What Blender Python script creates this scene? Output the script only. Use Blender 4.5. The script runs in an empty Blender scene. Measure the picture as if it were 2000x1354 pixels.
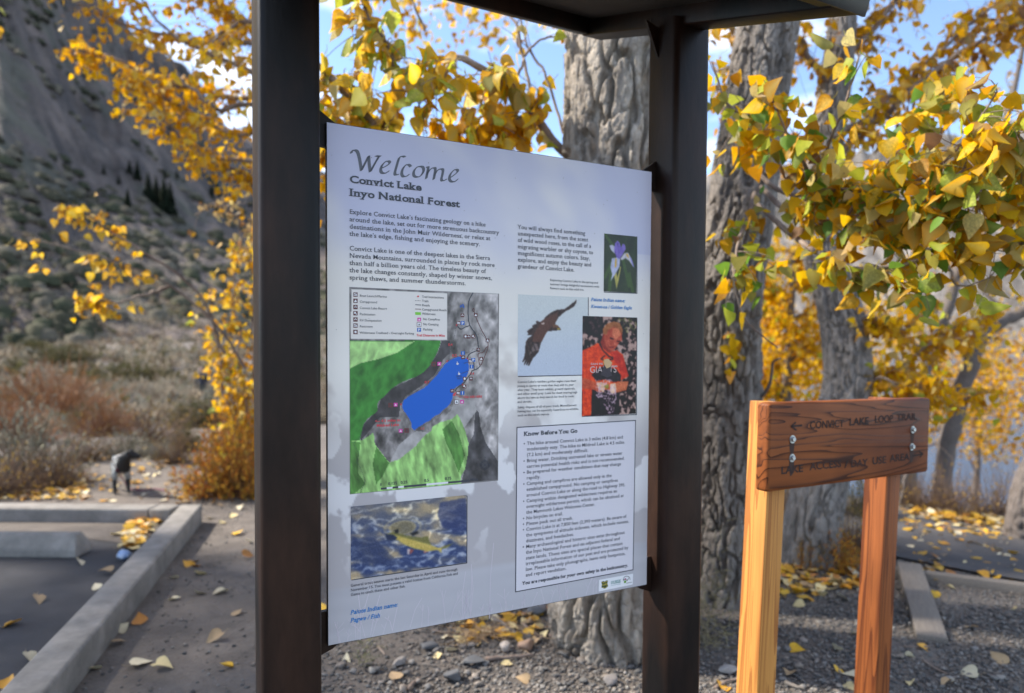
import bpy, math, random
import numpy as np
from mathutils import Matrix, Vector

SC = bpy.context.scene
COL = SC.collection
rad = math.radians
np.seterr(over="ignore")

# ------------------------------------------------------------------ camera
EYE = 1.5
F_PX, CY = 1333.0, 720.38            # focal length and principal row in photo pixels (2000 x 1354)
PITCH, ROLL = rad(-1.830), rad(0.3345)
fw = Vector((0, math.cos(PITCH), math.sin(PITCH)))
up0 = Vector((0, -math.sin(PITCH), math.cos(PITCH)))
rt0 = Vector((1, 0, 0))
cr, sr = math.cos(ROLL), math.sin(ROLL)
rt = rt0 * cr + up0 * sr
up = up0 * cr - rt0 * sr
cd = bpy.data.cameras.new('camera')
cam = bpy.data.objects.new('camera', cd)
COL.objects.link(cam)
cam.matrix_world = Matrix(((rt.x, up.x, -fw.x, 0), (rt.y, up.y, -fw.y, 0), (rt.z, up.z, -fw.z, EYE), (0, 0, 0, 1)))
cd.sensor_width = 36.0
cd.lens = F_PX / 2000.0 * 36.0
cd.shift_y = (CY - 677.0) / 2000.0
cd.clip_start, cd.clip_end = 0.05, 12000
cd.dof.use_dof = True
cd.dof.focus_distance = 1.66
cd.dof.aperture_fstop = 2.0
SC.camera = cam

# ------------------------------------------------------------------ world, sun, exposure
SUN = Vector((-1.52, 0.36, 1.45)).normalized()
el = math.asin(SUN.z)
W = bpy.data.worlds.new('World')
SC.world = W
W.use_nodes = True
nt = W.node_tree
nt.nodes.clear()
wo = nt.nodes.new('ShaderNodeOutputWorld')
bg = nt.nodes.new('ShaderNodeBackground')
sky = nt.nodes.new('ShaderNodeTexSky')
sky.sky_type = 'NISHITA'
sky.sun_disc = False
sky.sun_elevation = el
sky.sun_rotation = math.atan2(SUN.x, SUN.y)
sky.altitude = 2400
sky.air_density = 1.0
sky.dust_density = 0.0
sky.ozone_density = 2.2
tc = nt.nodes.new('ShaderNodeTexCoord')
mp = nt.nodes.new('ShaderNodeMapping')
mp.inputs['Scale'].default_value = (1.6, 1.6, 4.2)
mp.inputs['Location'].default_value = (3.1, 0.4, 0.2)
nz = nt.nodes.new('ShaderNodeTexNoise')
nz.inputs['Scale'].default_value = 1.7
nz.inputs['Detail'].default_value = 7
nz.inputs['Roughness'].default_value = 0.58
rp = nt.nodes.new('ShaderNodeValToRGB')
rp.color_ramp.elements[0].position, rp.color_ramp.elements[1].position = 0.47, 0.70
mx = nt.nodes.new('ShaderNodeMix')
mx.data_type = 'RGBA'
mx.inputs['B'].default_value = (6.6, 6.8, 7.1, 1)
bg.inputs['Strength'].default_value = 0.13
L = nt.links.new
L(tc.outputs['Generated'], mp.inputs['Vector'])
L(mp.outputs['Vector'], nz.inputs['Vector'])
L(nz.outputs['Fac'], rp.inputs['Fac'])
L(rp.outputs['Color'], mx.inputs['Factor'])
L(sky.outputs['Color'], mx.inputs['A'])
L(mx.outputs['Result'], bg.inputs['Color'])
L(bg.outputs['Background'], wo.inputs['Surface'])
sd = bpy.data.lights.new('sun', 'SUN')
sd.energy = 3.2
sd.angle = rad(3.0)
sd.color = (1.0, 0.95, 0.88)
sun = bpy.data.objects.new('sun', sd)
COL.objects.link(sun)
sun.rotation_euler = SUN.to_track_quat('Z', 'Y').to_euler()
vs = SC.view_settings
vs.view_transform, vs.look, vs.gamma, vs.use_curve_mapping = 'Standard', 'None', 1.0, False
vs.exposure = 1.60
vs.use_white_balance = True
vs.white_balance_temperature = 6950
vs.white_balance_tint = 10
SC.render.engine = 'CYCLES'
cy = SC.cycles
cy.use_denoising = True
cy.denoising_input_passes = 'RGB_ALBEDO_NORMAL'
cy.denoising_prefilter = 'ACCURATE'
cy.max_bounces, cy.diffuse_bounces, cy.glossy_bounces, cy.transmission_bounces, cy.transparent_max_bounces = 6, 4, 2, 3, 4
cy.sample_clamp_indirect = 6.0
cy.caustics_reflective = cy.caustics_refractive = False

# ------------------------------------------------------------------ helpers
R = np.random.default_rng(7)
random.seed(7)
NX = np.newaxis

def ray(px, py):
    a = px - 1000.0
    b = -(py - CY)
    v = fw + rt * (a / F_PX) + up * (b / F_PX)
    return np.array(v)

def at(px, py, Y):
    """the point in the direction of a photo pixel at distance Y into the scene"""
    v = ray(px, py)
    p = v * (Y / v[1])
    p[2] += EYE
    return p

def proj(P):
    P = np.atleast_2d(np.asarray(P, float)) - np.array([0, 0, EYE])
    d = P @ np.array(fw)
    return np.stack([1000 + F_PX * (P @ np.array(rt)) / d, CY - F_PX * (P @ np.array(up)) / d, d], 1)

def sstep(a, b, x):
    t = np.clip((np.asarray(x, float) - a) / (b - a), 0, 1)
    return t * t * (3 - 2 * t)

def hash3(i, j, k, seed):
    h = (i * 374761393 + j * 668265263 + k * 2147483647 + seed * 974634521) & 0xFFFFFFFF
    h = ((h ^ (h >> 13)) * 1274126177) & 0xFFFFFFFF
    h = ((h ^ (h >> 16)) * 2246822519) & 0xFFFFFFFF
    return ((h ^ (h >> 15)) & 0xFFFFFF) / float(0xFFFFFF)

def noise(p, seed=0):
    p = np.asarray(p, float)
    if p.shape[-1] == 2:
        p = np.concatenate([p, np.zeros(p.shape[:-1] + (1,))], -1)
    i = np.floor(p).astype(np.int64)
    f = p - i
    f = f * f * (3 - 2 * f)
    out = 0
    for a in (0, 1):
        for b in (0, 1):
            for c in (0, 1):
                w = (f[..., 0] if a else 1 - f[..., 0]) * (f[..., 1] if b else 1 - f[..., 1]) * (f[..., 2] if c else 1 - f[..., 2])
                out = out + w * hash3(i[..., 0] + a, i[..., 1] + b, i[..., 2] + c, seed)
    return out

def fbm(p, octaves=4, seed=0, gain=0.5):
    p = np.asarray(p, float)
    s, a, t = 0, 1.0, 0
    for o in range(octaves):
        s = s + a * noise(p * 2 ** o, seed + o * 17)
        t += a
        a *= gain
    return s / t

def worley(u, v, seed=0, wrap=None, jitter=0.9):
    """F1, F2 of a jittered cell pattern; u wraps after `wrap` cells"""
    iu, iv = np.floor(u).astype(np.int64), np.floor(v).astype(np.int64)
    f1 = np.full(u.shape, 9.0)
    f2 = np.full(u.shape, 9.0)
    idv = np.zeros(u.shape)
    for a in (-1, 0, 1):
        for b in (-1, 0, 1):
            ci, cj = iu + a, iv + b
            ch = ci % wrap if wrap else ci
            px = ci + 0.5 + jitter * (hash3(ch, cj, 0, seed) - 0.5)
            py = cj + 0.5 + jitter * (hash3(ch, cj, 1, seed) - 0.5)
            d = np.hypot(u - px, v - py)
            cid = hash3(ch, cj, 2, seed)
            near = d < f1
            f2 = np.where(near, f1, np.minimum(f2, d))
            idv = np.where(near, cid, idv)
            f1 = np.where(near, d, f1)
    return f1, f2, idv

def lin(c):
    c = np.asarray(c, float) / 255.0
    return np.where(c <= 0.04045, c / 12.92, ((c + 0.055) / 1.055) ** 2.4)

def mesh(name, V, F, mat=None, cols=None, smooth=False):
    """one mesh from vertex and face arrays (faces: array, or list of arrays of uniform size)"""
    V = np.ascontiguousarray(np.asarray(V, np.float32))
    me = bpy.data.meshes.new(name)
    groups = F if isinstance(F, list) and len(F) and isinstance(F[0], np.ndarray) else None
    if groups is None and isinstance(F, np.ndarray):
        groups = [F]
    if groups is None:
        me.from_pydata(V.tolist(), [], [list(map(int, f)) for f in F])
    else:
        groups = [g for g in groups if len(g)]
        sizes = np.concatenate([np.full(len(g), g.shape[1]) for g in groups])
        idx = np.concatenate([g.ravel() for g in groups]).astype(np.int32)
        me.vertices.add(len(V))
        me.vertices.foreach_set('co', V.ravel())
        me.loops.add(len(idx))
        me.loops.foreach_set('vertex_index', idx)
        me.polygons.add(len(sizes))
        st = np.concatenate([[0], np.cumsum(sizes)[:-1]]).astype(np.int32)
        me.polygons.foreach_set('loop_start', st)
        me.polygons.foreach_set('loop_total', sizes.astype(np.int32))
        me.update(calc_edges=True)
        me.validate()
    if cols is not None:
        c = np.ones((len(V), 4), np.float32)
        c[:, :3] = cols
        a = me.color_attributes.new('Col', 'FLOAT_COLOR', 'POINT')
        a.data.foreach_set('color', c.ravel())
    if mat is not None:
        me.materials.append(mat)
    if smooth:
        me.polygons.foreach_set('use_smooth', np.ones(len(me.polygons), bool))
    return me

def link(name, data, parent=None, label=None, cat=None, group=None, kind=None):
    o = bpy.data.objects.new(name, data)
    COL.objects.link(o)
    if parent is not None:
        o.parent = parent
        t = ROOTS.get(parent.name)
        if t is not None:
            o.matrix_parent_inverse = t
    if label: o['label'] = label
    if cat: o['category'] = cat
    if group: o['group'] = group
    if kind: o['kind'] = kind
    return o

ROOTS = {}

def thing(name, loc, label, cat, group=None):
    """an Empty at the base of a thing; its parts are given in world coordinates"""
    o = link(name, None, None, label, cat, group)
    o.location = loc
    o.empty_display_size = 0.1
    ROOTS[o.name] = Matrix.Translation(-Vector(loc))
    return o

def join(parts):
    """[(V, F array)] of equal face size -> V, F"""
    n, Vs, Fs = 0, [], []
    for V, F in parts:
        Vs.append(V); Fs.append(F + n); n += len(V)
    return np.concatenate(Vs), np.concatenate(Fs)

BOXF = np.array([[0, 3, 2, 1], [4, 5, 6, 7], [0, 1, 5, 4], [1, 2, 6, 5], [2, 3, 7, 6], [3, 0, 4, 7]])

def obox(o, a, b, c):
    """box from corner o and three edge vectors"""
    o, a, b, c = map(np.asarray, (o, a, b, c))
    return np.array([o, o + a, o + a + b, o + b, o + c, o + a + c, o + a + b + c, o + b + c]), BOXF

def bevel(ob, w=0.004, seg=2):
    m = ob.modifiers.new('bevel', 'BEVEL')
    m.width, m.segments, m.limit_method = w, seg, 'ANGLE'
    return ob

def prism(poly, axis, z0, z1, O, ex, ey):
    """polygon (2d) in the plane O,ex,ey pushed along axis from z0 to z1"""
    poly = np.asarray(poly, float)
    O, ex, ey, axis = map(np.asarray, (O, ex, ey, axis))
    n = len(poly)
    base = O + poly[:, :1] * ex + poly[:, 1:] * ey
    V = np.concatenate([base + axis * z0, base + axis * z1])
    F = [list(range(n))[::-1], [n + i for i in range(n)]] + [[i, (i + 1) % n, n + (i + 1) % n, n + i] for i in range(n)]
    return V, F

def tube(pts, rads, n=7, cap=True):
    """tapered tube along a polyline"""
    pts = np.asarray(pts, float)
    m = len(pts)
    rads = np.broadcast_to(np.asarray(rads, float), (m,))
    T = np.gradient(pts, axis=0)
    T /= np.linalg.norm(T, axis=1, keepdims=True) + 1e-9
    ref = np.array([0.31, 0.17, 0.93]) if abs(T[:, 2]).mean() < 0.8 else np.array([1.0, 0.2, 0.05])
    A = np.cross(T, ref)
    A /= np.linalg.norm(A, axis=1, keepdims=True) + 1e-9
    B = np.cross(T, A)
    th = np.linspace(0, 2 * np.pi, n, endpoint=False)
    V = pts[:, NX] + rads[:, NX, NX] * (np.cos(th)[NX, :, NX] * A[:, NX] + np.sin(th)[NX, :, NX] * B[:, NX])
    i, j = np.meshgrid(np.arange(m - 1), np.arange(n), indexing='ij')
    i, j = i.ravel(), j.ravel()
    F = np.stack([i * n + j, i * n + (j + 1) % n, (i + 1) * n + (j + 1) % n, (i + 1) * n + j], 1)
    return V.reshape(-1, 3), F

def spline(pts, n):
    """Catmull-Rom through points of any dimension"""
    P = np.asarray(pts, float)
    P = np.concatenate([[2 * P[0] - P[1]], P, [2 * P[-1] - P[-2]]])
    m = len(P) - 3
    t = np.linspace(0, m - 1e-6, n)
    k = t.astype(int)
    f = (t - k)[:, NX]
    a, b, c, d = P[k], P[k + 1], P[k + 2], P[k + 3]
    return 0.5 * ((2 * b) + (-a + c) * f + (2 * a - 5 * b + 4 * c - d) * f ** 2 + (-a + 3 * b - 3 * c + d) * f ** 3)

# ------------------------------------------------------------------ materials
def mat(name, base=(0.5, 0.5, 0.5), rough=0.8, vcol=False, var=0.0, scale=8.0, bump=0.0, bscale=40.0, second=None, spec=0.5,
        trans=0.0, stretch=None, detail=5, metal=0.0, objrand=0.0, bdist=0.01, gain=1.0):
    m = bpy.data.materials.new(name)
    m.use_nodes = True
    t = m.node_tree
    N, K = t.nodes, t.links.new
    p = N['Principled BSDF']
    out = N['Material Output']
    p.inputs['Roughness'].default_value = rough
    p.inputs['Specular IOR Level'].default_value = spec
    p.inputs['Metallic'].default_value = metal
    co = N.new('ShaderNodeTexCoord').outputs['Object']
    if stretch:
        mpn = N.new('ShaderNodeMapping')
        mpn.inputs['Scale'].default_value = stretch
        K(co, mpn.inputs['Vector'])
        co = mpn.outputs['Vector']
    if vcol:
        a = N.new('ShaderNodeAttribute')
        a.attribute_name = 'Col'
        src = a.outputs['Color']
    else:
        r = N.new('ShaderNodeRGB')
        r.outputs[0].default_value = (*base, 1)
        src = r.outputs[0]
    def mixn(fac, A, B, mode='MIX'):
        x = N.new('ShaderNodeMix')
        x.data_type, x.blend_type = 'RGBA', mode
        if isinstance(fac, float): x.inputs['Factor'].default_value = fac
        else: K(fac, x.inputs['Factor'])
        K(A, x.inputs['A'])
        if isinstance(B, tuple): x.inputs['B'].default_value = (*B, 1)
        else: K(B, x.inputs['B'])
        return x.outputs['Result']
    def nse(s, d, ro=0.6):
        x = N.new('ShaderNodeTexNoise')
        x.inputs['Scale'].default_value, x.inputs['Detail'].default_value, x.inputs['Roughness'].default_value = s, d, ro
        K(co, x.inputs['Vector'])
        return x.outputs['Fac']
    if second is not None:
        rr = N.new('ShaderNodeValToRGB')
        rr.color_ramp.elements[0].position, rr.color_ramp.elements[1].position = 0.38, 0.64
        K(nse(scale, detail), rr.inputs['Fac'])
        src = mixn(rr.outputs['Color'], src, tuple(second))
    if var:
        mr = N.new('ShaderNodeMapRange')
        mr.inputs['From Min'].default_value, mr.inputs['From Max'].default_value = 0.25, 0.75
        mr.inputs['To Min'].default_value, mr.inputs['To Max'].default_value = 1 - var, 1 + var
        K(nse(scale * 2.7, detail, 0.7), mr.inputs['Value'])
        src = mixn(1.0, src, mr.outputs['Result'], 'MULTIPLY')
    if objrand:
        oi = N.new('ShaderNodeObjectInfo')
        mr = N.new('ShaderNodeMapRange')
        mr.inputs['To Min'].default_value, mr.inputs['To Max'].default_value = 1 - objrand, 1 + objrand
        K(oi.outputs['Random'], mr.inputs['Value'])
        src = mixn(1.0, src, mr.outputs['Result'], 'MULTIPLY')
    K(src, p.inputs['Base Color'])
    nrm = None
    if bump:
        b = N.new('ShaderNodeBump')
        b.inputs['Strength'].default_value = bump
        b.inputs['Distance'].default_value = bdist
        K(nse(bscale, 6, 0.65), b.inputs['Height'])
        K(b.outputs['Normal'], p.inputs['Normal'])
    if trans:
        tr = N.new('ShaderNodeBsdfTranslucent')
        K(src, tr.inputs['Color'])
        ms = N.new('ShaderNodeMixShader')
        ms.inputs[0].default_value = trans
        K(p.outputs[0], ms.inputs[1])
        K(tr.outputs[0], ms.inputs[2])
        K(ms.outputs[0], out.inputs['Surface'])
    return m

M_STEEL = mat('painted_steel', (0.0050, 0.0044, 0.0046), 0.42, spec=0.2, second=(0.030, 0.0145, 0.0095), scale=4, var=0.55, bump=0.25, bscale=45, bdist=0.003, stretch=(1, 1, 0.28), detail=8)
M_SOFFIT = mat('soffit_board', (0.030, 0.022, 0.017), 0.7, var=0.25, scale=3, bump=0.1, bscale=70)
M_PRINT = mat('print', rough=0.42, vcol=True, spec=0.4)
M_PLATE = mat('panel_edge', (0.03, 0.03, 0.033), 0.5)
M_INK = mat('ink', (0.045, 0.052, 0.07), 0.45)
M_INKH = mat('ink_heading', (0.12, 0.13, 0.16), 0.45)
M_INKB = mat('ink_blue', (0.0, 0.19, 0.52), 0.45)
M_INKR = mat('ink_red', (0.72, 0.06, 0.08), 0.45)
M_INKW = mat('ink_white', (0.8, 0.8, 0.82), 0.45)
M_REED = mat('ink_reed', (0.62, 0.57, 0.63), 0.45)
M_BARK = mat('bark', (0.50, 0.44, 0.37), 0.95, second=(0.27, 0.235, 0.20), scale=11, var=0.55, bump=1.0, bscale=60, bdist=0.03, stretch=(1, 1, 0.35), spec=0.1)
M_BARK2 = mat('bark_grey', (0.35, 0.317, 0.29), 0.95, second=(0.22, 0.20, 0.186), scale=9, var=0.42, bump=1.0, bscale=60, bdist=0.03, stretch=(1, 1, 0.3), spec=0.1)
M_BARKD = mat('bark_dark', (0.13, 0.11, 0.10), 0.9, var=0.35, scale=9, bump=0.4, bscale=40)
M_TWIG = mat('twig_bark', (0.14, 0.095, 0.075), 0.8, second=(0.27, 0.21, 0.17), scale=3, var=0.3)
M_LEAF = mat('leaf', rough=0.5, vcol=True, trans=0.6, spec=0.3, var=0.16, scale=14)
M_LEAFS = mat('leaf_spotted', rough=0.5, vcol=True, trans=0.58, spec=0.3, var=0.5, scale=3.2, detail=4)
M_DRY = mat('fallen_leaf', rough=0.6, vcol=True, trans=0.12, var=0.2, scale=10, objrand=0.2)
M_SHRUB = mat('shrub', rough=0.9, vcol=True, trans=0.2, spec=0.2)
M_DIRT = mat('dirt', (0.112, 0.096, 0.084), 0.95, second=(0.165, 0.142, 0.123), scale=1.4, var=0.42, bump=0.9, bscale=30, bdist=0.025, detail=9)
M_ASPH = mat('asphalt', (0.036, 0.036, 0.041), 0.9, second=(0.052, 0.051, 0.055), scale=1.3, var=0.25, bump=0.7, bscale=120, bdist=0.006)
M_ASPH2 = mat('asphalt_path', (0.060, 0.058, 0.062), 0.92, second=(0.085, 0.08, 0.08), scale=1.1, var=0.25, bump=0.6, bscale=90, bdist=0.006)
M_CONC = mat('concrete', (0.27, 0.25, 0.228), 0.9, second=(0.18, 0.168, 0.152), scale=3.2, var=0.28, bump=0.35, bscale=70, bdist=0.004)
M_STONE = mat('stone', rough=0.85, vcol=True, var=0.2, scale=18, bump=0.3, bscale=50, objrand=0.22)
M_WATER = mat('lake_water', (0.035, 0.075, 0.135), 0.12, bump=0.35, bscale=0.9, bdist=0.3, spec=0.5)
M_MOUNT = mat('mountain', rough=0.95, vcol=True, var=0.55, scale=0.035, bump=1.0, bscale=0.12, bdist=3.0, detail=8)
M_GREYWOOD = mat('grey_wood', (0.19, 0.165, 0.142), 0.9, var=0.3, scale=5, stretch=(1, 12, 12), bump=0.3, bscale=30)

def wood(name, light, dark, ring=9.0, stretch=(0.35, 7, 7), rough=0.55, distort=2.5, lo=0.35, hi=0.8, stain=None):
    """lumber: wavering growth lines along the local X axis"""
    m = bpy.data.materials.new(name)
    m.use_nodes = True
    t = m.node_tree
    N, K = t.nodes, t.links.new
    p = N['Principled BSDF']
    p.inputs['Roughness'].default_value = rough
    p.inputs['Specular IOR Level'].default_value = 0.22
    co = N.new('ShaderNodeTexCoord')
    mpn = N.new('ShaderNodeMapping')
    mpn.inputs['Scale'].default_value = stretch
    K(co.outputs['Object'], mpn.inputs['Vector'])
    big = N.new('ShaderNodeTexNoise')
    big.inputs['Scale'].default_value, big.inputs['Detail'].default_value = 1.3, 2.5
    big.inputs['Distortion'].default_value = 0.4
    K(mpn.outputs[0], big.inputs['Vector'])
    mul = N.new('ShaderNodeMath'); mul.operation = 'MULTIPLY'; mul.inputs[1].default_value = ring
    K(big.outputs['Fac'], mul.inputs[0])
    fr = N.new('ShaderNodeMath'); fr.operation = 'FRACT'
    K(mul.outputs[0], fr.inputs[0])
    pw = N.new('ShaderNodeMath'); pw.operation = 'POWER'; pw.inputs[1].default_value = distort
    K(fr.outputs[0], pw.inputs[0])
    fine = N.new('ShaderNodeTexNoise')
    fine.inputs['Scale'].default_value, fine.inputs['Detail'].default_value = 14, 6
    K(mpn.outputs[0], fine.inputs['Vector'])
    ad = N.new('ShaderNodeMath'); ad.operation = 'MULTIPLY_ADD'; ad.inputs[1].default_value = 0.55; ad.inputs[2].default_value = -0.22
    K(fine.outputs['Fac'], ad.inputs[0])
    sm = N.new('ShaderNodeMath'); sm.operation = 'ADD'; sm.use_clamp = True
    K(pw.outputs[0], sm.inputs[0]); K(ad.outputs[0], sm.inputs[1])
    mr = N.new('ShaderNodeMapRange')
    mr.inputs['From Min'].default_value, mr.inputs['From Max'].default_value = lo - 0.35, hi
    K(sm.outputs[0], mr.inputs['Value'])
    x = N.new('ShaderNodeMix'); x.data_type = 'RGBA'
    x.inputs['A'].default_value, x.inputs['B'].default_value = (*light, 1), (*dark, 1)
    K(mr.outputs[0], x.inputs['Factor'])
    src = x.outputs['Result']
    if stain is not None:
        sn = N.new('ShaderNodeTexNoise'); sn.inputs['Scale'].default_value = 2.2; sn.inputs['Detail'].default_value = 3
        K(co.outputs['Object'], sn.inputs['Vector'])
        r2 = N.new('ShaderNodeValToRGB'); r2.color_ramp.elements[0].position, r2.color_ramp.elements[1].position = 0.45, 0.66
        K(sn.outputs['Fac'], r2.inputs['Fac'])
        y = N.new('ShaderNodeMix'); y.data_type = 'RGBA'; y.blend_type = 'MULTIPLY'
        y.inputs['B'].default_value = (*stain, 1)
        K(r2.outputs['Color'], y.inputs['Factor']); K(src, y.inputs['A'])
        src = y.outputs['Result']
    K(src, p.inputs['Base Color'])
    b = N.new('ShaderNodeBump'); b.inputs['Strength'].default_value = 0.25; b.inputs['Distance'].default_value = 0.003
    K(sm.outputs[0], b.inputs['Height']); K(b.outputs['Normal'], p.inputs['Normal'])
    return m

M_BOARD = wood('stained_board', (0.25, 0.074, 0.020), (0.06, 0.017, 0.007), ring=20, stretch=(0.36, 6.0, 6.0), distort=5.0, stain=(0.55, 0.45, 0.42))
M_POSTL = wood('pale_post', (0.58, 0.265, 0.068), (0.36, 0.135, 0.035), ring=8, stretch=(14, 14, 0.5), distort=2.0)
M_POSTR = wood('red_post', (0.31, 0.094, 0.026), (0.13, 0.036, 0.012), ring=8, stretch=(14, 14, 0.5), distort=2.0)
M_BURN = mat('burnt_letter', (0.018, 0.008, 0.006), 0.8, second=(0.040, 0.014, 0.008), scale=9)
M_BOLT = mat('zinc_bolt', (0.45, 0.47, 0.48), 0.35, metal=0.9)

# ------------------------------------------------------------------ lettering
CHARS = "ABCDEFGHIJKLMNOPQRSTUVWXYZabcdefghijklmnopqrstuvwxyz0123456789.,:;'-()/<" + "\u2019\u2022"
def glyphs(offset=0.0, serif=False):
    """outlines of the built-in letters; with serif=True slab feet are added to every stem end"""
    cu = bpy.data.curves.new('glyph', 'FONT')
    cu.dimensions, cu.fill_mode, cu.resolution_u, cu.offset = '2D', 'BOTH', 3, offset
    ob = bpy.data.objects.new('glyph', cu)
    COL.objects.link(ob)
    def get(s):
        cu.body = s
        bpy.context.view_layer.update()
        me = bpy.data.meshes.new_from_object(ob.evaluated_get(bpy.context.evaluated_depsgraph_get()))
        V = np.array([v.co[:2] for v in me.vertices]).reshape(-1, 2)
        F = [list(p.vertices) for p in me.polygons]
        bpy.data.meshes.remove(me)
        return V, F
    VH, _ = get('H')
    h0, hw, cap = VH[:, 0].min(), np.ptp(VH[:, 0]), VH[:, 1].max()
    Vl, _ = get('l')
    stem = np.ptp(Vl[:, 0])
    Vx, _ = get('x')
    xh = Vx[:, 1].max()
    G = {}
    for c in CHARS + ' ':
        V, F = get(c + 'H')
        adv = V[:, 0].max() - hw - h0
        V, F = get(c)
        if serif and (c.isalpha() or c == '1') and c not in 'MW':
            ed = {}
            for f in F:
                for i in range(len(f)):
                    k = tuple(sorted((f[i], f[(i + 1) % len(f)])))
                    ed.setdefault(k, []).append(f)
            e, th = stem * (0.25 if c in 'MNWwm' else 0.6), stem * 0.42
            extra = []
            for (a, b), fs in ed.items():
                if len(fs) != 1 or abs(V[a, 1] - V[b, 1]) > 2e-3: continue
                ln = abs(V[a, 0] - V[b, 0])
                if not 0.45 * stem < ln < 1.75 * stem: continue
                y = V[a, 1]
                x0, x1 = sorted((V[a, 0], V[b, 0]))
                oth = np.mean([V[i, 1] for i in fs[0] if i not in (a, b)])
                if oth > y:
                    if c in 'tJjg' or (c == 'i' and y > 0.1) or (c == 'f' and y > 0.1): continue
                    if abs(y) > 0.05 and c not in 'pqy': continue
                    extra.append((x0 - e, x1 + e, y, y + th))
                else:
                    if c in 'tfea' or y < xh * 0.9: continue
                    if c == 'i' and y > xh * 1.1: continue
                    lo = c in 'bdhijklmnpru'
                    extra.append((x0 - e, x1 + (0 if lo else e), y - th, y))
            for (x0, x1, y0, y1) in extra:
                n = len(V)
                V = np.concatenate([V, [[x0, y0], [x1, y0], [x1, y1], [x0, y1]]])
                F.append([n, n + 1, n + 2, n + 3])
            if extra: adv += stem * 0.45
        G[c] = (V, F, adv)
    bpy.data.objects.remove(ob)
    bpy.data.curves.remove(cu)
    return G, cap

G_SER = glyphs(0.004, True)
G_SERB = glyphs(0.030, True)
G_SAN = glyphs(0.0)
G_SANB = glyphs(0.022)
G_ITAL = glyphs(0.016, True)

class Plane:
    """a flat printed face: photo pixels <-> (u, v) metres on it <-> world"""
    def __init__(s, quad, w, h, O, d, dn, n):
        A, b = [], []
        uv = [(0, 0), (w, 0), (w, h), (0, h)]
        for (u, v), (x, y) in zip(uv, quad):
            A.append([u, v, 1, 0, 0, 0, -x * u, -x * v]); b.append(x)
            A.append([0, 0, 0, u, v, 1, -y * u, -y * v]); b.append(y)
        s.H = np.append(np.linalg.solve(np.array(A, float), np.array(b, float)), 1).reshape(3, 3)
        s.I = np.linalg.inv(s.H)
        s.O, s.d, s.dn, s.n = map(np.asarray, (O, d, dn, n))
    def uv(s, x, y):
        q = s.I @ np.array([np.ravel(x), np.ravel(y), np.ones(np.size(x))])
        return (q[:2] / q[2]).T
    def px(s, u, v):
        q = s.H @ np.array([np.ravel(u), np.ravel(v), np.ones(np.size(u))])
        return q[0] / q[2], q[1] / q[2]
    def u_at(s, x, v):
        H = s.H
        return (x * (H[2, 1] * v + 1) - H[0, 1] * v - H[0, 2]) / (H[0, 0] - x * H[2, 0])
    def world(s, uv, off=0.0):
        uv = np.atleast_2d(uv)
        return s.O + uv[:, :1] * s.d + uv[:, 1:] * s.dn + s.n * off

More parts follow.
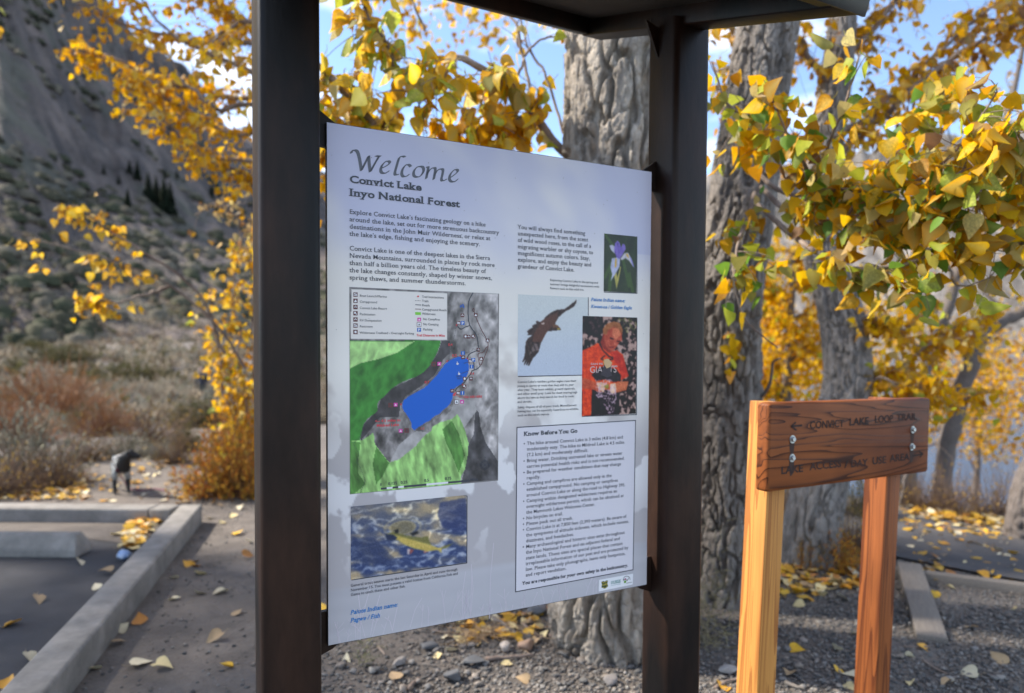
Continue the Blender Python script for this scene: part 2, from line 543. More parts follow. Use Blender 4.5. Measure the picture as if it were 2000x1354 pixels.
class Ink:
    """collects flat shapes on a Plane into one mesh"""
    def __init__(s, plane): s.pl, s.V, s.F, s.n, s.marks = plane, [], [], 0, []
    def add(s, UV, F):
        UV = np.asarray(UV, float)
        s.V.append(UV); s.F += [[i + s.n for i in f] for f in F]; s.n += len(UV)
    def text(s, txt, x0, y0, x1, cap, G, shear=0.0, cond=None):
        """one line whose baseline starts at photo pixel (x0, y0) and whose end is at pixel column x1"""
        gl, capH = G
        s.marks.append((len(s.V), len(s.F), s.n))
        u0, v0 = s.pl.uv(x0, y0)[0]
        hc = v0 - s.pl.uv(x0, y0 - cap)[0][1]
        u1 = s.pl.u_at(x1, v0)
        tot = sum(gl[c][2] for c in txt)
        ky = hc / capH
        kx = (u1 - u0) / tot
        x = 0.0
        for c in txt:
            V, F, a = gl[c]
            if len(V):
                s.add(np.stack([u0 + (x + V[:, 0] + shear * V[:, 1]) * kx, v0 - V[:, 1] * ky], 1), F)
            x += a
    def line(s, pts, w, px=True):
        """polyline of photo pixels, width in metres"""
        P = s.pl.uv(*np.array(pts, float).T) if px else np.array(pts, float)
        for a, b in zip(P[:-1], P[1:]):
            t = b - a
            l = np.hypot(*t)
            if l < 1e-7: continue
            q = np.array([-t[1], t[0]]) / l * w / 2
            e = t / l * w * 0.3
            s.add([a - q - e, b - q + e, b + q + e, a + q - e], [[0, 1, 2, 3]])
    def dots(s, pts, step, w):
        P = s.pl.uv(*np.array(pts, float).T)
        L_ = np.concatenate([[0], np.cumsum(np.hypot(*np.diff(P, axis=0).T))])
        for t in np.arange(0, L_[-1], step):
            c = np.array([np.interp(t, L_, P[:, 0]), np.interp(t, L_, P[:, 1])])
            s.disc(c, w / 2, 6)
    def disc(s, c, r, n=12, px=False):
        if px: c = s.pl.uv(*c)[0]
        a = np.linspace(0, 2 * np.pi, n, endpoint=False)
        s.add(np.stack([c[0] + r * np.cos(a), c[1] + r * np.sin(a)], 1), [list(range(n))])
    def poly(s, pts):
        P = s.pl.uv(*np.array(pts, float).T)
        s.add(P, [list(range(len(P)))])
    def nib(s, pts, w, ang, n=40):
        """broad-nib pen stroke through photo pixels"""
        P = spline(s.pl.uv(*np.array(pts, float).T), n)
        q = np.array([math.cos(ang), -math.sin(ang)]) * w / 2
        r = np.array([math.sin(ang), math.cos(ang)]) * w * 0.13
        for a, b in zip(P[:-1], P[1:]):
            s.add([a - q, b - q, b + q, a + q], [[0, 1, 2, 3]])
            s.add([a - r, b - r, b + r, a + r], [[0, 1, 2, 3]])
    def build(s, name, m, parent, off, label=None, kind=None):
        V = s.pl.world(np.concatenate(s.V), off)
        return link(name, mesh(name, V, s.F, m), parent, label, kind=kind)
    def build_each(s, name, m, parent, off):
        """one object for each line of text (with the marks drawn after it)"""
        mk_ = s.marks + [(len(s.V), len(s.F), s.n)]
        mk_[0] = (0, 0, 0)
        for (a, b, c), (a2, b2, c2_) in zip(mk_[:-1], mk_[1:]):
            V = s.pl.world(np.concatenate(s.V[a:a2]), off)
            link(name, mesh(name, V, [[i - c for i in f] for f in s.F[b:b2]], m), parent)

def inpoly(X, Y, pts):
    pts = np.asarray(pts, float)
    r = np.zeros(X.shape, bool)
    j = len(pts) - 1
    for i in range(len(pts)):
        xi, yi = pts[i]; xj, yj = pts[j]
        c = ((yi > Y) != (yj > Y)) & (X < (xj - xi) * (Y - yi) / (yj - yi + 1e-12) + xi)
        r ^= c
        j = i
    return r

def near(X, Y, pts, w):
    d = np.full(X.shape, 1e9)
    pts = np.asarray(pts, float)
    for a, b in zip(pts[:-1], pts[1:]):
        ab = b - a
        t = np.clip(((X - a[0]) * ab[0] + (Y - a[1]) * ab[1]) / (ab @ ab + 1e-9), 0, 1)
        d = np.minimum(d, np.hypot(X - a[0] - t * ab[0], Y - a[1] - t * ab[1]))
    return d < w

class Picture:
    """a printed picture: a fine grid whose vertices carry the print's colours"""
    def __init__(s, plane, quad, step):
        UV = plane.uv(*np.array(quad, float).T)
        s.u0, s.u1 = UV[[0, 3], 0].mean(), UV[[1, 2], 0].mean()
        s.v0, s.v1 = UV[[0, 1], 1].mean(), UV[[2, 3], 1].mean()
        s.pl = plane
        s.nu, s.nv = int((s.u1 - s.u0) / step) + 2, int((s.v1 - s.v0) / step) + 2
        u, v = np.meshgrid(np.linspace(s.u0, s.u1, s.nu), np.linspace(s.v0, s.v1, s.nv))
        s.U, s.V = u.ravel(), v.ravel()
        s.X, s.Y = plane.px(s.U, s.V)
        s.C = np.zeros((len(s.U), 3))
    def crop(s, x0, y0, k):
        s.cx, s.cy = (s.X - x0) / k, (s.Y - y0) / k
        return s.cx, s.cy
    def fill(s, m, c, a=1.0):
        a = np.asarray(a, float)
        a = a[m][:, NX] if a.ndim else a
        s.C[m] = s.C[m] * (1 - a) + np.asarray(c, float) * a
    def soften(s, k=1, grain=6):
        A = s.C.reshape(s.nv, s.nu, 3)
        for _ in range(k):
            B = np.pad(A, ((1, 1), (1, 1), (0, 0)), mode='edge')
            A = (B[1:-1, 1:-1] * 4 + B[:-2, 1:-1] * 2 + B[2:, 1:-1] * 2 + B[1:-1, :-2] * 2 + B[1:-1, 2:] * 2 + B[:-2, :-2] + B[:-2, 2:] + B[2:, :-2] + B[2:, 2:]) / 16
        s.C = (A + np.random.default_rng(3).normal(0, grain, A.shape[:2])[..., NX]).reshape(-1, 3)
    def build(s, name, parent, off, gain=1.0, label=None):
        i, j = np.meshgrid(np.arange(s.nv - 1), np.arange(s.nu - 1), indexing='ij')
        i, j = i.ravel(), j.ravel()
        k = i * s.nu + j
        F = np.stack([k, k + s.nu, k + s.nu + 1, k + 1], 1)
        me = mesh(name, s.pl.world(np.stack([s.U, s.V], 1), off), F, M_PRINT, lin(np.clip(s.C, 0, 255)) * gain * np.array([1.10, 1.03, 0.89]))
        return link(name, me, parent, label)

# ------------------------------------------------------------------ terrain
def zg(x, y):
    """height of the ground"""
    x, y = np.asarray(x, float), np.asarray(y, float)
    r = np.hypot(x, y)
    az = np.arctan2(x, np.maximum(y, 0.01))
    m = sstep(-0.02, 0.32, az)
    d = (x - 3.6) * 0.65 + (y - 6.1) * 0.76
    right = -np.clip((d - 0.5) * 0.2, 0, None)
    right = np.maximum(right, -4.6)
    left = -1.25 * sstep(11, 30, r) + 0.10 * np.clip(r - 42, 0, 30) * sstep(42, 60, r)
    z = left * (1 - m) + right * m
    z = z + 0.05 * (fbm(np.stack([x * 0.35, y * 0.35], -1), 3, 3) - 0.5) * sstep(3.0, 8.0, r) * np.clip(r / 10, 1, 5)
    return z

def G(px, py):
    """the point where the direction of a photo pixel meets the ground"""
    v = ray(px, py)
    ts = 1.5 * 1.012 ** np.arange(420)
    for k in range(3):
        P_ = v[NX] * ts[:, NX]
        below = P_[:, 2] + EYE < zg(P_[:, 0], P_[:, 1])
        i = int(np.argmax(below)) if below.any() else len(ts) - 1
        i = max(i, 1)
        ts = np.linspace(ts[i - 1], ts[i], 14)
    p = v * ts[-1]
    return np.array([p[0], p[1], p[2] + EYE])

def axis_nodes(n, far, k):
    t = np.linspace(-1, 1, n)
    return np.sinh(t * k) / np.sinh(k) * far

gx = axis_nodes(361, 3500, 9.2)
gy = axis_nodes(361, 3500, 9.2) + 4.0
XX, YY = np.meshgrid(gx, gy)
ZZ = zg(XX, YY) + 0.012 * (fbm(np.stack([XX * 3, YY * 3], -1), 3, 5) - 0.5)
nn = 361
ii, jj = np.meshgrid(np.arange(nn - 1), np.arange(nn - 1), indexing='ij')
kk = (ii * nn + jj).ravel()
GF = np.stack([kk, kk + 1, kk + nn + 1, kk + nn], 1)
ground = link('ground', mesh('ground', np.stack([XX, YY, ZZ], -1).reshape(-1, 3), GF, M_DIRT, smooth=True), kind='structure')

LAKE_Z = -2.6
lv = np.array([[-60, 60, LAKE_Z], [4, 14, LAKE_Z], [12, 2, LAKE_Z], [60, -40, LAKE_Z], [2600, -40, LAKE_Z], [2600, 2600, LAKE_Z], [-60, 2600, LAKE_Z]], float)
link('lake', mesh('lake', lv, [list(range(7))], M_WATER), kind='structure')

# mountains round the lake: a steep shaded scree slope and pale sunlit granite across the water
RIDGE_PX = np.array([-900, -400, 0, 100, 215, 330, 480, 640, 900, 1100, 1300, 1500, 1800, 2000, 2500, 3200])
RIDGE_T = np.array([0.85, 0.85, 0.74, 0.63, 0.515, 0.44, 0.34, 0.28, 0.21, 0.21, 0.27, 0.29, 0.30, 0.31, 0.33, 0.33])
na, nr = 620, 190
AZ = np.linspace(rad(-62), rad(62), na)
pxa = 1000 + F_PX * np.tan(AZ)
rid = np.interp(pxa, RIDGE_PX, RIDGE_T)
side = sstep(-0.2, 0.25, AZ)
r0 = 60 + side * 800
r1 = 620 + side * 1500
T_ = np.linspace(0, 1, nr)[NX]
RR = r0[:, NX] + (r1 - r0)[:, NX] * T_ ** 1.25
prof = 0.30 * T_ + 0.70 * T_ ** 1.7
prof = np.broadcast_to(prof, RR.shape)
Xm, Ym = RR * np.sin(AZ)[:, NX], RR * np.cos(AZ)[:, NX]
top = (r1 * rid)[:, NX]
rn = fbm(np.stack([AZ[:, NX] * 16 + 0 * RR, RR / (r1[:, NX]) * 4.5], -1), 7, 21, 0.6)
gul = 1 - np.abs(2 * fbm(np.stack([AZ[:, NX] * 34 + np.log(RR) * 1.5, np.log(RR) * 1.2], -1), 5, 24) - 1)
fn = fbm(np.stack([Xm / 40, Ym / 40], -1), 5, 22)
Zm = -2.8 + prof * top * (0.86 + 0.22 * (rn - 0.3) * sstep(0, 0.25, prof) - 0.05 * gul) + (fn - 0.5) * 10 * sstep(0.03, 0.2, prof)
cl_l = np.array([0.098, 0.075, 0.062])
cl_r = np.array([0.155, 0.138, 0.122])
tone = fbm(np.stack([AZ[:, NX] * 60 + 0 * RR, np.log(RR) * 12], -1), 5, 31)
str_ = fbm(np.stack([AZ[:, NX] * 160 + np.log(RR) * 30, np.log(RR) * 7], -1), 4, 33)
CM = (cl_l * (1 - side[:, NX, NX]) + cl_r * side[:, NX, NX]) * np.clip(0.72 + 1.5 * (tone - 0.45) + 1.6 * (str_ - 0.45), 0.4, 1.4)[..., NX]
veg = (sstep(0.56, 0.66, fbm(np.stack([Xm / 14, Ym / 14], -1), 4, 41)) * (1 - side[:, NX]) * (1 - 0.8 * prof))[..., NX]
CM = CM * (1 - veg * 0.7) + np.array([0.055, 0.060, 0.036]) * veg * 0.7
ii, jj = np.meshgrid(np.arange(na - 1), np.arange(nr - 1), indexing='ij')
kk = (ii * nr + jj).ravel()
link('mountain', mesh('mountain', np.stack([Xm, Ym, Zm], -1).reshape(-1, 3), np.stack([kk, kk + nr, kk + nr + 1, kk + 1], 1), M_MOUNT, CM.reshape(-1, 3), smooth=True), kind='structure')
def zmount(px, r):
    a = math.atan((px - 1000) / F_PX)
    i = int(np.clip(np.searchsorted(AZ, a), 0, na - 1))
    return np.array([r * math.sin(a), r * math.cos(a), np.interp(r, RR[i], Zm[i])])

# ------------------------------------------------------------------ parking bay, kerbs, path
def on(px, py, z):
    v = ray(px, py)
    t = (z - EYE) / v[2]
    return np.array([v[0] * t, v[1] * t, z])
KZ = 0.15
oc, ic = on(395, 984, KZ), on(342, 996, KZ)         # outer and inner corner of the kerb top
near_o, near_i = on(84, 1354, KZ), on(0, 1354, KZ)
dk = (near_o - oc) / np.linalg.norm(near_o - oc)
wk = 0.175
pk = np.array([dk[1], -dk[0], 0]);  pk = pk if pk[0] < 0 else -pk   # towards the asphalt
df = np.array([-1.0, 0.012, 0])                                     # the far kerb runs away to the side
def bar(a, d, ln, wdir, w, z0, z1):
    return obox([a[0], a[1], z0], np.asarray(d) * ln, np.asarray(wdir) * w, [0, 0, z1 - z0])
far_w = np.array([0, -1.0, 0])
corner = oc + 0.0
V, F = bar(corner + df * 0.0, dk, 6.2, pk, wk, -0.05, KZ)
kerb1 = bevel(link('kerb', mesh('kerb', V, F, M_CONC), kind='structure'), 0.018, 3)
jx = on(312, 985, KZ)[0]
l1 = corner[0] - wk * 0.97 - jx
V, F = bar(np.array([corner[0] - wk * 0.99, corner[1] - 0.003, 0]), df, l1, far_w, 0.2, -0.05, KZ - 0.002)
bevel(link('kerb', mesh('kerb', V, F, M_CONC), kind='structure'), 0.018, 3)
V, F = bar(np.array([jx - 0.012, corner[1] + 0.004, 0]), df, 7.0, far_w, 0.2, -0.05, KZ - 0.004)
bevel(link('kerb', mesh('kerb', V, F, M_CONC), kind='structure'), 0.018, 3)
a0, a1 = corner + dk * 6.2, corner
pv = np.array([[a1[0] - 0.1, a1[1] - 0.1, 0.03], [a0[0] - 0.1, a0[1], 0.03], [a0[0] - 9, a0[1], 0.03], [a1[0] - 9, a1[1] - 0.1, 0.03]])
link('parking_asphalt', mesh('parking_asphalt', pv, [[0, 3, 2, 1]], M_ASPH), kind='structure')
# sandy apron inside the far kerb
sv = []
for t in np.linspace(0, 1, 40):
    x = a1[0] - 0.15 - t * 6.5
    sv += [[x, a1[1] - 0.12, 0.034], [x, a1[1] - 0.48 - 0.12 * noise(np.array([[t * 14, 0.3]]), 9)[0] - (0.25 if t < 0.16 else 0) * (1 - t / 0.16), 0.034]]
link('sand_strip', mesh('sand_strip', sv, [[2 * i, 2 * i + 1, 2 * i + 3, 2 * i + 2] for i in range(39)], M_DIRT), kind='structure')

# path on the lake side
pc = spline([(8.5, 1.6), (6.3, 3.0), (4.7, 4.35), (3.62, 5.0), (3.0, 5.75), (2.55, 7.2), (1.6, 9.5), (-0.5, 13)], 60)
tn = np.gradient(pc, axis=0); tn /= np.linalg.norm(tn, axis=1, keepdims=True)
nr_ = np.stack([-tn[:, 1], tn[:, 0]], 1)
PW = 0.72
va = []
for i in range(60):
    for k in range(5):
        q = pc[i] + nr_[i] * PW * (k / 2 - 1)
        va.append([q[0], q[1], float(zg(q[0], q[1])) + 0.022])
link('path', mesh('path', va, [[i * 5 + k, i * 5 + k + 1, i * 5 + k + 6, i * 5 + k + 5] for i in range(59) for k in range(4)], M_ASPH2), kind='structure')
PATH_C, PATH_N = pc, nr_
def path_dist(x, y):
    return np.min(np.hypot(PATH_C[:, 0][NX] - np.ravel(x)[:, NX], PATH_C[:, 1][NX] - np.ravel(y)[:, NX]), 1)

# ------------------------------------------------------------------ information kiosk
TH = rad(27.13228)
PD = np.array([math.cos(TH), math.sin(TH), 0])      # along the panel
PN = np.array([math.sin(TH), -math.cos(TH), 0])     # out of its face
UZ = np.array([0, 0, 1.0])
PW_, PH_ = 0.914, 1.19
PO = np.array([-0.4183, 1.5447, EYE + 0.5015])
kc = PO + PD * 0.459; kc[2] = 0
kiosk = thing('information_kiosk', kc, 'dark brown steel kiosk with roof and two square posts holding a welcome panel', 'kiosk')
SLOPE = (1.075 - 0.735) / (0.456 + 0.556)
def roof_z(t): return EYE + 1.075 - SLOPE * (t + 0.456)
uL, uR = -0.088, 1.006
HW = 0.0635
def rrect(h, r, n=5):
    out = []
    for q, (sx, sy) in enumerate(((1, 1), (-1, 1), (-1, -1), (1, -1))):
        for k in range(n):
            a = math.pi / 2 * (q + k / (n - 1))
            out.append((sx * (h - r) + r * math.cos(a), sy * (h - r) + r * math.sin(a)))
    return np.array(out)
for uc in (uL, uR):
    c = PO + PD * uc
    rr_ = rrect(HW, 0.017)
    zs = np.concatenate([[-0.1], np.linspace(0.05, 2.2, 12), [2.4]])
    n = len(rr_)
    V = []
    for k, z in enumerate(zs):
        P = np.array([c[0], c[1], 0]) + rr_[:, :1] * PD + rr_[:, 1:] * PN
        P[:, 2] = z
        if k == len(zs) - 1: P[:, 2] = [roof_z(t) + 0.02 for t in rr_[:, 1]]
        V.append(P)
    V = np.concatenate(V)
    i, j = np.meshgrid(np.arange(len(zs) - 1), np.arange(n), indexing='ij'); i, j = i.ravel(), j.ravel()
    F = np.stack([i * n + j, i * n + (j + 1) % n, (i + 1) * n + (j + 1) % n, (i + 1) * n + j], 1)
    link('post', mesh('post', V, F, M_STEEL, smooth=True), kiosk)
    # anchor plate at the foot
    V, F = obox(np.array([c[0], c[1], -0.02]) - PD * 0.11 - PN * 0.11, PD * 0.22, PN * 0.22, UZ * 0.035)
    link('base_plate', mesh('base_plate', V, F, M_STEEL), kiosk)

# roof frame
RD = (PN - UZ * SLOPE); rl = np.linalg.norm(RD); RD = RD / rl     # down the slope, towards the viewer
RU = np.cross(PD, RD); RU = RU if RU[2] > 0 else -RU
T0, T1 = -0.456, 0.556
ext = 0.03
def rp(u, t, h=0.0):
    p = PO + PD * u + PN * t
    p = np.array([p[0], p[1], roof_z(t)])
    return p + RU * h
Lr = (T1 - T0) * rl
roof = link('roof', mesh('roof', *obox(rp(uL - 0.045, T0 - 0.03, 0.085), PD * (uR - uL + 0.09), RD * (Lr + 0.06), RU * 0.012), M_STEEL), kiosk)
link('soffit', mesh('soffit', *obox(rp(uL, T0, 0.05), PD * (uR - uL), RD * Lr, RU * 0.02), M_SOFFIT), roof)
for uc in (uL, uR):
    bevel(link('side_beam', mesh('side_beam', *obox(rp(uc - 0.04, T0, 0), PD * 0.08, RD * Lr, RU * 0.083), M_STEEL), roof), 0.004)
for t in (T0, T1):
    s = 0.0 if t == T0 else -0.05
    bevel(link('cross_beam', mesh('cross_beam', *obox(rp(uL + 0.041, t, 0.002) + RD * s, PD * (uR - uL - 0.082), RD * 0.05, RU * 0.08), M_STEEL), roof), 0.004)
link('front_lip', mesh('front_lip', *obox(rp(uL - 0.042, T1, -0.004) + RD * 0.002, PD * (uR - uL + 0.084), RD * 0.006, RU * 0.095), M_STEEL), roof)
# gussets under the beams
for uc, sg in ((uR, -1), (uL, 1)):
    O = PO + PD * (uc + sg * HW) - PN * 0.02
    z = roof_z(0.02)
    V, F = prism([(0, 0), (sg * 0.045, 0.015), (0, -0.085)], PN, 0, 0.008, np.array([O[0], O[1], z]), PD, UZ)
    link('gusset', mesh('gusset', V, F, M_STEEL), kiosk)
# brackets that hold the panel: small dark plates between post and panel back
for uc, sg in ((uL + HW, 1), (uR - HW, -1)):
    for top in (True, False):
        O = PO + PD * uc
        z = PO[2] + 0.012 if top else PO[2] - PH_ + 0.045
        if top: poly = [(0, 0.025), (sg * 0.055, -0.012), (sg * 0.10, -0.05), (sg * 0.10, -0.075), (0, -0.06)]
        else: poly = [(0, 0.03), (sg * 0.09, 0.03), (sg * 0.09, -0.02), (sg * 0.04, -0.060), (0, -0.075)]
        V, F = prism(poly, PN, -0.030, -0.0165, np.array([O[0], O[1], z]), PD, UZ)
        link('bracket', mesh('bracket', V, F, M_STEEL), kiosk)

panel = link('sign_panel', mesh('sign_panel', *obox(PO - UZ * PH_ - PN * 0.0155, PD * PW_, PN * 0.015, UZ * PH_), M_PLATE), kiosk,
             'pale blue printed welcome panel with map, photographs and text')
PL = Plane([(638, 238), (1273, 335), (1263, 1143), (641, 1262)], PW_, PH_, PO, PD, -UZ, PN)

# --- printed background: hazy sky, snowy mountains, still lake
bgp = Picture(PL, [(638.6, 239), (1272.4, 336), (1262.4, 1142), (641.4, 1261)], 0.0036)
u, v = bgp.U / PW_, bgp.V / PH_
P2 = np.stack([u, v], 1)
skyc = np.array([176, 184, 226.0])[NX] * (1 - 0.0 * v[:, NX]) + np.array([12, 12, 6.0]) * (fbm(P2 * 3, 4, 51)[:, NX] - 0.5)
cl = sstep(0.40, 0.72, fbm(np.stack([u * 1.7 + v * 1.6, v * 3.2 - u * 2.0], 1), 4, 52) + 0.25 * sstep(0.05, 0.3, v) - 0.15 * sstep(.6, 1, u) * (v < .2))
C = skyc * (1 - 0.62 * cl[:, NX]) + np.array([232, 233, 240.0]) * 0.62 * cl[:, NX]
low = sstep(0.17, 0.30, v - 0.03 * u)[:, NX]
C = C * (1 - low) + np.array([222, 223, 231.0]) * low
# mountain band
mt = fbm(np.stack([u * 3.0 + v * 1.1, v * 4.5 - u * 1.3], 1), 6, 53)
ridge = 0.30 + 0.05 * fbm(np.stack([u * 5, u * 0], 1), 4, 55)
mm = sstep(0, 0.16, v - ridge)[:, NX]
snow = sstep(0.46, 0.56, mt)[:, NX]
rock = np.array([188, 184, 190.0]) - 10 * (fbm(P2 * 24, 3, 56)[:, NX] - 0.5)
deep = sstep(0.45, 0.72, v)[:, NX]
rock = rock * (1 - deep) + np.array([164, 164, 180.0]) * deep
snowc = np.array([234, 236, 244.0]) * (1 - deep) + np.array([214, 218, 236.0]) * deep
snow2 = sstep(0.53, 0.57, fbm(np.stack([u * 9 + v * 5, v * 10 - u * 4], 1), 5, 57))[:, NX] * sstep(0.93, 0.70, v)[:, NX]
sn = snow * (1 - deep) + snow2 * deep
mcol = rock * (1 - sn) + snowc * sn
C = C * (1 - mm) + mcol * mm
lk = sstep(0.885, 0.90, v + 0.0 * u)[:, NX]
C = C * (1 - lk) + (np.array([168, 172, 192.0]) + 10 * (noise(np.stack([u * 3, v * 60], 1), 58)[:, NX] - 0.5)) * lk
bgp.C = C + (250 - C) * 0.13
bgp.build('printed_background', panel, 0.0004, 1.0)

OFF1, OFF2, OFF3 = 0.0008, 0.0012, 0.0016
# reeds at the foot of the picture
reed = Ink(PL)
rr = np.random.default_rng(5)
for k in range(46):
    u0 = rr.uniform(0.01, 0.9); h = rr.uniform(0.02, 0.075) * (1.6 if rr.random() < 0.2 else 1)
    lean = rr.normal(0, 0.25)
    if 0.38 < u0 < 0.52: h *= 0.5
    base = PH_ - 0.003
    pts = [(u0, base), (u0 + lean * h * 0.5, base - h * 0.55), (u0 + lean * h * 1.1, base - h)]
    reed.line(pts, 0.0011, px=False)
    for b in range(3):
        q = rr.uniform(0.3, 0.8); x, y = u0 + lean * h * q, base - h * q
        reed.line([(x, y), (x + rr.normal(0, 0.4) * h * 0.4, y - h * 0.3)], 0.0008, px=False)
def C4(x, y): return (630 + x * 0.24374, 950 + y * 0.24374)
for a in ([(1335, 1060), (1345, 720), (1370, 455)], [(1118, 1060), (1122, 850), (1145, 685)], [(1185, 1040), (1205, 820), (1190, 625)], [(1182, 1040), (1195, 700)], [(300, 1230), (305, 1010), (285, 860)], [(300, 1120), (350, 930), (400, 750)], [(305, 1170), (240, 1090)], [(385, 1190), (415, 1020), (460, 870)], [(700, 1130), (740, 990), (795, 895)], [(560, 1160), (540, 1080), (500, 1050)], [(560, 1150), (600, 960)]):
    reed.line([C4(*q) for q in a], 0.0014)
reed.build('printed_reeds', M_REED, panel, 0.0006, kind='stuff')

# --- the trail map
K2 = 320 / 1884
def c2(x, y): return (670 + x * K2, 550 + y * K2)
D3 = 200 / K2                                        # the lower half was read 200 pixels further down
mp_ = Picture(PL, [(682.2, 561.6), (974.1, 573.3), (972.4, 938.6), (683.2, 966.1)], 0.0019)
x, y = mp_.crop(670, 550, K2)
P2 = np.stack([x, y], 1) / 100.0
rel = fbm(P2 * np.array([1.4, 1.0]) + 3, 5, 61)
wxx = 60 * (fbm(P2 * 0.6, 3, 68) - .5)
rel2 = 1 - np.abs(2 * fbm(np.stack([(x + wxx) * 0.008 + y * 0.004, y * 0.0035 - (x + wxx) * 0.003], 1), 5, 62) - 1)
rel2 = 0.5 + (rel2 - 0.75) * 0.9
grey = 118 + 150 * (rel - 0.5) + 110 * (rel2 - 0.5)
grey = grey + 40 * sstep(1150, 1700, x)
mp_.C = grey[:, NX] * np.array([1.0, 0.99, 1.04])
dark = inpoly(x, y, [(1130, 680), (1230, 680), (1230, 820), (1150, 900), (1050, 1080), (900, 1200), (720, 1320), (660, 1420), (640, 1560), (430, 1560), (200, 1840), (190, 1700), (390, 1480), (440, 1340), (560, 1230), (850, 1090), (1000, 960), (1090, 820)])
mp_.fill(dark, np.stack([70 + 60 * (rel - .5)] * 3, 1)[dark] * [1, .98, 1.08])
dk2 = inpoly(x, y, [(1440, 700 + D3), (1500, 580 + D3), (1520, 280 + D3), (1560, 330 + D3), (1580, 500 + D3), (1640, 680 + D3), (1780, 890 + D3), (1790, 1120 + D3), (1350, 1150 + D3), (1400, 980 + D3)])
mp_.fill(dk2, np.stack([78 + 90 * (rel - .5)] * 3, 1)[dk2] * [1, 1, 1.1])
lt = inpoly(x, y, [(1000, 560 + D3), (1240, 300 + D3), (1300, 150 + D3), (1500, 200 + D3), (1540, 300 + D3), (1350, 560 + D3), (1300, 400 + D3), (830, 720 + D3), (640, 870 + D3), (540, 900 + D3), (640, 700 + D3), (830, 540 + D3)])
mp_.fill(lt, np.stack([168 + 80 * (rel - .5)] * 3, 1)[lt] * [1, 1, 1.05])
g1 = inpoly(x, y, [(60, 180), (80, 680), (1120, 680), (1110, 740), (1075, 830), (1040, 890), (1000, 960), (940, 1030), (860, 1085), (760, 1125), (660, 1165), (560, 1230), (500, 1290), (450, 1340), (400, 1387), (395, 1490), (280, 1580), (230, 1650), (215, 1730), (190, 1830), (60, 1900)])
shade = 0.92 + 0.55 * (rel2 - 0.5) + 0.25 * (rel - 0.5)
bright = inpoly(x, y, [(80, 690), (820, 690), (620, 820), (420, 890), (200, 940), (80, 1000)])
gcol = np.stack([62 * shade, 132 * shade + 10, 62 * shade], 1)
gcol[bright] = np.stack([150 * shade + 30, 205 * shade + 30, 125 * shade + 30], 1)[bright]
mp_.fill(g1, gcol[g1])
g2 = inpoly(x, y, [(60, 1830), (195, 1830), (240, 1815), (350, 1735), (365, 1865), (385, 1897), (470, 2007), (530, 2082), (640, 2047), (830, 1897), (930, 1777), (1010, 1717), (1030, 1667), (1120, 1617), (1250, 1582), (1310, 1527), (1340, 1567), (1400, 1707), (1440, 1857), (1430, 2007), (1400, 2157), (1350, 2247), (1360, 2340), (60, 2500)])
sh2 = np.clip(0.90 + 0.8 * (fbm(np.stack([x * 0.02 - y * 0.004, y * 0.005 + x * 0.004], 1), 4, 66) - 0.5) + 0.3 * (rel - 0.5), 0.45, 1.1)
gc2 = np.stack([165 * sh2, 222 * sh2, 140 * sh2], 1)
dgl = inpoly(x, y, [(60, 1830), (200, 1850), (180, 2000), (170, 2200), (260, 2330), (60, 2500)]) | inpoly(x, y, [(380, 1900), (530, 2090), (450, 2250), (380, 2330), (340, 2100)]) | inpoly(x, y, [(1140, 1700), (1250, 1600), (1330, 1750), (1400, 2000), (1330, 2200), (1250, 2000), (1180, 1850)])
gc2[dgl] *= np.array([0.55, 0.68, 0.55])
mp_.fill(g2, gc2[g2])
lakep = [(1345, 862), (1385, 880), (1425, 885), (1440, 920), (1445, 1020), (1430, 1070), (1390, 1130), (1360, 1180), (1300, 1215), (1265, 1240), (1262, 1300), (1255, 1347), (1235, 1397), (1200, 1442), (1140, 1482), (1100, 1527), (1050, 1547), (1000, 1597), (940, 1627), (870, 1672), (815, 1712), (785, 1677), (785, 1627), (760, 1577), (720, 1517), (690, 1477), (678, 1437), (690, 1377), (740, 1327), (800, 1297), (860, 1262), (930, 1222), (985, 1177), (1040, 1120), (1090, 1060), (1130, 1000), (1180, 940), (1230, 905), (1290, 875)]
mp_.fill(inpoly(x, y, lakep), [0, 98, 214])
mp_.fill(inpoly(x, y, [(1345, 280), (1360, 260), (1365, 290), (1345, 305)]) | inpoly(x, y, [(1370, 260), (1385, 255), (1392, 305), (1375, 305)]), [20, 90, 190])
leg = inpoly(x, y, [(92, 90), (1195, 135), (1195, 675), (92, 662)])
mp_.fill(leg, [226, 226, 234])
edge_d = near(x, y, [(72, 68), (1790, 137), (1780, 2287), (78, 2449), (72, 68)], 7)
mp_.fill(edge_d, [120, 120, 128])
mp_.build('trail_map', panel, OFF1, 0.95, 'trail map in green and grey with a bright blue lake')
mi, mr, mw, mc, mb, mk, mg = (Ink(PL) for _ in range(7))  # black, red, white, brown, blue, pink, green
def pl2(pts): return [c2(*q) for q in pts]
for pts in ([(1490, 130), (1440, 245), (1445, 480), (1530, 620), (1555, 760)], [(1545, 790), (1450, 835), (1425, 885)], [(1310, 505), (1330, 535), (1360, 548), (1400, 525), (1445, 510)], [(1575, 970), (1540, 1005), (1500, 1020), (1475, 1030), (1470, 1060), (1440, 1090), (1400, 1150), (1370, 1180), (1310, 1220), (1288, 1262)], [(1505, 1018), (1500, 930)]):
    mi.line(pl2(spline(pts, 14)), 0.0022)
for pts in ([(1520, 400), (1580, 540), (1650, 670), (1665, 750), (1630, 850), (1575, 970), (1550, 860), (1560, 825), (1610, 815), (1640, 760), (1664, 750)], [(1520, 390), (1505, 350), (1490, 340), (1490, 315), (1505, 315), (1505, 350)]):
    mc.line(pl2(spline(pts, 24)), 0.0018)
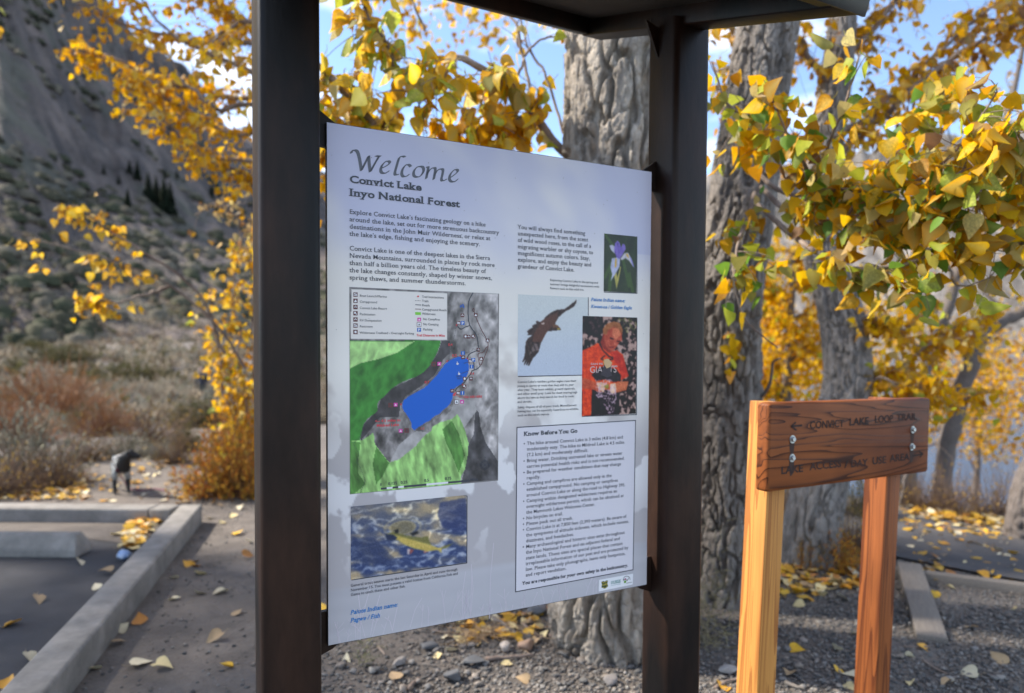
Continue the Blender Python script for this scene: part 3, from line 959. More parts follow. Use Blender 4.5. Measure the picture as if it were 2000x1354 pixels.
west = [(1345, 855), (1290, 868), (1225, 898), (1175, 930), (1120, 995), (1080, 1055), (1030, 1115), (975, 1170), (920, 1215), (855, 1252), (795, 1287), (730, 1320), (682, 1370), (668, 1437), (682, 1482), (710, 1530), (745, 1577), (770, 1640), (775, 1690), (815, 1735), (880, 1685), (950, 1640), (1010, 1608), (1055, 1562), (1105, 1540), (1150, 1495), (1210, 1455), (1248, 1400), (1268, 1340)]
for pts in (west, [(1300, 505), (1285, 600), (1240, 760), (1210, 900)], [(660, 1417), (620, 1467), (560, 1517), (470, 1522), (380, 1567), (240, 1657), (190, 1777), (120, 1867), (180, 1977), (155, 2077), (200, 2147), (255, 2287), (195, 2437)], [(1535, 610), (1580, 600), (1640, 660)], [(1530, 790), (1490, 770), (1470, 810), (1400, 820)], [(1545, 640), (1545, 750)]):
    mi.dots(pl2(pts), 0.0042, 0.0019)
mi.line(pl2([(1385, 942), (1430, 928)]), 0.0012); mi.line(pl2([(1360, 1058), (1440, 1028)]), 0.0012)
mr.line(pl2([(1290, 1305), (1365, 1335)]), 0.0008)
for q in ((1302, 503), (1193, 916), (1345, 852), (1427, 886), (1370, 1183), (1275, 1302), (1288, 1284), (663, 1414), (860, 172)):
    mr.disc(c2(*q), 0.0022 if q != (1275, 1302) else 0.0034, 10, px=True)
def sq(ink, cx_, cy_, s):
    ink.poly(pl2([(cx_ - s, cy_ - s), (cx_ + s, cy_ - s), (cx_ + s, cy_ + s), (cx_ - s, cy_ + s)]))
def tent(ink, cx_, cy_, s):
    ink.poly(pl2([(cx_ - s * .75, cy_ + s * .6), (cx_, cy_ - s * .7), (cx_ + s * .75, cy_ + s * .6)]))
icons_b = [(1370, 390), (1325, 478), (1523, 385), (1658, 678), (1585, 888), (1377, 873), (1460, 918), (1395, 1118), (1467, 1118), (1393, 1207), (1252, 1258), (1320, 1283), (1405, 632), (1440, 636), (1495, 633), (1552, 787), (142, 152), (142, 223), (142, 295), (142, 366), (142, 438), (142, 508), (142, 581)]
for cx_, cy_ in icons_b:
    s = 25 if cx_ == 142 else 21
    sq(mc, cx_, cy_, s)
    kk_ = icons_b.index((cx_, cy_)) % 5
    if (cx_, cy_) in ((142, 223), (1523, 385), (1658, 678), (1585, 888)): tent(mw, cx_, cy_, s)
    elif kk_ in (0, 3):
        sq(mw, cx_ - s * .35, cy_, s * .22); sq(mw, cx_ + s * .35, cy_, s * .22); sq(mw, cx_, cy_ - s * .45, s * .18)
    elif kk_ == 1: mw.line(pl2([(cx_ - s * .7, cy_ + s * .3), (cx_ + s * .7, cy_ + s * .5)]), .0016); mw.line(pl2([(cx_ - s * .6, cy_ - s * .4), (cx_ + s * .6, cy_ - s * .1)]), .0022)
    elif kk_ == 2: mw.disc(c2(cx_, cy_), 0.0029, 10, px=True)
    else: sq(mw, cx_ - s * .2, cy_ - s * .2, s * .42); sq(mw, cx_ + s * .4, cy_ + s * .4, s * .22)
for cx_, cy_ in ((1104, 947), (603, 1417), (660, 1717), (1365, 1383), (873, 438)):
    sq(mk, cx_, cy_, 21); tent(mw, cx_, cy_, 17)
for cx_, cy_ in ((1040, 950), (545, 1422), (728, 1713), (1303, 1385), (872, 495)):
    sq(mc, cx_, cy_, 26); sq(mw, cx_, cy_, 21) if cx_ in (872, 1303) else None; tent(mi, cx_, cy_, 17)
for cx_, cy_ in ((1372, 478), (1495, 902), (872, 556), (1375, 824), (1475, 980), (1370, 1282)):
    sq(mb, cx_, cy_, 22)
    if cx_ in (1372, 1495, 872): mw.text('P', *c2(cx_ - 12, cy_ + 15), c2(cx_ + 14, 0)[0], 5.0, G_SERB)
    else: mw.line(pl2([(cx_, cy_ - 14), (cx_, cy_ + 15)]), 0.0016)
for cx_, cy_ in ((1312, 940), (1330, 1057)):
    mw.disc(c2(cx_, cy_ + 6), 0.0028, 10, px=True); mw.line(pl2([(cx_ - 3, cy_ - 18), (cx_ - 2, cy_ + 5), (cx_ + 14, cy_ + 8)]), 0.0014)
mg.poly(pl2([(828, 352), (893, 354), (893, 386), (828, 384)]))
mi.dots(pl2([(830, 220), (892, 222)]), 0.0038, 0.0018); mi.line(pl2([(830, 268), (892, 271)]), 0.0016); mc.line(pl2([(828, 317), (892, 320)]), 0.0014)
for t, x0, y0, x1 in (("Boat Launch/Marina", 190, 175, 500), ("Campground", 190, 245, 390), ("Convict Lake Resort", 190, 316, 503), ("Packstation", 190, 388, 370), ("RV Dumpstation", 190, 458, 442), ("Restroom", 190, 528, 340), ("Wilderness Trailhead - Overnight Parking", 190, 601, 813), ("Trail Intersections", 905, 188, 1155), ("Trails", 905, 236, 980), ("Roads", 905, 285, 995), ("Campground Roads", 905, 334, 1188), ("Wilderness", 905, 383, 1060), ("No Campfires", 918, 445, 1112), ("No Camping", 918, 503, 1095), ("Parking", 918, 563, 1025)):
    mi.text(t, *c2(x0, y0), c2(x1, 0)[0], 4.3, G_SAN)
for t, x0, y0, x1, cp in (("Trail Distances in Miles", 842, 630, 1168, 4.3), ("0.4", 1205, 740, 1255, 4.8), ("0.2", 1250, 865, 1302, 4.8), ("0.4", 1455, 1072, 1503, 4.8), ("0.7", 935, 1172, 988, 4.8), ("YOU ARE HERE", 1375, 1342, 1595, 4.4), ("<-- 4.5 miles to", 365, 442 + D3, 658, 5.2), ("Mildred Lake", 383, 494 + D3, 640, 5.2), ("1.1", 885, 527 + D3, 935, 4.6)):
    mr.text(t, *c2(x0, y0), c2(x1, 0)[0], cp, G_SANB)
for t, x0, y0, x1 in (("0", 425, 1172, 443), ("0.125", 515, 1162, 620), ("0.25", 660, 1149, 738), ("0.5", 930, 1127, 985), ("0.75", 1168, 1105, 1243), ("1", 1437, 1082, 1455), ("Miles", 1460, 1118, 1548)):
    mi.text(t, *c2(x0, y0 + D3), c2(x1, 0)[0], 5.4, G_SANB)
mi.text("Fishing", *c2(1295, 1098), c2(1362, 0)[0], 3.0, G_SAN); mi.text("Dock", *c2(1308, 1122), c2(1357, 0)[0], 3.0, G_SAN)
bx = [433, 500, 567, 632, 697, 955, 1205, 1447]
byf = lambda q: 1205 + D3 - (q - 433) * (93 / 1014)
for k in range(7):
    a, b = bx[k], bx[k + 1]
    (mi if k % 2 == 0 else mw).poly(pl2([(a, byf(a) - 11), (b, byf(b) - 11), (b, byf(b) + 11), (a, byf(a) + 11)]))
for k in range(32):
    for r_, q in ((52, 0), (40, 0)):
        a, b = k * math.pi / 16, (k + 1) * math.pi / 16
        mi.line(pl2([(1628 + r_ * math.cos(a), 932 + D3 + r_ * math.sin(a)), (1628 + r_ * math.cos(b), 932 + D3 + r_ * math.sin(b))]), 0.0011)
for k in range(8):
    a = k * math.pi / 4
    r_ = 68 if k % 2 == 0 else 38
    mi.line(pl2([(1628, 932 + D3), (1628 + r_ * math.cos(a), 932 + D3 + r_ * math.sin(a))]), 0.0013)
mi.text("N", *c2(1620, 856 + D3), c2(1638, 0)[0], 3.8, G_SAN); mi.text("W", *c2(1528, 948 + D3), c2(1553, 0)[0], 3.8, G_SAN); mi.text("E", *c2(1703, 938 + D3), c2(1720, 0)[0], 3.8, G_SAN)
M_BROWN = mat('ink_brown', (0.13, 0.035, 0.035), 0.45); M_PINK = mat('ink_pink', (0.72, 0.05, 0.38), 0.45)
M_PBLUE = mat('ink_parking', (0.0, 0.12, 0.5), 0.45); M_PGREEN = mat('ink_green', (0.2, 0.62, 0.05), 0.45)
for ink, m in ((mc, M_BROWN), (mk, M_PINK), (mb, M_PBLUE), (mg, M_PGREEN)): ink.build('map_symbols', m, panel, OFF2, kind='stuff')
mw.build('map_symbols', M_INKW, panel, OFF3, kind='stuff')
mi.build('map_lettering', M_INK, panel, OFF3 + 0.0002, kind='stuff'); mr.build('map_lettering', M_INKR, panel, OFF3 + 0.0002, kind='stuff')

# --- photograph of a trout
fp = Picture(PL, [C4(222, 160), C4(1153, 72), C4(1150, 610), C4(230, 745)], 0.0017)
x, y = fp.crop(630, 950, 0.24374)
rx, ry = (x - 640) / 1.55, (y - 330) + (x - 640) * 0.08
rr0 = np.hypot(rx, ry * 1.25)
wx, wy = x + 40 * (fbm(np.stack([x, y], 1) / 70, 3, 71) - .5), y + 60 * (fbm(np.stack([x, y], 1) / 90, 3, 72) - .5)
n1 = fbm(np.stack([wx / 190 + wy / 260, wy / 75 - wx / 400], 1), 5, 73)
caust = 1 - np.abs(2 * fbm(np.stack([wx / 170 - wy / 300, wy / 48 + wx / 260], 1), 4, 74) - 1)
bl = sstep(0.36, 0.78, n1)[:, NX]
fp.C = np.array([46, 66, 118.0]) * (1 - bl) + np.array([182, 164, 138.0]) * bl
up_l = sstep(430, 170, y)[:, NX]
fp.C = fp.C * (1 - 0.45 * up_l) + np.array([160, 148, 128.0]) * 0.45 * up_l
fp.C += (sstep(0.86, 1.0, caust) * 110)[:, NX] * np.array([1, 0.95, 0.8])
fp.fill(inpoly(x, y, [(940, 130), (1150, 90), (1150, 350), (1080, 370), (960, 330), (920, 230)]), [38, 55, 112], 0.7)
fp.fill(inpoly(x, y, [(230, 400), (420, 420), (560, 560), (640, 620), (520, 640), (380, 610), (230, 600)]), [40, 56, 100], 0.6)
ring = (np.sin(rr0 / 4.6) * 0.5 + 0.5) * sstep(150, 60, rr0) * sstep(30, 60, rr0)
fp.C = fp.C * (1 - 0.6 * ring[:, NX]) + np.array([212, 192, 140.0]) * 0.6 * ring[:, NX]
fp.fill(rr0 < 62, [142, 128, 88], 0.65)
fish = inpoly(x, y, [(500, 385), (560, 365), (640, 385), (700, 400), (790, 410), (845, 400), (850, 430), (870, 470), (930, 495), (1000, 470), (1045, 455), (1000, 490), (955, 500), (950, 535), (920, 510), (830, 520), (740, 500), (660, 470), (600, 430), (520, 420)])
fp.fill(fish, np.array([196, 176, 98.0]) + np.stack([60 * (fbm(np.stack([x, y], 1) / 9, 2, 75) - .5)] * 3, 1)[fish])
fp.fill(fish & (y < 395 + (x - 600) * 0.28), [84, 92, 60], 0.7)
fp.fill(inpoly(x, y, [(500, 380), (560, 385), (600, 410), (580, 430), (520, 430), (505, 405)]), [30, 45, 80])
fp.fill(inpoly(x, y, [(575, 350), (605, 340), (610, 375), (580, 380)]) | inpoly(x, y, [(700, 375), (760, 360), (770, 375), (720, 395)]), [24, 28, 34])
fp.fill(inpoly(x, y, [(680, 500), (700, 500), (690, 550), (678, 540)]), [205, 190, 200]); fp.fill(inpoly(x, y, [(700, 500), (730, 510), (700, 545)]), [150, 80, 80])
fp.fill(inpoly(x, y, [(800, 518), (850, 522), (815, 535)]), [190, 130, 130])
frame_px = [C4(222, 160), C4(1153, 72), C4(1150, 610), C4(230, 745)]
fp.soften(2, 6)
fp.build('photograph', panel, OFF2, 0.95, 'photograph of a trout rising in clear rippled water')

# --- photograph of a soaring eagle
K6 = 320 / 1805
def c6(x, y): return (980 + x * K6, 610 + y * K6)
D5 = 210 / K6
ep = Picture(PL, [c6(172, 988 - D5), c6(945, 1022 - D5), c6(945, 690), c6(178, 703)], 0.0016)
x, y = ep.crop(980, 610, K6)
t = sstep(-200, 700, y)[:, NX]
ep.C = np.array([204, 214, 226.0]) * (1 - t) + np.array([190, 204, 232.0]) * t
eagle = [(820, -143), (822, -110), (790, -60), (740, -30), (700, -10), (660, 20), (620, 60), (590, 110), (585, 135), (620, 150), (640, 175), (650, 195), (610, 200), (560, 205), (500, 212), (475, 250), (450, 300), (425, 350), (415, 400), (400, 440), (360, 490), (345, 500), (322, 545), (300, 588), (284, 588), (300, 540), (275, 585), (262, 582), (280, 530), (245, 587), (240, 575), (262, 515), (228, 552), (224, 545), (250, 480), (255, 400), (262, 330), (285, 290), (340, 250), (280, 252), (290, 235), (275, 212), (300, 190), (340, 170), (330, 150), (380, 125), (370, 104), (390, 95), (420, 110), (460, 80), (480, 50), (530, 10), (600, -25), (690, -35), (740, -70), (775, -100), (790, -110)]
em = inpoly(x, y, eagle)
fe = fbm(np.stack([x / 14, y / 26], 1), 3, 81)
ep.fill(em, (np.array([58, 42, 42.0]) + 60 * (fe - 0.5)[:, NX])[em])
ep.fill(em & inpoly(x, y, [(440, 90), (620, -10), (590, 120), (500, 210), (430, 330), (330, 330), (350, 240)]), [104, 62, 52], 0.65)
ep.fill(em & inpoly(x, y, [(300, 470), (350, 350), (390, 350), (410, 420), (350, 430)]), [138, 122, 128], 0.7)
ep.fill(em & ((np.sin((x * 0.9 - y * 0.35) / 7.0) > 0.55) & (y > 330)), [34, 28, 34], 0.7)
ep.fill(inpoly(x, y, [(430, 125), (465, 112), (470, 128), (440, 137)]), [205, 190, 190]); ep.fill(em & (x > 560) & (y > 135) & (y < 170), [128, 84, 60], 0.7)
ep.fill(inpoly(x, y, [(605, 178), (640, 178), (640, 190), (610, 188)]), [200, 180, 70])
ep.soften(1, 4)
ep.build('photograph', panel, OFF1, 0.95, 'photograph of a brown eagle soaring in pale blue sky')

# --- photograph of an iris
ip = Picture(PL, [c6(1122, 317 - D5), c6(1482, 350 - D5), c6(1480, 970 - D5), c6(1124, 955 - D5)], 0.0013)
x, y = ip.crop(980, 400, K6)
n1 = fbm(np.stack([x / 60 + y / 300, y / 160], 1), 3, 91)[:, NX]
ip.C = np.array([30, 38, 28.0]) + n1 * np.array([24, 34, 16.0])
for a in ([(1135, 330), (1240, 470)], [(1130, 800), (1230, 600)], [(1330, 600), (1400, 900)], [(1180, 950), (1210, 650)], [(1400, 760), (1440, 960)]):
    ip.fill(near(x, y, a, 16), [70, 104, 42], 0.6)
fn_ = fbm(np.stack([x / 16, y / 40], 1), 3, 92)
def petal(p, c, k=40):
    m_ = inpoly(x, y, p)
    ip.fill(m_, (np.array(c, float) + k * (fn_ - .5)[:, NX])[m_])
petal([(1235, 780), (1260, 935), (1285, 830), (1312, 680), (1300, 680), (1270, 800), (1258, 740)], [176, 168, 92])
petal([(1180, 450), (1200, 500), (1240, 540), (1245, 460), (1210, 440)], [178, 182, 215])
petal([(1300, 600), (1350, 530), (1390, 530), (1430, 600), (1457, 692), (1440, 680), (1400, 620), (1360, 590), (1320, 610)], [196, 196, 216])
petal([(1400, 560), (1430, 600), (1457, 692), (1440, 680)], [140, 140, 220])
petal([(1210, 590), (1265, 580), (1298, 600), (1295, 680), (1250, 760), (1195, 845), (1212, 770), (1192, 690), (1205, 620)], [178, 184, 224], 60)
petal([(1248, 590), (1262, 590), (1258, 680), (1240, 695)], [222, 178, 70])
petal([(1360, 545), (1385, 540), (1400, 590), (1385, 580)], [214, 176, 90])
petal([(1270, 393), (1240, 430), (1238, 520), (1262, 580), (1295, 600), (1330, 545), (1362, 490), (1355, 440), (1330, 428), (1312, 470), (1295, 420)], [118, 100, 196], 60)
ip.fill(inpoly(x, y, [(1268, 420), (1276, 470), (1284, 420)]), [66, 50, 140])
ip.soften(2, 5)
ip.build('photograph', panel, OFF2, 0.95, 'photograph of a purple and white wild iris')

# --- photograph of a person in an orange shirt with a bird
pp = Picture(PL, [c6(885, 40), c6(1482, 60), c6(1475, 1122), c6(880, 1142)], 0.0014)
x, y = pp.crop(980, 610, K6)
n1 = fbm(np.stack([x / 34 + y / 90, y / 40 - x / 90], 1), 4, 101)
n2 = fbm(np.stack([x / 16, y / 20], 1), 3, 102)
br = sstep(0.50, 0.62, n1)[:, NX]
pp.C = np.array([44, 28, 34.0]) * (1 - br) + np.array([176, 150, 148.0]) * br
pp.fill((y < 240) & (x < 1110), [48, 30, 38], 0.75)
gz = sstep(0.45, 0.7, n2) * ((x > 1240) & (y < 230))
pp.fill(gz > 0.3, [128, 140, 84], 0.55)
def pf(p, c, k=30):
    m_ = inpoly(x, y, p)
    pp.fill(m_, (np.array(c, float) + k * (n2 - .5)[:, NX])[m_])
pf([(970, 850), (1290, 850), (1290, 1130), (985, 1140)], [40, 28, 40])
pf([(880, 420), (960, 390), (1050, 340), (1110, 370), (1200, 450), (1260, 415), (1330, 470), (1395, 705), (1310, 750), (1290, 860), (990, 850), (980, 1140), (880, 1142)], [222, 82, 36], 50)
pf([(1180, 440), (1260, 420), (1330, 480), (1390, 700), (1320, 740), (1280, 600)], [196, 56, 36], 50)
pf([(1080, 330), (1120, 230), (1200, 330), (1230, 420), (1180, 450), (1100, 390)], [150, 56, 44])
pf([(1120, 240), (1130, 180), (1190, 140), (1280, 150), (1325, 220), (1320, 310), (1280, 350), (1250, 400), (1205, 435), (1160, 400), (1130, 330)], [186, 92, 74])
pf([(1220, 175), (1300, 180), (1310, 250), (1250, 300), (1215, 250)], [214, 132, 104])
pf([(1115, 240), (1105, 190), (1150, 130), (1230, 100), (1300, 120), (1330, 190), (1318, 250), (1285, 180), (1220, 165), (1170, 200), (1150, 250)], [168, 112, 76], 50)
pp.fill(near(x, y, [(1195, 285), (1225, 298)], 7) | near(x, y, [(1268, 320), (1295, 322)], 7), [60, 28, 28]); pp.fill(near(x, y, [(1180, 385), (1225, 388)], 5), [120, 36, 36])
pp.fill(near(x, y, [(1245, 340), (1235, 350), (1250, 356)], 8), [224, 140, 120], .7)
pp.fill(near(x, y, [(1075, 350), (1110, 420), (1180, 490), (1215, 500), (1218, 520), (1120, 530), (1090, 515), (1130, 480)], 6), [40, 24, 28])
pf([(880, 720), (960, 740), (1060, 790), (1130, 850), (1080, 885), (990, 850), (880, 840)], [196, 96, 70])
pf([(1395, 760), (1370, 860), (1290, 880), (1215, 900), (1195, 850), (1240, 790), (1310, 760)], [204, 120, 88])
pf([(985, 690), (1060, 620), (1130, 590), (1190, 610), (1260, 630), (1310, 700), (1305, 760), (1230, 770), (1120, 740), (1040, 760)], [46, 34, 48], 70)
pf([(1120, 520), (1175, 515), (1215, 560), (1180, 610), (1135, 620), (1110, 560)], [220, 160, 104])
pf([(1040, 780), (1100, 770), (1140, 810), (1120, 890), (1060, 840)], [228, 190, 168]); pf([(1190, 790), (1250, 780), (1260, 850), (1215, 905), (1185, 870)], [232, 200, 178])
lm_ = sstep(0.5, 0.62, fbm(np.stack([x / 9, y / 14], 1), 2, 105)) * inpoly(x, y, [(1030, 740), (1230, 740), (1260, 900), (1230, 1110), (1170, 1120), (1090, 960), (1040, 920)])
pp.fill(lm_ > 0.4, [214, 190, 210], 0.8)
pp.fill(near(x, y, [(1075, 900), (1035, 915), (1060, 940), (1130, 920)], 5) | near(x, y, [(1250, 880), (1255, 960), (1215, 1000)], 5), [200, 180, 200])
pp.fill(inpoly(x, y, [(1120, 815), (1170, 790), (1180, 830), (1150, 850)]), [150, 140, 70])
pp.C = 112 + (pp.C - 128) * 1.18 + (n1 - 0.5)[:, NX] * 60
pp.soften(2, 8)
pp.build('photograph', panel, OFF2, 0.95, 'photograph of a person in an orange shirt untangling a bird')
wt = Ink(PL)
wt.text("GIANTS", *c6(962, 668), c6(1262, 0)[0], 12.5, G_SAN)
wt.text("SAN FR", *c6(975, 580), c6(1110, 0)[0], 3.6, G_SANB); wt.text("SCO", *c6(1205, 605), c6(1270, 0)[0], 3.6, G_SANB)
wt.build('shirt_lettering', mat('ink_shirt', (0.62, 0.48, 0.46), 0.45), panel, OFF3)
# the bird in front of the shirt's letters
bo = Ink(PL)
bo.poly([c6(*q) for q in [(1085, 690), (1110, 620), (1128, 560), (1150, 520), (1180, 530), (1205, 575), (1195, 640), (1210, 700), (1150, 720)]])
bo.build('printed_bird', mat('ink_bird', (0.03, 0.02, 0.032), 0.45), panel, OFF3 + 0.0002)
bo = Ink(PL)
bo.poly([c6(*q) for q in [(1120, 525), (1165, 512), (1210, 555), (1195, 600), (1150, 620), (1125, 580)]])
bo.build('printed_bird', mat('ink_bird_head', (0.62, 0.40, 0.2), 0.45), panel, OFF3 + 0.0004)

# --- notice box, frames, logos
kx = 320 / 1171
def c7(x, y): return (980 + x * kx, 810 + y * kx)
bxp = Ink(PL); bxp.poly([c7(*q) for q in ((107, 92), (954, 42), (936, 1110), (97, 1267))])
bxp.build('notice_box', mat('ink_notice', (0.70, 0.67, 0.715), 0.45), panel, OFF1)
for grp in ([[c7(*q) for q in ((107, 92), (954, 42), (936, 1110), (97, 1267), (107, 92))]], [[C4(1156, 78), C4(1154, 614), C4(234, 749)]], [[c6(1487, 352 - D5), c6(1486, 976 - D5), c6(1124, 962 - D5)]],
            [[c6(950, 1024 - D5), c6(950, 36)]], [[c6(180, 709), c6(880, 694)]], [[c6(1487, 62), c6(1480, 1128), c6(882, 1149)]]):
    bd = Ink(PL)
    for q in grp: bd.line(q, 0.0025)
    bd.build('frame_line', M_INK, panel, OFF1 + 0.0002)
lg = Ink(PL); lg.poly([c7(*q) for q in ((693, 1182), (936, 1137), (933, 1215), (690, 1265))]); lg.build('logo_strip', M_INKW, panel, OFF2)
lg = Ink(PL)
lg.poly([c7(*q) for q in ((708, 1196), (722, 1190), (733, 1194), (745, 1185), (756, 1186), (752, 1205), (757, 1228), (734, 1245), (709, 1236), (713, 1215))])
lg.build('logo', mat('ink_shield', (0.02, 0.06, 0.025), 0.45), panel, OFF3)
lg = Ink(PL)
lg.line([c7(*q) for q in ((712, 1198), (732, 1199), (752, 1190))], 0.0014); lg.text("UAS", *c7(714, 1225), c7(752, 0)[0], 4.2, G_SANB)
lg.line([c7(*q) for q in ((716, 1234), (734, 1240), (752, 1227))], 0.0012)
lg.build('logo', mat('ink_gold', (0.62, 0.47, 0.08), 0.45), panel, OFF3 + 0.0002)
lg = Ink(PL)
lg.text("USGS", *c7(793, 1210), c7(846, 0)[0], 6.2, G_SANB)
for k in range(4): lg.line([c7(778, 1193 + k * 6), c7(790, 1190 + k * 6)], 0.0010)
lg.line([c7(778, 1222), c7(846, 1210)], 0.0008)
lg.build('logo', mat('ink_teal', (0.01, 0.2, 0.17), 0.45), panel, OFF3)
lg = Ink(PL)
for k in range(14):
    a, b = -0.2 + k * 0.24, -0.2 + (k + 1) * 0.24
    lg.line([c7(890 - 24 * math.cos(a), 1180 - 25 * math.sin(a)), c7(890 - 24 * math.cos(b), 1180 - 25 * math.sin(b))], 0.0016)
lg.line([c7(866, 1185), c7(880, 1172), c7(893, 1188), c7(905, 1168)], 0.002); lg.line([c7(888, 1206), c7(926, 1198)], 0.0014)
lg.build('logo', mat('ink_grey', (0.12, 0.12, 0.12), 0.45), panel, OFF3)
lg = Ink(PL); lg.disc(c7(878, 1195), 0.0042, 10, px=True); lg.build('logo', mat('ink_leafgreen', (0.16, 0.36, 0.06), 0.45), panel, OFF3 + 0.0002)
lg = Ink(PL); lg.disc(c7(880, 1176), 0.0024, 8, px=True); lg.build('logo', mat('ink_magenta', (0.5, 0.03, 0.18), 0.45), panel, OFF3 + 0.0004)

# --- text
KA = 350 / 1354
def cA(x, y): return (630 + x * KA, 230 + y * KA)
we = Ink(PL)
W9 = 0.0085
for pts in ([(217, 270), (222, 252), (243, 246), (262, 258), (276, 300), (286, 355), (293, 400)], [(293, 400), (318, 350), (348, 290)], [(348, 290), (352, 350), (360, 410)], [(360, 410), (390, 355), (424, 296)], [(400, 290), (420, 292), (438, 293)],
            [(441, 385), (480, 366), (506, 345), (500, 330), (478, 332), (450, 358), (438, 395), (448, 418), (475, 420), (503, 402)],
            [(622, 298), (604, 292), (584, 298), (572, 320), (556, 375), (545, 418), (552, 434), (575, 428)],
            [(665, 372), (650, 356), (626, 360), (604, 390), (597, 425), (610, 446), (635, 442), (655, 428)],
            [(735, 368), (708, 378), (688, 408), (690, 440), (715, 450), (742, 438), (762, 405), (757, 375), (735, 368)],
            [(779, 378), (796, 373), (792, 410), (781, 462)], [(786, 430), (806, 398), (832, 380), (850, 385), (846, 425), (838, 468)], [(842, 436), (862, 404), (888, 388), (908, 394), (904, 430), (896, 466), (908, 478), (938, 464)],
            [(960, 456), (995, 432), (1020, 408), (1014, 393), (992, 396), (966, 425), (956, 458), (968, 482), (996, 484), (1022, 464)]):
    we.nib([cA(*q) for q in pts], W9, rad(32), 26)
we.build('heading_lettering', M_INKH, panel, OFF1)
tx, tb, ti = Ink(PL), Ink(PL), Ink(PL)
tb.text("Convict Lake", *cA(203, 490), cA(747, 0)[0], 14, G_SERB)
tb.text("Inyo National Forest", *cA(203, 590), cA(1033, 0)[0], 14, G_SERB)
for t, yy, xe in (("Explore Convict Lake\u2019s fascinating geology on a hike", 727, 1230), ("around the lake, set out for more strenuous backcountry", 783, 1332), ("destinations in the John Muir Wilderness, or relax at", 838, 1265), ("the lake\u2019s edge, fishing and enjoying the scenery.", 893, 1188), ("Convict Lake is one of the deepest lakes in the Sierra", 1003, 1263), ("Nevada Mountains, surrounded in places by rock more", 1058, 1298), ("than half a billion years old. The timeless beauty of", 1113, 1232), ("the lake changes constantly, shaped by winter snows,", 1168, 1278), ("spring thaws, and summer thunderstorms.", 1223, 1080)):
    tx.text(t, *cA(202, yy), cA(xe, 0)[0], 8.8, G_SER)
def c5(x, y): return (980 + x * K6, 400 + y * K6)
for t, yy, xe in (("You will always find something", 265, 915), ("unexpected here, from the scent", 337, 947), ("of wild wood roses, to the call of a", 409, 980), ("migrating warbler or shy coyote, to", 481, 1003), ("magnificent autumn colors. Stay,", 553, 968), ("explore, and enjoy the beauty and", 625, 985), ("grandeur of Convict Lake.", 698, 795)):
    tx.text(t, *c5(172, yy), c5(xe, 0)[0], 8.0, G_SER)
for t, yy, xe in (("Exploring Convict Lake in the spring and", 840, 1057), ("summer brings delightful encounters with", 885, 1070), ("flowers such as this wild iris.", 930, 903)):
    tx.text(t, *c5(527, yy), c5(xe, 0)[0], 4.1, G_SER)
for t, yy, xe in (("Convict Lake\u2019s resident golden eagles raise their", 780, 817), ("young in eyries or nests that they add to, year", 824, 790), ("after year. They hunt rabbits, ground squirrels,", 868, 805), ("and other small prey. Look for them soaring high", 912, 828), ("above the lake as they search for food in rocks", 956, 795), ("and shrubs.", 1000, 330), ("Safely dispose of all of your trash. Monofilament", 1060, 820), ("fishing line can be especially hazardous to wildlife,", 1104, 845), ("such as this adult osprey.", 1148, 525)):
    tx.text(t, *c6(170, yy), c6(xe, 0)[0], 4.1, G_SER)
tb.text("Know Before You Go", *c7(155, 152), c7(538, 0)[0], 8.0, G_SERB)
KN = (("*The hike around Convict Lake is 3 miles (4.8 km) and", 217, 865), ("moderately easy. The hike to Mildred Lake is 4.5 miles", 258, 873), ("(7.2 km) and moderately difficult.", 299, 615), ("*Bring water. Drinking untreated lake or stream water", 341, 860), ("carries potential health risks and is not recommended.", 382, 876), ("*Be prepared for weather conditions that may change", 423, 850), ("rapidly.", 464, 275), ("*Camping and campfires are allowed only in the", 505, 783), ("established campground. No camping or campfires", 546, 827), ("around Convict Lake or along the road to Highway 395.", 587, 880), ("*Camping within designated wilderness requires an", 628, 823), ("overnight wilderness permit, which can be obtained at", 669, 868), ("the Mammoth Lakes Welcome Center.", 710, 665), ("*No bicycles on trail.", 751, 435), ("*Please pack out all trash.", 792, 507), ("*Convict Lake is at 7,850 feet (2,393 meters). Be aware of", 832, 888), ("the symptoms of altitude sickness, which include nausea,", 873, 905), ("dizziness, and headaches.", 914, 513), ("*Many archaeological and historic sites exist throughout", 955, 875), ("the Inyo National Forest and on adjacent federal and", 996, 842), ("state lands. These sites are special places that contain", 1037, 862), ("irreplaceable information of our past and are protected by", 1077, 902), ("law. Please take only photographs, leave only footprints,", 1118, 880), ("and report vandalism.", 1158, 460))
for t, yy, xe in KN:
    xs = 177 - (yy - 217) * 0.0096
    tx.text(t.lstrip('*'), *c7(xs, yy), c7(xe, 0)[0], 6.4, G_SER)
    if t[0] == '*': tx.disc(c7(xs - 19, yy - 9), 0.0019, 8, px=True)
tb.text("You are responsible for your own safety in the backcountry.", *c7(145, 1217), c7(899, 0)[0], 6.4, G_SERB)
for t, yy, xe in (("General trout season starts the last Saturday in April and runs through", 805, 1080), ("November 15. You must possess a valid license from California Fish and", 842, 1083), ("Game to catch these and other fish.", 878, 664)):
    tx.text(t, *C4(225, yy), C4(xe, 0)[0], 5.2, G_SER)
ti.text("Paiute Indian name:", *C4(222, 1027), C4(600, 0)[0], 8.4, G_ITAL, 0.25); ti.text("Pagwe / Fish", *C4(222, 1090), C4(460, 0)[0], 8.4, G_ITAL, 0.25)
ti.text("Paiute Indian name:", *c5(978, 1060), c5(1352, 0)[0], 6.4, G_ITAL, 0.25); ti.text("Kweet-na / Golden Eagle", *c5(978, 1137), c5(1427, 0)[0], 6.4, G_ITAL, 0.25)
tx.build_each('text_line', M_INK, panel, OFF3); tb.build_each('title_line', M_INK, panel, OFF3); ti.build_each('caption_line', M_INKB, panel, OFF3)
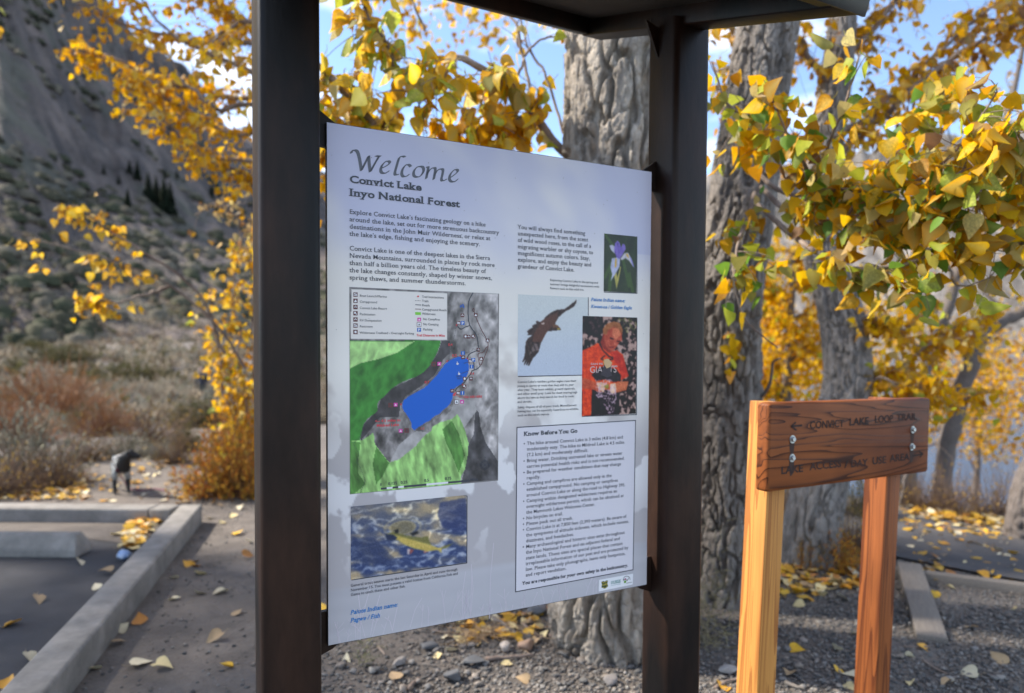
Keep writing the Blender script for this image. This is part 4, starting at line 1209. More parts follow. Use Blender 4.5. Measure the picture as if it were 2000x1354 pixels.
# specks of dirt on the panel
sp = Ink(PL)
for k in range(60): sp.disc((rr.uniform(0.01, 0.9), abs(rr.normal(0, 0.3)) % 1.15), rr.uniform(0.0004, 0.0011), 6)
sp.build('dirt_specks', mat('speck', (0.2, 0.17, 0.14), 0.8), panel, OFF3 + 0.0006, kind='stuff')

# ------------------------------------------------------------------ wooden trail sign
TS = rad(29.765)
SD = np.array([math.cos(TS), math.sin(TS), -0.0134]); SD /= np.linalg.norm(SD)
SN = np.array([math.sin(TS), -math.cos(TS), 0])
SU = np.cross(SN, SD); SU = SU if SU[2] > 0 else -SU
SO = np.array([0.8187, 2.1620, EYE - 0.1737])
SW, SH, ST = 0.909, 0.286, 0.052
sc_ = SO + SD * SW / 2; sc_[2] = 0
sign = thing('trail_sign', sc_, 'low wooden trail sign with routed lettering on two square posts', 'sign')
def local(name, size, M4, m, parent, bev, seg=2):
    """box with its own axes (so that the grain runs along it)"""
    a, b, c = size
    V, F = obox([0, 0, 0], [a, 0, 0], [0, b, 0], [0, 0, c])
    o = link(name, mesh(name, V, F, m), parent)
    o.matrix_basis = M4
    return bevel(o, bev, seg)
def frame4(O, X, Y, Z): return Matrix(((X[0], Y[0], Z[0], O[0]), (X[1], Y[1], Z[1], O[1]), (X[2], Y[2], Z[2], O[2]), (0, 0, 0, 1)))
board = local('board', (SW, ST, SH), frame4(SO - SU * SH - SN * ST, SD, SN, SU), M_BOARD, sign, 0.012, 3)
sign_n, sign_f = proj(SO)[0], proj(SO + SD * SW)[0]
quad = [tuple(proj(SO + SD * a - SU * b)[0][:2]) for a, b in ((0, 0), (SW, 0), (SW, SH), (0, SH))]
SP = Plane(quad, SW, SH, SO, SD, -SU, SN)
K8 = 640 / 1564
def c8(x, y): return (1360 + x * K8, 800 + y * K8)
bl_ = Ink(SP)
bl_.text("CONVICT", *c8(540, 92), c8(703, 0)[0], 14.5, G_SANB); bl_.text("LAKE", *c8(728, 76), c8(822, 0)[0], 14.5, G_SANB)
bl_.text("LOOP", *c8(850, 64), c8(938, 0)[0], 14, G_SANB); bl_.text("TRAIL", *c8(955, 54), c8(1052, 0)[0], 13.5, G_SANB)
bl_.marks.append((len(bl_.V), len(bl_.F), bl_.n)); bl_.line([c8(452, 80), c8(502, 76)], 0.006); bl_.line([c8(472, 62), c8(452, 80), c8(476, 98)], 0.006)
bl_.text("LAKE", *c8(402, 308), c8(508, 0)[0], 14.5, G_SANB); bl_.text("ACCESS", *c8(540, 290), c8(690, 0)[0], 14.5, G_SANB); bl_.text("/", *c8(706, 278), c8(722, 0)[0], 14.5, G_SANB)
bl_.text("DAY", *c8(735, 276), c8(815, 0)[0], 14, G_SANB); bl_.text("USE", *c8(838, 262), c8(905, 0)[0], 14, G_SANB); bl_.text("AREA", *c8(922, 250), c8(1015, 0)[0], 13.5, G_SANB)
bl_.marks.append((len(bl_.V), len(bl_.F), bl_.n)); bl_.line([c8(1030, 222), c8(1080, 212)], 0.006); bl_.line([c8(1062, 200), c8(1080, 212), c8(1066, 226)], 0.006)
bl_.build_each('routed_word', M_BURN, sign, 0.0012)
for (x, y) in ((457, 142), (455, 231), (1031, 96), (1027, 178)):
    uv = SP.uv(*c8(x, y))[0]
    c = SP.world(uv, 0)[0]
    V1, F1 = tube(np.array([c, c + SN * 0.003]), 0.0135, 16)
    n = len(V1); V1 = np.concatenate([V1, [c + SN * 0.003]]); F1 = [list(f) for f in F1] + [[16 + k, 16 + (k + 1) % 16, n] for k in range(16)]
    w_ = link('washer', mesh('washer', V1, F1, M_BOLT), sign)
    V1, F1 = tube(np.array([c + SN * 0.003, c + SN * 0.009, c + SN * 0.0105]), [0.0085, 0.0085, 0.007], 6)
    n = len(V1); V1 = np.concatenate([V1, [c + SN * 0.0105]]); F1 = [list(f) for f in F1] + [[12 + k, 12 + (k + 1) % 6, n] for k in range(6)]
    link('bolt', mesh('bolt', V1, F1, M_BOLT), w_)
    # dark run-off stain below each bolt
    st = Ink(SP)
    ln = 0.055
    st.add([(uv[0] - 0.011, uv[1] + 0.006), (uv[0] + 0.011, uv[1] + 0.006), (uv[0] + 0.013, uv[1] + 0.02), (uv[0] + 0.007, uv[1] + ln), (uv[0] - 0.006, uv[1] + ln * 1.1), (uv[0] - 0.013, uv[1] + 0.02)], [[0, 1, 2, 3, 4, 5]])
    st.build('rust_stain', mat('stain', (0.045, 0.020, 0.013), 0.8), sign, 0.0005)
PWD = 0.089
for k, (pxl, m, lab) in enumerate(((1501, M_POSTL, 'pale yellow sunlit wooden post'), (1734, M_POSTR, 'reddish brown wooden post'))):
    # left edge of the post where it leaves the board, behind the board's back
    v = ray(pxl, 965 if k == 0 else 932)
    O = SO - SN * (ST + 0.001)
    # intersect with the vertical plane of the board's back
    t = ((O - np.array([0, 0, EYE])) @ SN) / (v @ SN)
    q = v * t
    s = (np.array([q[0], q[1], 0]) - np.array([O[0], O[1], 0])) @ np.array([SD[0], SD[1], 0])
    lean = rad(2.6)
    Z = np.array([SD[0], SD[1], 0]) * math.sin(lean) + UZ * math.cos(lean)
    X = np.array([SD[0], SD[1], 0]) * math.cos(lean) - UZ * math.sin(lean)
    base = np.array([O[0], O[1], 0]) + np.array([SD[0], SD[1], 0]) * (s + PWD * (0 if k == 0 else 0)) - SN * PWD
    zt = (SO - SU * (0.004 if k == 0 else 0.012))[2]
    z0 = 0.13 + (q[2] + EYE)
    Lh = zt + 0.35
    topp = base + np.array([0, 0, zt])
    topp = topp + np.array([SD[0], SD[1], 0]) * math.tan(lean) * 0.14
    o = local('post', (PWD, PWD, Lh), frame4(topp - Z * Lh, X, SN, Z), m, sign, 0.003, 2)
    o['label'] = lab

# ------------------------------------------------------------------ trees
# one leaf: broad heart shape, stalk end at the origin, tip along +Y, face along +Z
LV = np.array([(0, 0, 0), (.17, -.05, 0), (.34, .02, 0), (.44, .19, 0), (.40, .38, 0), (.26, .62, 0), (.11, .85, 0), (0, 1.02, 0),
               (-.11, .85, 0), (-.26, .62, 0), (-.40, .38, 0), (-.44, .19, 0), (-.34, .02, 0), (-.17, -.05, 0), (0, .2, 0), (0, .42, 0), (0, .66, 0), (0, .86, 0)], float)
LFQ = np.array([(1, 2, 3, 14), (3, 4, 15, 14), (4, 5, 16, 15), (5, 6, 17, 16), (14, 11, 12, 13), (14, 15, 10, 11), (15, 16, 9, 10), (16, 17, 8, 9)])
LFT = np.array([(0, 1, 14), (0, 14, 13), (6, 7, 17), (17, 7, 8)])
# a plainer leaf for those seen small
SV = np.array([(0, 0, 0), (.40, .08, 0), (.36, .45, 0), (0, 1.0, 0), (-.36, .45, 0), (-.40, .08, 0), (0, .4, 0)], float)
SF = np.array([(0, 1, 2, 6), (6, 2, 3, 4), (0, 6, 4, 5)])
PAL = {
    'yellow': (0.82, 0.505, 0.012), 'gold': (0.75, 0.385, 0.009), 'amber': (0.56, 0.26, 0.013), 'pale': (0.72, 0.56, 0.20),
    'lime': (0.50, 0.54, 0.05), 'green': (0.16, 0.31, 0.04), 'olive': (0.33, 0.30, 0.06), 'brown': (0.27, 0.14, 0.06), 'tan': (0.50, 0.36, 0.17)}
def leaf_shape(fold, curl, twist):
    V = LV.copy()
    V[:, 2] = fold * np.abs(V[:, 0]) - curl * V[:, 1] ** 2 + twist * V[:, 0] * (V[:, 1] - 0.3) + 0.03 * np.sin(V[:, 0] * 21 + V[:, 1] * 15)
    return V
def leaf_cols(c, mid, edge, V=LV):
    c = np.asarray(c, float)
    C_ = np.broadcast_to(c, (len(V), 3)).copy()
    for k in (0, 14, 15, 16, 17): C_[k] = mid
    for k in (4, 5, 6, 7, 8, 9, 10): C_[k] = C_[k] * 0.5 + np.asarray(edge, float) * 0.5
    return C_
lr = np.random.default_rng(11)
LEAF_BANK = {}
def petiole():
    pts = np.array([(0, 0, 0), (0.01, -0.12, 0.02), (0.03, -0.26, 0.07), (0.02, -0.42, 0.16)])
    return tube(pts, [.014, .012, .011, .012], 4)
for key, c in PAL.items():
    for k in range(3):
        V = leaf_shape(lr.uniform(0.0, 0.6), lr.uniform(-0.15, 0.5), lr.uniform(-0.9, 0.9))
        mid = np.asarray(c) * 0.55 + np.array([0.5, 0.5, 0.2]) * 0.4
        edge = np.asarray(PAL['green'] if (key == 'lime') else (PAL['lime'] if key == 'green' and k else c))
        base = np.asarray(c) * lr.uniform(0.85, 1.1)
        C_ = leaf_cols(base, mid, edge)
        if key in ('lime', 'green') and k == 2:
            C_[[11, 12, 13]] = PAL['yellow']
        PV, PF = petiole()
        n = len(V)
        me = mesh('leaf', np.concatenate([V, PV]), [np.concatenate([LFQ, PF + n]), LFT], M_LEAFS if k == 1 else M_LEAF,
                  np.concatenate([C_, np.broadcast_to(np.array([.45, .4, .1]), (len(PV), 3))]), smooth=True)
        LEAF_BANK[key, k] = me

class Tree:
    def __init__(s, name, base, label, cat='tree', group=None):
        s.root = thing(name, base, label, cat, group)
        s.leaf, s.wood = [], []
        s.rng = np.random.default_rng(abs(hash(label)) % 1 + sum(map(ord, label)))
    def limb(s, pts, r0, r1, n=26, part='branch', m=None, sides=8, wob=0.02):
        """a limb through world points; returns the smoothed line"""
        P = spline(pts, n)
        w = (np.stack([fbm(np.stack([np.arange(n) * 0.35, np.full(n, 7.0 * k + s.rng.uniform(0, 99))], 1), 3, 5) for k in range(3)], 1) - 0.5) * wob * 2
        w[0] = 0
        P = P + w
        rad_ = np.linspace(r0, r1, n) * (1 + 0.16 * (noise(np.stack([np.arange(n) * 0.9, np.full(n, s.rng.uniform(0, 50))], 1), 4) - 0.5))
        V, F = tube(P, rad_, sides)
        link(part, mesh(part, V, F, m or M_TWIG, smooth=True), s.root)
        return P
    def sprays(s, P, count, length, leaves, size, pal, spread=0.9, droop=0.25, t0=0.1, t1=1.0, up=0.15, twr=0.0035, box=None):
        """side twigs along a limb, each carrying leaves"""
        g = s.rng
        keys, ws = list(pal), np.array(list(pal.values()), float)
        ws /= ws.sum()
        for k in range(count):
            t = g.uniform(t0, t1) * (len(P) - 1)
            i = min(int(t), len(P) - 2)
            o = P[i] + (P[i + 1] - P[i]) * (t - i)
            d = P[i + 1] - P[i]
            d = d / (np.linalg.norm(d) + 1e-9)
            q = g.normal(size=3); q[2] += up
            d = d * 0.55 + q / np.linalg.norm(q) * spread
            d /= np.linalg.norm(d)
            ln = length * g.uniform(0.45, 1.25)
            b = g.normal(size=3) * 0.25
            pts = np.array([o + d * ln * f + b * ln * f * f - np.array([0, 0, droop * ln * f * f]) for f in np.linspace(0, 1, 6)])
            if box is not None:
                pr = proj(pts[-1])[0]
                if not (box[0] < pr[0] < box[2] and box[1] < pr[1] < box[3]): continue
            if twr: s.wood.append(tube(pts, np.linspace(twr, twr * 0.45, 6), 4))
            for j in range(leaves):
                f = g.uniform(0.15, 1.05) * 5
                i2 = min(int(f), 4)
                p = pts[i2] + (pts[i2 + 1] - pts[i2]) * (f - i2)
                s.put(p, size * g.uniform(0.6, 1.25), keys[g.choice(len(keys), p=ws)])
    def put(s, p, size, key):
        g = s.rng
        tip = g.normal(size=3) * 0.55 + np.array([0, 0, -0.75])
        tip /= np.linalg.norm(tip)
        nrm = g.normal(size=3) * np.array([1, 1, 0.7])
        nrm -= tip * (nrm @ tip)
        nrm /= np.linalg.norm(nrm) + 1e-9
        off = g.normal(size=3) * 0.25 * size + tip * size * 0.35
        s.leaf.append((p + off, tip, nrm, size, key))
    def cloud(s, centre, radii, count, size, pal):
        """leaves spread through the outer part of an uneven crown"""
        g = s.rng
        keys, ws = list(pal), np.array(list(pal.values()), float); ws /= ws.sum()
        q = g.normal(size=(count * 2, 3)); q /= np.linalg.norm(q, axis=1, keepdims=True)
        q *= g.uniform(0.25, 1.0, (count * 2, 1)) ** 0.5
        p = np.asarray(centre) + q * np.asarray(radii)
        p = p[fbm(p * 0.9, 3, 77) > 0.47][:count // 5]
        for c in p:
            for k in range(5):
                s.put(c + g.normal(size=3) * 0.11, size * g.uniform(0.6, 1.2), keys[g.choice(len(keys), p=ws)])
    def finish(s, single=300, min_px=9):
        if s.wood:
            V, F = join(s.wood)
            link('twigs', mesh('twigs', V, F, M_TWIG, smooth=True), s.root, kind='stuff')
        if not s.leaf: return
        P = np.array([l[0] for l in s.leaf]); T = np.array([l[1] for l in s.leaf]); N = np.array([l[2] for l in s.leaf])
        S = np.array([l[3] for l in s.leaf])
        pr = proj(P)
        vis = (pr[:, 2] > 0.3) & (pr[:, 0] > -20) & (pr[:, 0] < 2020) & (pr[:, 1] > -20) & (pr[:, 1] < 1370)
        spx = np.where(vis, S * 0.85 * F_PX / np.maximum(pr[:, 2], 0.3), 0)
        # leaves straight behind the kiosk's panel or posts do not show
        pan = (pr[:, 0] > 500) & (pr[:, 0] < 620) | (pr[:, 0] > 640) & (pr[:, 0] < 1270) & (pr[:, 1] > 350) & (pr[:, 1] < 1130) | (pr[:, 0] > 1255) & (pr[:, 0] < 1375)
        spx = np.where(pan & (pr[:, 2] > 1.9), 0, spx)
        order = np.argsort(-spx)
        one = np.zeros(len(P), bool)
        one[order[:single]] = True
        one &= spx >= min_px
        rng = s.rng
        X = np.cross(T, N)
        for i in np.nonzero(one)[0]:
            me = LEAF_BANK[s.leaf[i][4], int(rng.integers(3))]
            o = link('leaf', me, s.root)
            k = S[i]
            sx = k * rng.uniform(0.8, 1.12)
            o.matrix_basis = Matrix(((X[i, 0] * sx, T[i, 0] * k, N[i, 0] * k, P[i, 0]), (X[i, 1] * sx, T[i, 1] * k, N[i, 1] * k, P[i, 1]), (X[i, 2] * sx, T[i, 2] * k, N[i, 2] * k, P[i, 2]), (0, 0, 0, 1)))
        r = np.nonzero(~one)[0]
        if len(r):
            f = rng.uniform(0.05, 0.45, len(r)); cu = rng.uniform(-0.1, 0.35, len(r))
            z = f[:, NX] * np.abs(SV[:, 0]) - cu[:, NX] * SV[:, 1] ** 2
            k = S[r][:, NX, NX]
            V = P[r][:, NX] + k * (SV[NX, :, :1] * X[r][:, NX] + SV[NX, :, 1:2] * T[r][:, NX] + z[..., NX] * N[r][:, NX])
            C_ = np.array([PAL[s.leaf[i][4]] for i in r]) * rng.uniform(0.75, 1.12, (len(r), 1))
            F = (SF[NX] + (np.arange(len(r)) * 7)[:, NX, NX]).reshape(-1, 4)
            link('foliage', mesh('foliage', V.reshape(-1, 3), F, M_LEAF, np.repeat(C_, 7, 0)), s.root, kind='stuff')

def trunk(tree, pts, na=150, nv=260, cu=0.075, cv=0.17, amp=0.022, m=M_BARK, seed=1, flare=0.35, name='trunk'):
    """bark in long plates parted by deep furrows; pts are (x, y, z, radius) from the root upwards"""
    P = spline(pts, nv)
    C_, r = P[:, :3], P[:, 3]
    h = C_[:, 2] - C_[0, 2]
    th = np.linspace(0, 2 * np.pi, na, endpoint=False)
    rb = np.mean(r)
    wrap = max(6, int(round(2 * np.pi * rb / cu)))
    a = th[NX] / (2 * np.pi) * wrap
    L_ = np.concatenate([[0], np.cumsum(np.linalg.norm(np.diff(C_, axis=0), axis=1))])[:, NX]
    wob = fbm(np.stack([np.cos(th)[NX] * 3 + 0 * L_, np.sin(th)[NX] * 3 + L_ * 4], -1), 3, seed + 3) - 0.5
    wob2 = fbm(np.stack([np.cos(th)[NX] * 4 + 9 + 0 * L_, np.sin(th)[NX] * 4 + L_ * 7], -1), 3, seed + 4) - 0.5
    fq = 1.0 / cu
    q = np.stack([(np.cos(th)[NX] * rb + 0 * L_) * fq, (np.sin(th)[NX] * rb + 0 * L_) * fq, L_ * fq * cu / cv + 0 * th[NX]], -1)
    groove = 1.0
    for o_ in (0.0, 31.7):
        n_ = noise(q + o_, seed) * 0.74 + noise(q * 2.3 + o_, seed + 5) * 0.26
        groove = groove * sstep(0.012, 0.062, np.abs(n_ - 0.5))
    cid = noise(q * 0.9 + 5.5, seed + 2)
    g1, g2, cid2 = worley((a + wob * 1.5) * 1.0 + 0.5, L_ / (cv * 0.45) + wob2 * 2, seed + 9, wrap)
    cracks = sstep(0.0, 0.10, g2 - g1)
    fine = fbm(np.stack([np.cos(th)[NX] * 40 * rb / 0.3 + 0 * L_, np.sin(th)[NX] * 40 * rb / 0.3 + 0 * L_, L_ * 38 + 0 * th[NX]], -1), 4, seed + 5, 0.7)
    lob = fbm(np.stack([np.cos(th)[NX] * 1.2 + 0 * L_, np.sin(th)[NX] * 1.2 + L_ * 0.5], -1), 2, seed + 6) - 0.5
    disp = amp * (groove * (0.75 + 0.45 * cid) + 0.32 * cracks * groove + 0.6 * (fine - 0.5) - 0.6)
    fl = np.exp(-h / 0.22)[:, NX] * flare * (0.5 + 0.9 * (0.5 + 0.5 * np.sin(th[NX] * 5 + seed)))
    rr_ = r[:, NX] * (1 + 0.14 * lob + fl) + disp
    T = np.gradient(C_, axis=0); T /= np.linalg.norm(T, axis=1, keepdims=True)
    A = np.cross(np.array([0, 1.0, 0]), T); A /= np.linalg.norm(A, axis=1, keepdims=True)
    B = np.cross(T, A)
    V = C_[:, NX] + rr_[..., NX] * (np.cos(th)[NX, :, NX] * A[:, NX] + np.sin(th)[NX, :, NX] * B[:, NX])
    i, j = np.meshgrid(np.arange(nv - 1), np.arange(na), indexing='ij'); i, j = i.ravel(), j.ravel()
    F = np.stack([i * na + j, i * na + (j + 1) % na, (i + 1) * na + (j + 1) % na, (i + 1) * na + j], 1)
    return link(name, mesh(name, V.reshape(-1, 3), F, m, smooth=True), tree.root)

def pts3(L3): return [at(*q) for q in L3]
Y1 = {'yellow': 6, 'gold': 3, 'amber': 0.8, 'pale': 1.6, 'lime': 2.2, 'olive': 0.8, 'brown': 0.3}
Y2 = {'yellow': 4.0, 'gold': 3.4, 'amber': 1.2, 'lime': 2.4, 'green': 1.5, 'olive': 2.0, 'pale': 1.1, 'tan': 0.5, 'brown': 0.15}
Y3 = {'yellow': 5, 'gold': 5, 'amber': 1.6, 'pale': 0.6}
Y4 = {'gold': 4, 'amber': 3.4, 'brown': 1.2, 'yellow': 2.6, 'tan': 0.6}

# --- thick cottonwood behind the panel
bA = G(1205, 1240)
tA = Tree('cottonwood_tree', bA, 'thick cottonwood with deeply furrowed pale bark standing behind the welcome panel')
cA_ = [bA[0], bA[1]]
trunk(tA, [(cA_[0], cA_[1], -0.12, 0.335), (cA_[0], cA_[1], 0.5, 0.325), (cA_[0] + 0.0, cA_[1], 1.5, 0.31), (cA_[0] + 0.015, cA_[1] + 0.02, 2.6, 0.292), (cA_[0] + 0.05, cA_[1] + 0.1, 3.6, 0.285), (cA_[0] + 0.1, cA_[1] + 0.3, 5.2, 0.24), (cA_[0] + 0.05, cA_[1] + 0.5, 7.2, 0.15)], 320, 760, 0.075, 0.34, 0.040, M_BARK, 3, flare=0.05)
b = tA.limb(pts3([(1130, 330, 3.6), (1060, 245, 3.55), (1000, 165, 3.5), (955, 140, 3.45), (895, 112, 3.4), (850, 165, 3.35), (790, 205, 3.3)]), 0.024, 0.012)
tA.sprays(b, 46, 0.26, 5, 0.088, Y1, t0=0.15, t1=1.0, droop=0.5, box=(640, 95, 1090, 420))
b = tA.limb(pts3([(1110, 420, 3.75), (960, 420, 3.8), (820, 370, 3.7), (745, 262, 3.5), (690, 195, 3.4), (625, 138, 3.35), (560, 80, 3.4)]), 0.03, 0.013)
tA.sprays(b, 52, 0.24, 5, 0.082, Y1, t0=0.3, t1=0.95, droop=0.4, box=(560, 130, 1000, 420))
b = tA.limb(pts3([(748, 250, 3.5), (772, 150, 3.4), (755, 85, 3.35), (715, 25, 3.3), (690, -60, 3.3)]), 0.012, 0.006)
tA.sprays(b, 26, 0.2, 4, 0.095, {'yellow': 3, 'lime': 3, 'pale': 1.5, 'gold': 2, 'olive': 1}, t0=0.2, t1=1.0, droop=0.6, box=(625, -80, 860, 260))
b = tA.limb(pts3([(800, 330, 3.6), (880, 262, 3.55), (960, 250, 3.5), (1060, 215, 3.5)]), 0.014, 0.006)
tA.sprays(b, 44, 0.22, 5, 0.078, {'yellow': 5, 'gold': 5, 'amber': 2, 'lime': 1, 'brown': 0.6}, droop=0.35, box=(700, 120, 1095, 420))
b = tA.limb(pts3([(860, 380, 3.7), (720, 300, 3.6), (640, 250, 3.6), (560, 220, 3.6)]), 0.014, 0.007)
tA.sprays(b, 50, 0.26, 5, 0.085, {'yellow': 6, 'gold': 6, 'amber': 2, 'lime': 1}, droop=0.35, box=(540, 130, 900, 420))
for pts in ([(1040, 190, 3.6), (1010, 60, 3.7), (985, 20, 3.8), (960, -60, 3.9)], [(1100, 260, 3.7), (1060, 140, 3.8), (1020, 60, 3.9), (1000, -80, 4)], [(830, 60, 4.2), (800, -10, 4.2), (760, -80, 4.2)], [(1000, 165, 3.5), (1040, 90, 3.6), (1100, 65, 3.7)]):
    b = tA.limb(pts3(pts), 0.009, 0.004)
    tA.sprays(b, 5, 0.16, 1, 0.08, Y1, droop=0.4)
b = tA.limb([(cA_[0], cA_[1] + 0.2, 4.4), (cA_[0] - 0.8, cA_[1] + 0.6, 5.4), (cA_[0] - 1.9, cA_[1] + 1.0, 6.2)], 0.10, 0.03, m=M_BARK)
b = tA.limb([(cA_[0], cA_[1] + 0.2, 4.9), (cA_[0] + 0.7, cA_[1] + 1.2, 6.0), (cA_[0] + 0.9, cA_[1] + 2.4, 7.0)], 0.09, 0.03, m=M_BARK)
tA.cloud((cA_[0] - 0.4, cA_[1] + 1.6, 7.6), (2.6, 1.9, 2.0), 3200, 0.10, Y1)

# --- leaning cottonwood beside the wooden sign
bB = G(1420, 1165)
tB = Tree('cottonwood_tree', bB, 'cottonwood with grey furrowed trunk between the kiosk and the wooden sign, large spotted leaves')
q = [at(1420, yy, bB[1]) for yy in (900, 600)] + [at(1452, 380, bB[1] + .02), at(1488, 130, bB[1] + .05), at(1510, -40, bB[1] + .1), at(1525, -500, bB[1] + .25), at(1540, -1100, bB[1] + .5)]
trunk(tB, [(bB[0], bB[1], -0.15, 0.215)] + [(*q[k], r) for k, r in enumerate((0.20, 0.195, 0.178, 0.160, 0.15, 0.12, 0.08))], 260, 760, 0.042, 0.17, 0.026, M_BARK2, 8, flare=0.15)
BX = (1378, 60, 2060, 620)
for pts, n_, ln_, lv_, sz in (
        ([(1470, 330, 4.1), (1540, 380, 3.4), (1620, 372, 2.95), (1720, 375, 2.7), (1800, 350, 2.6), (1870, 290, 2.5), (1945, 180, 2.4)], 58, 0.17, 5, 0.074),
        ([(1480, 360, 4.0), (1560, 425, 3.1), (1680, 440, 2.75), (1800, 418, 2.6), (1930, 392, 2.5), (2060, 388, 2.45)], 66, 0.18, 5, 0.076),
        ([(1480, 400, 3.9), (1560, 470, 3.0), (1650, 520, 2.75), (1750, 522, 2.65), (1850, 490, 2.55), (1960, 480, 2.5), (2080, 470, 2.5)], 56, 0.15, 5, 0.076),
        ([(1475, 370, 4.0), (1460, 430, 3.3), (1440, 480, 3.0), (1432, 540, 2.9)], 24, 0.15, 4, 0.07),
        ([(1560, 425, 3.1), (1600, 330, 2.8), (1640, 230, 2.65), (1692, 75, 2.6)], 20, 0.14, 4, 0.078),
        ([(1780, 420, 2.62), (1860, 350, 2.5), (1935, 300, 2.45), (2010, 235, 2.4)], 24, 0.15, 5, 0.08),
        ([(1500, 340, 3.9), (1500, 300, 3.1), (1470, 240, 2.95), (1420, 200, 2.9), (1390, 120, 2.9)], 30, 0.18, 4, 0.068),
        ([(1600, 380, 2.95), (1560, 300, 2.8), (1530, 240, 2.75), (1505, 180, 2.7)], 22, 0.14, 4, 0.072),
        ([(1640, 440, 2.8), (1720, 330, 2.8), (1800, 250, 2.9), (1850, 170, 2.9)], 30, 0.17, 4, 0.085)):
    b = tB.limb(pts3(pts), 0.014 if pts[0][2] > 3.5 else 0.008, 0.003, sides=6, wob=0.012)
    tB.sprays(b, n_, ln_, lv_, sz, Y2, t0=0.22 if pts[0][2] > 3.5 else 0.05, t1=1.0, droop=0.3, box=BX, twr=0.0024)
b = tB.limb(pts3([(1432, 545, 2.9), (1445, 600, 2.88), (1470, 640, 2.86), (1520, 680, 2.85)]), 0.005, 0.0025, sides=5, wob=0.006)
b = tB.limb(pts3([(1850, 545, 2.6), (1880, 560, 2.55), (1920, 548, 2.5), (1945, 530, 2.5)]), 0.004, 0.002, sides=5, wob=0.006)
# sprout on the lower trunk
b = tB.limb(pts3([(1425, 735, 3.95), (1435, 690, 3.85), (1425, 640, 3.8)]), 0.005, 0.002, sides=5, wob=0.004)
tB.sprays(b, 9, 0.1, 2, 0.075, {'yellow': 3, 'lime': 2, 'amber': 1.5}, droop=0.3)
b = tB.limb(pts3([(1466, 790, 4.0), (1500, 760, 3.9), (1510, 710, 3.85), (1525, 700, 3.8)]), 0.012, 0.005, sides=6, wob=0.006, m=M_BARKD)
b = tB.limb(pts3([(1505, 20, 4.2), (1560, -200, 4.6), (1680, -420, 5.0)]), 0.08, 0.03, m=M_BARK2)
b = tB.limb(pts3([(1520, -300, 4.3), (1470, -600, 4.8), (1440, -900, 5.4)]), 0.06, 0.02, m=M_BARK2)
c_ = at(1600, -700, 5.6)
tB.cloud(c_, (1.9, 1.5, 1.5), 2200, 0.10, Y1)

# --- cottonwood nearer the water
bC = G(1578, 1098)
tC = Tree('cottonwood_tree', bC, 'cottonwood with a bent trunk growing behind the wooden sign near the path')
yC = bC[1]
trunk(tC, [(bC[0], bC[1], bC[2] - 0.15, 0.18)] + [(*at(px, py, yC + dy), r) for px, py, dy, r in ((1592, 1000, 0, 0.165), (1628, 860, 0.1, 0.16), (1656, 760, 0.2, 0.155), (1650, 650, 0.3, 0.148), (1628, 560, 0.35, 0.135), (1606, 470, 0.4, 0.125), (1612, 300, 0.5, 0.11), (1640, 100, 0.6, 0.095), (1650, -150, 0.8, 0.07), (1640, -500, 1, 0.04))], 170, 520, 0.042, 0.2, 0.02, M_BARK2, 14)
for pts, n_ in (([(1620, 330, 5.2), (1700, 230, 5.3), (1780, 150, 5.4), (1880, 60, 5.5), (1990, -20, 5.6)], 74), ([(1630, 260, 5.2), (1740, 215, 5.3), (1850, 120, 5.2), (1940, 60, 5.1), (2040, 10, 5.0)], 70), ([(1640, 140, 5.3), (1700, 60, 5.4), (1760, -20, 5.5), (1800, -90, 5.6)], 60), ([(1640, 180, 5.3), (1560, 90, 5.2), (1480, 40, 5.1), (1400, 30, 5.0)], 66), ([(1615, 380, 5.2), (1560, 300, 5.4), (1480, 240, 5.6), (1400, 180, 5.8)], 56)):
    b = tC.limb(pts3(pts), 0.03, 0.008, sides=6, wob=0.05)
    tC.sprays(b, int(n_ * 1.35), 0.34, 4, 0.072, Y4, droop=0.35, twr=0.003, box=(1300, -300, 2100, 420))
for pts, n_ in (([(1655, 700, 5.1), (1720, 735, 5.0), (1790, 690, 4.9), (1850, 650, 4.9), (1940, 620, 5.0)], 110), ([(1660, 760, 5.1), (1720, 740, 4.8), (1770, 760, 4.7), (1830, 740, 4.6)], 60), ([(1640, 640, 5.1), (1700, 620, 4.9), (1760, 640, 4.9), (1830, 600, 5.0)], 70), ([(1700, 790, 5.0), (1800, 770, 4.9), (1880, 780, 4.8), (1930, 770, 4.8)], 40)):
    b = tC.limb(pts3(pts), 0.014, 0.005, sides=6, wob=0.03)
    tC.sprays(b, n_, 0.2, 4, 0.062, {'yellow': 6, 'gold': 4, 'pale': 0.8, 'amber': 1, 'lime': 0.4}, droop=0.3, twr=0.0022, box=(1480, 480, 2050, 850))

